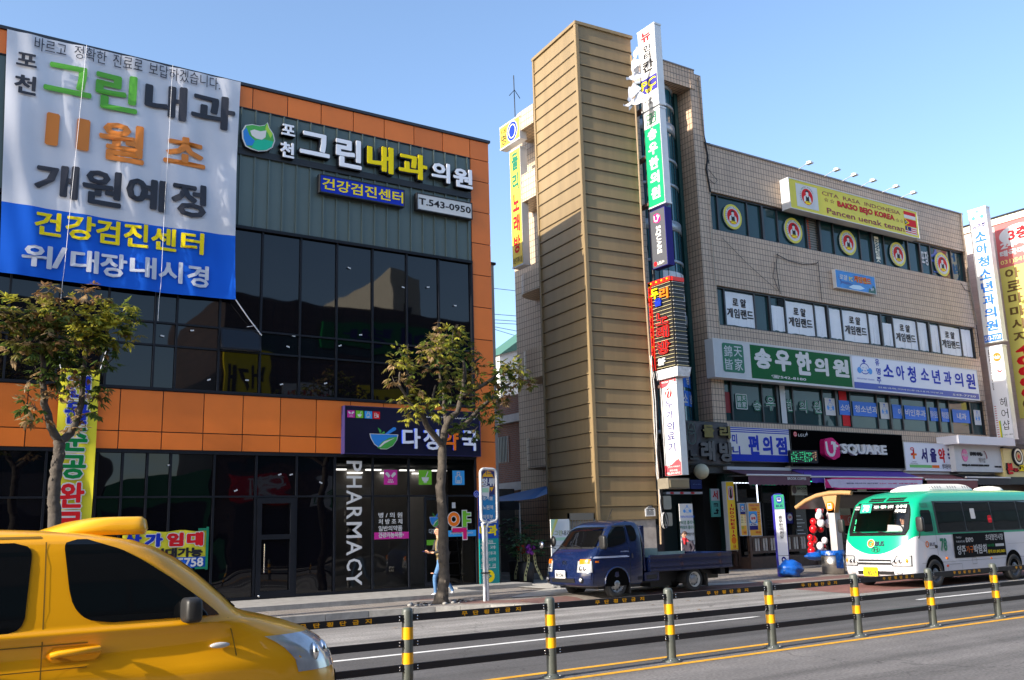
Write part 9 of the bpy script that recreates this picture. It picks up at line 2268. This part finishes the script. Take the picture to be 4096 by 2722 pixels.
# middle tree, in front of the pharmacy
q = at_walk(Z6(1325,842)); YT = q.y; bz = walk_z(q.x,q.y)
limbs = [
 ([(V6,905,455),(V6,800,330,-.2),(V6,760,240,-.3),(L5,600,1270,-.3)], .075, .05),
 ([(V6,890,450),(L5,890,1400),(L5,930,1310),(L5,1030,1230),(L5,1090,1000),(L5,1130,720),(L5,1100,560)], .10, .035),
 ([(L5,950,1480),(L5,1150,1360,.2),(L5,1300,1200,.3),(L5,1460,1050,.4),(L5,1560,930,.5),(L5,1700,860,.6)], .075, .025),
 ([(L5,1100,1010),(L5,1280,930,-.3),(L5,1450,820,-.4),(L5,1560,710,-.5),(L5,1660,650,-.5)], .055, .022),
 ([(L5,600,1280,-.3),(L5,530,1200,-.4),(L5,430,1090,-.4),(L5,310,890,-.5),(L5,315,720,-.5)], .05, .022),
 ([(L5,890,1400),(L5,860,1150,.4),(L5,860,920,.5),(L5,790,700,.5)], .05, .02),
 ([(L5,640,1200,-.4),(L5,700,1110,-.5),(L5,760,880,-.6)], .04, .02),
 ([(L5,820,560,.1),(L5,800,150,.1)], .018, .008), ([(L5,960,500,-.1),(L5,985,180,-.1)], .018, .008), ([(L5,1250,600,.1),(L5,1330,525,.1)], .03, .022), ([(L5,400,480,-.5),(L5,420,370,-.5)], .012, .006)]
G1, G2, G3, G4 = 'gmmoy', 'myyot', 'ggmob', 'obtmy'
cl = [(L5,790,120,.1,.14,7,'bto'),(L5,1000,150,-.1,.22,12,G2),(L5,880,240,0,.3,26,G2),(L5,720,340,-.2,.34,34,'yotm'),(L5,1000,320,.1,.36,40,G1),(L5,560,500,-.3,.30,26,G4),(L5,760,470,-.4,.36,42,'omtyg'),(L5,960,520,-.2,.34,36,G3),(L5,1160,480,.2,.34,34,G3),(L5,1280,600,.3,.2,12,G3),
 (L5,700,640,-.5,.3,28,G3),(L5,900,660,-.4,.32,30,G1),(L5,840,820,-.6,.26,16,'gmot'),(L5,960,840,-.5,.26,16,'gmot'),(L5,1120,700,.3,.26,18,G3),(L5,1250,780,.3,.28,18,G1),
 (L5,330,470,-.5,.24,18,G1),(L5,260,600,-.5,.26,24,G2),(L5,400,620,-.5,.22,16,G1),(L5,440,740,-.5,.18,8,G1),(L5,240,810,-.5,.18,10,'bto'),(L5,390,830,-.5,.2,10,'bot'),(L5,450,960,-.4,.26,16,G2),(L5,320,1060,-.4,.2,10,G2),
 (L5,470,1160,-.4,.3,24,'ymyo'),(L5,430,1300,-.4,.24,12,'yoym'),(L5,620,1080,-.5,.22,14,'ymy'),(L5,720,1210,-.6,.26,16,'yymm'),(L5,790,1070,-.6,.28,18,'mmgy'),(L5,960,980,-.5,.3,22,G1),(L5,880,1220,-.3,.24,14,G1),(L5,700,1050,-.6,.16,8,'ymt'),
 (L5,1190,1000,-.3,.28,18,G3),(L5,1330,900,-.3,.28,18,G3),(L5,1300,1080,.2,.26,18,'gmm'),(L5,1420,960,-.2,.26,16,'gmy'),(L5,1260,1260,.2,.28,18,'ggm'),(L5,1410,1230,.3,.28,18,'ggm'),(L5,1100,1400,-.2,.26,16,'ggm'),(L5,1230,1450,-.1,.22,10,'gmo'),(L5,1500,1380,.3,.22,12,'ggm'),
 (L5,1560,640,-.5,.24,20,G1),(L5,1680,620,-.5,.28,24,G1),(L5,1620,740,-.5,.28,24,G3),(L5,1780,700,-.4,.3,28,'mygo'),(L5,1850,800,-.3,.28,24,'oymb'),(L5,1920,860,-.2,.18,10,'obm'),(L5,1700,880,.5,.28,20,G3),(L5,1520,780,.4,.26,16,G3),(L5,1590,1000,.5,.26,16,'gmb'),(L5,1490,1080,.4,.26,16,G3),(L5,1620,1090,.5,.18,8,'bot'),(L5,1530,1230,.4,.2,10,G1),(L5,990,1380,-.3,.18,8,'gm'),(L5,1120,880,.4,.26,14,G3)]
tree('street tree with sparse yellowing crown in front of the pharmacy', (q.x,q.y,bz), YT, limbs, cl, ([(Z6,1328,850),(L6,395,1100),(L6,392,700),(L6,385,300),(V6,880,700),(V6,893,560),(V6,893,455)], (.135,.10)), 21, .175, .85)
# left tree, behind the taxi
YT2 = 19.7; bz2 = walk_z(3.6, YT2); x2 = FY(YT2).px(L2(500,1540))[0]
limbs = [
 ([(L2,540,720),(L2,470,600,-.1),(L2,410,380,-.2),(L2,395,180,-.2),(L2,400,20,-.2),(L1,650,1200,-.2),(L1,640,760,-.2)], .085, .03),
 ([(L2,560,730),(L2,650,660,.1),(L2,710,540,.2),(L2,750,370,.2),(L2,770,150,.2),(L1,1360,1100,.2),(L1,1340,950,.2)], .085, .03),
 ([(L1,640,800,-.2),(L1,560,580,-.3),(L1,520,530,-.3)], .035, .022),([(L1,640,760,-.2),(L1,420,640,-.4),(L1,150,600,-.6),(L1,-200,560,-.7)], .035, .018),
 ([(L1,700,920,-.2),(L1,1000,880,-.3),(L1,1250,880,-.3)], .016, .008),([(L1,740,800,-.2),(L1,735,350,-.2)], .016, .008),([(L1,1500,620,0),(L1,1450,360,0)], .014, .007),([(L1,1400,1000,.2),(L1,1700,800,.3),(L1,1950,560,.4)], .03, .01)]
cl = [(L1,730,240,-.2,.22,14,'bbot'),(L1,560,350,-.3,.16,6,'bto'),(L1,860,360,-.2,.16,6,'bo'),(L1,1440,250,0,.24,12,'bbtt'),(L1,1300,330,0,.16,6,'bt'),(L1,1600,340,0,.2,8,'bto'),(L1,1000,430,-.1,.2,12,'yymt'),(L1,1030,520,-.1,.18,8,'yyt'),
 (L1,60,460,-.6,.26,22,'yyym'),(L1,40,640,-.6,.3,26,'omgt'),(L1,330,620,-.4,.3,26,'ombg'),(L1,100,760,-.5,.3,22,'ogtb'),(L1,360,740,-.4,.26,18,'ombg'),(L1,-150,600,-.6,.4,40,'yomg'),(L1,20,860,-.5,.2,10,'yob'),
 (L1,640,560,-.3,.26,20,'yomb'),(L1,820,600,-.2,.28,24,'yomy'),(L1,560,700,-.3,.26,20,'bomg'),(L1,750,760,-.3,.3,30,'obmg'),(L1,950,680,-.2,.26,18,'obmb'),(L1,1230,520,0,.26,16,'omgb'),(L1,1150,600,-.1,.2,12,'obb'),
 (L1,1560,560,.1,.3,26,'ymyy'),(L1,1750,600,.2,.34,40,'yyym'),(L1,1950,530,.3,.24,16,'yymg'),(L1,1500,720,.1,.36,44,'yyymy'),(L1,1750,740,.2,.36,44,'yymgy'),(L1,2000,700,.3,.26,18,'mgyg'),(L1,1300,760,0,.28,22,'yymo'),(L1,1200,860,0,.26,16,'yyo'),(L1,1460,880,.1,.34,36,'yyym'),(L1,1700,900,.2,.34,36,'ymgm'),(L1,1960,860,.3,.28,18,'yymg'),(L1,1260,990,.1,.24,14,'yyo'),(L1,2050,990,.3,.18,8,'yob'),(L1,1850,1050,.3,.26,14,'ymg'),(L1,1250,1100,.1,.16,6,'yb'),
 (L1,330,1080,-.4,.3,22,'otgm'),(L1,450,1020,-.4,.28,20,'otmg'),(L1,250,1180,-.5,.24,14,'ttog'),(L1,700,960,-.4,.3,26,'tobg'),(L1,560,1150,-.4,.3,20,'omgt'),(L1,870,1020,-.3,.34,30,'gggb'),(L1,1050,1150,-.2,.36,34,'gggm'),(L1,950,1260,-.2,.3,22,'ggg'),(L1,1180,1060,0,.26,16,'ggm'),(L1,740,860,-.4,.26,18,'bomg'),(L1,220,1040,-.5,.2,10,'gmo'),
 (L1,1550,1160,.2,.28,16,'ggob'),(L1,1500,1050,.2,.26,18,'gmy'),(L1,1720,1130,.3,.26,14,'ggb'),(L1,1700,1330,.3,.24,12,'ggg'),(L1,1350,1440,.1,.28,16,'ggob'),(L1,1150,1480,0,.22,12,'bgo'),(L1,1040,1330,0,.2,10,'gg'),
 (L2,350,80,-.2,.2,10,'gmt'),(L2,440,120,-.2,.2,10,'gg'),(L2,500,130,-.2,.2,10,'ggb'),(L2,260,160,-.3,.16,5,'tb'),(L2,290,290,-.3,.24,14,'tomg'),(L2,450,260,-.2,.2,10,'tbt'),(L2,510,310,-.2,.18,9,'tbo'),(L2,230,380,-.3,.22,12,'tmbg'),(L2,330,410,-.3,.2,10,'tmg'),(L2,290,520,-.3,.18,8,'bgt'),(L2,390,500,-.2,.16,6,'mbt'),
 (L2,700,120,.2,.26,14,'ggb'),(L2,840,140,.2,.24,14,'ggmb'),(L2,720,290,.2,.24,14,'gmt'),(L2,850,330,.2,.24,14,'ggg'),(L2,960,250,.3,.2,10,'ggb'),(L2,870,440,.2,.18,9,'ggb'),(L2,670,410,.2,.2,10,'gmt'),(L2,760,490,.2,.16,7,'gtb'),(L2,640,610,.2,.16,8,'ttt'),(L2,780,610,.2,.15,6,'ttb'),(L2,990,20,.3,.2,10,'ggg'),(L2,640,200,.1,.18,8,'gg')]
tree('forked street tree with yellow green and browning leaves behind the taxi', (x2,YT2,bz2), YT2, limbs, cl, ([(L2,500,1560),(L2,505,1400),(L2,490,1250),(L2,520,1000),(L2,545,850),(L2,550,720)], (.115,.105)), 22, .195, .72)
# rubble and a square of soil at the foot of the middle tree
b = MB(); rk = random.Random(8)
for _ in range(34):
 a, r = rk.uniform(0,6.28), rk.uniform(.25,.75); s_ = rk.uniform(.015,.05); x, y = q.x+r*math.cos(a)*1.3, q.y+r*math.sin(a)*.6
 b.ball((x,y,walk_z(x,y)+s_*.4), s_, K_concrete if rk.random() < .6 else BARK, 6, 4, (1.4,1,.7))
tag(b.build('tree_pit_rubble', None, (q.x,q.y,bz)), 'loose stones and dry bits round the foot of the middle street tree', 'rubble', kind='stuff')
b = MB()
for _ in range(90):
 x, y = rk.uniform(2,30), rk.uniform(14,23); 
 z = walk_z(x,y) if y > kerb_y(x)+.2 else .006
 a = rk.uniform(0,6.28); l = rk.uniform(.04,.09); d = Vector((math.cos(a),math.sin(a),0))*l; s_ = Vector((-math.sin(a),math.cos(a),0))*l*.4; c = Vector((x,y,z+.012))
 b.add([c-d,c+s_+Vector((0,0,.01)),c+d,c-s_], [(0,3,2,1)], LF[rk.choice('btto')])
tag(b.build('fallen_leaves'), 'scattered dry fallen leaves on the road and pavement', 'leaves', kind='stuff')
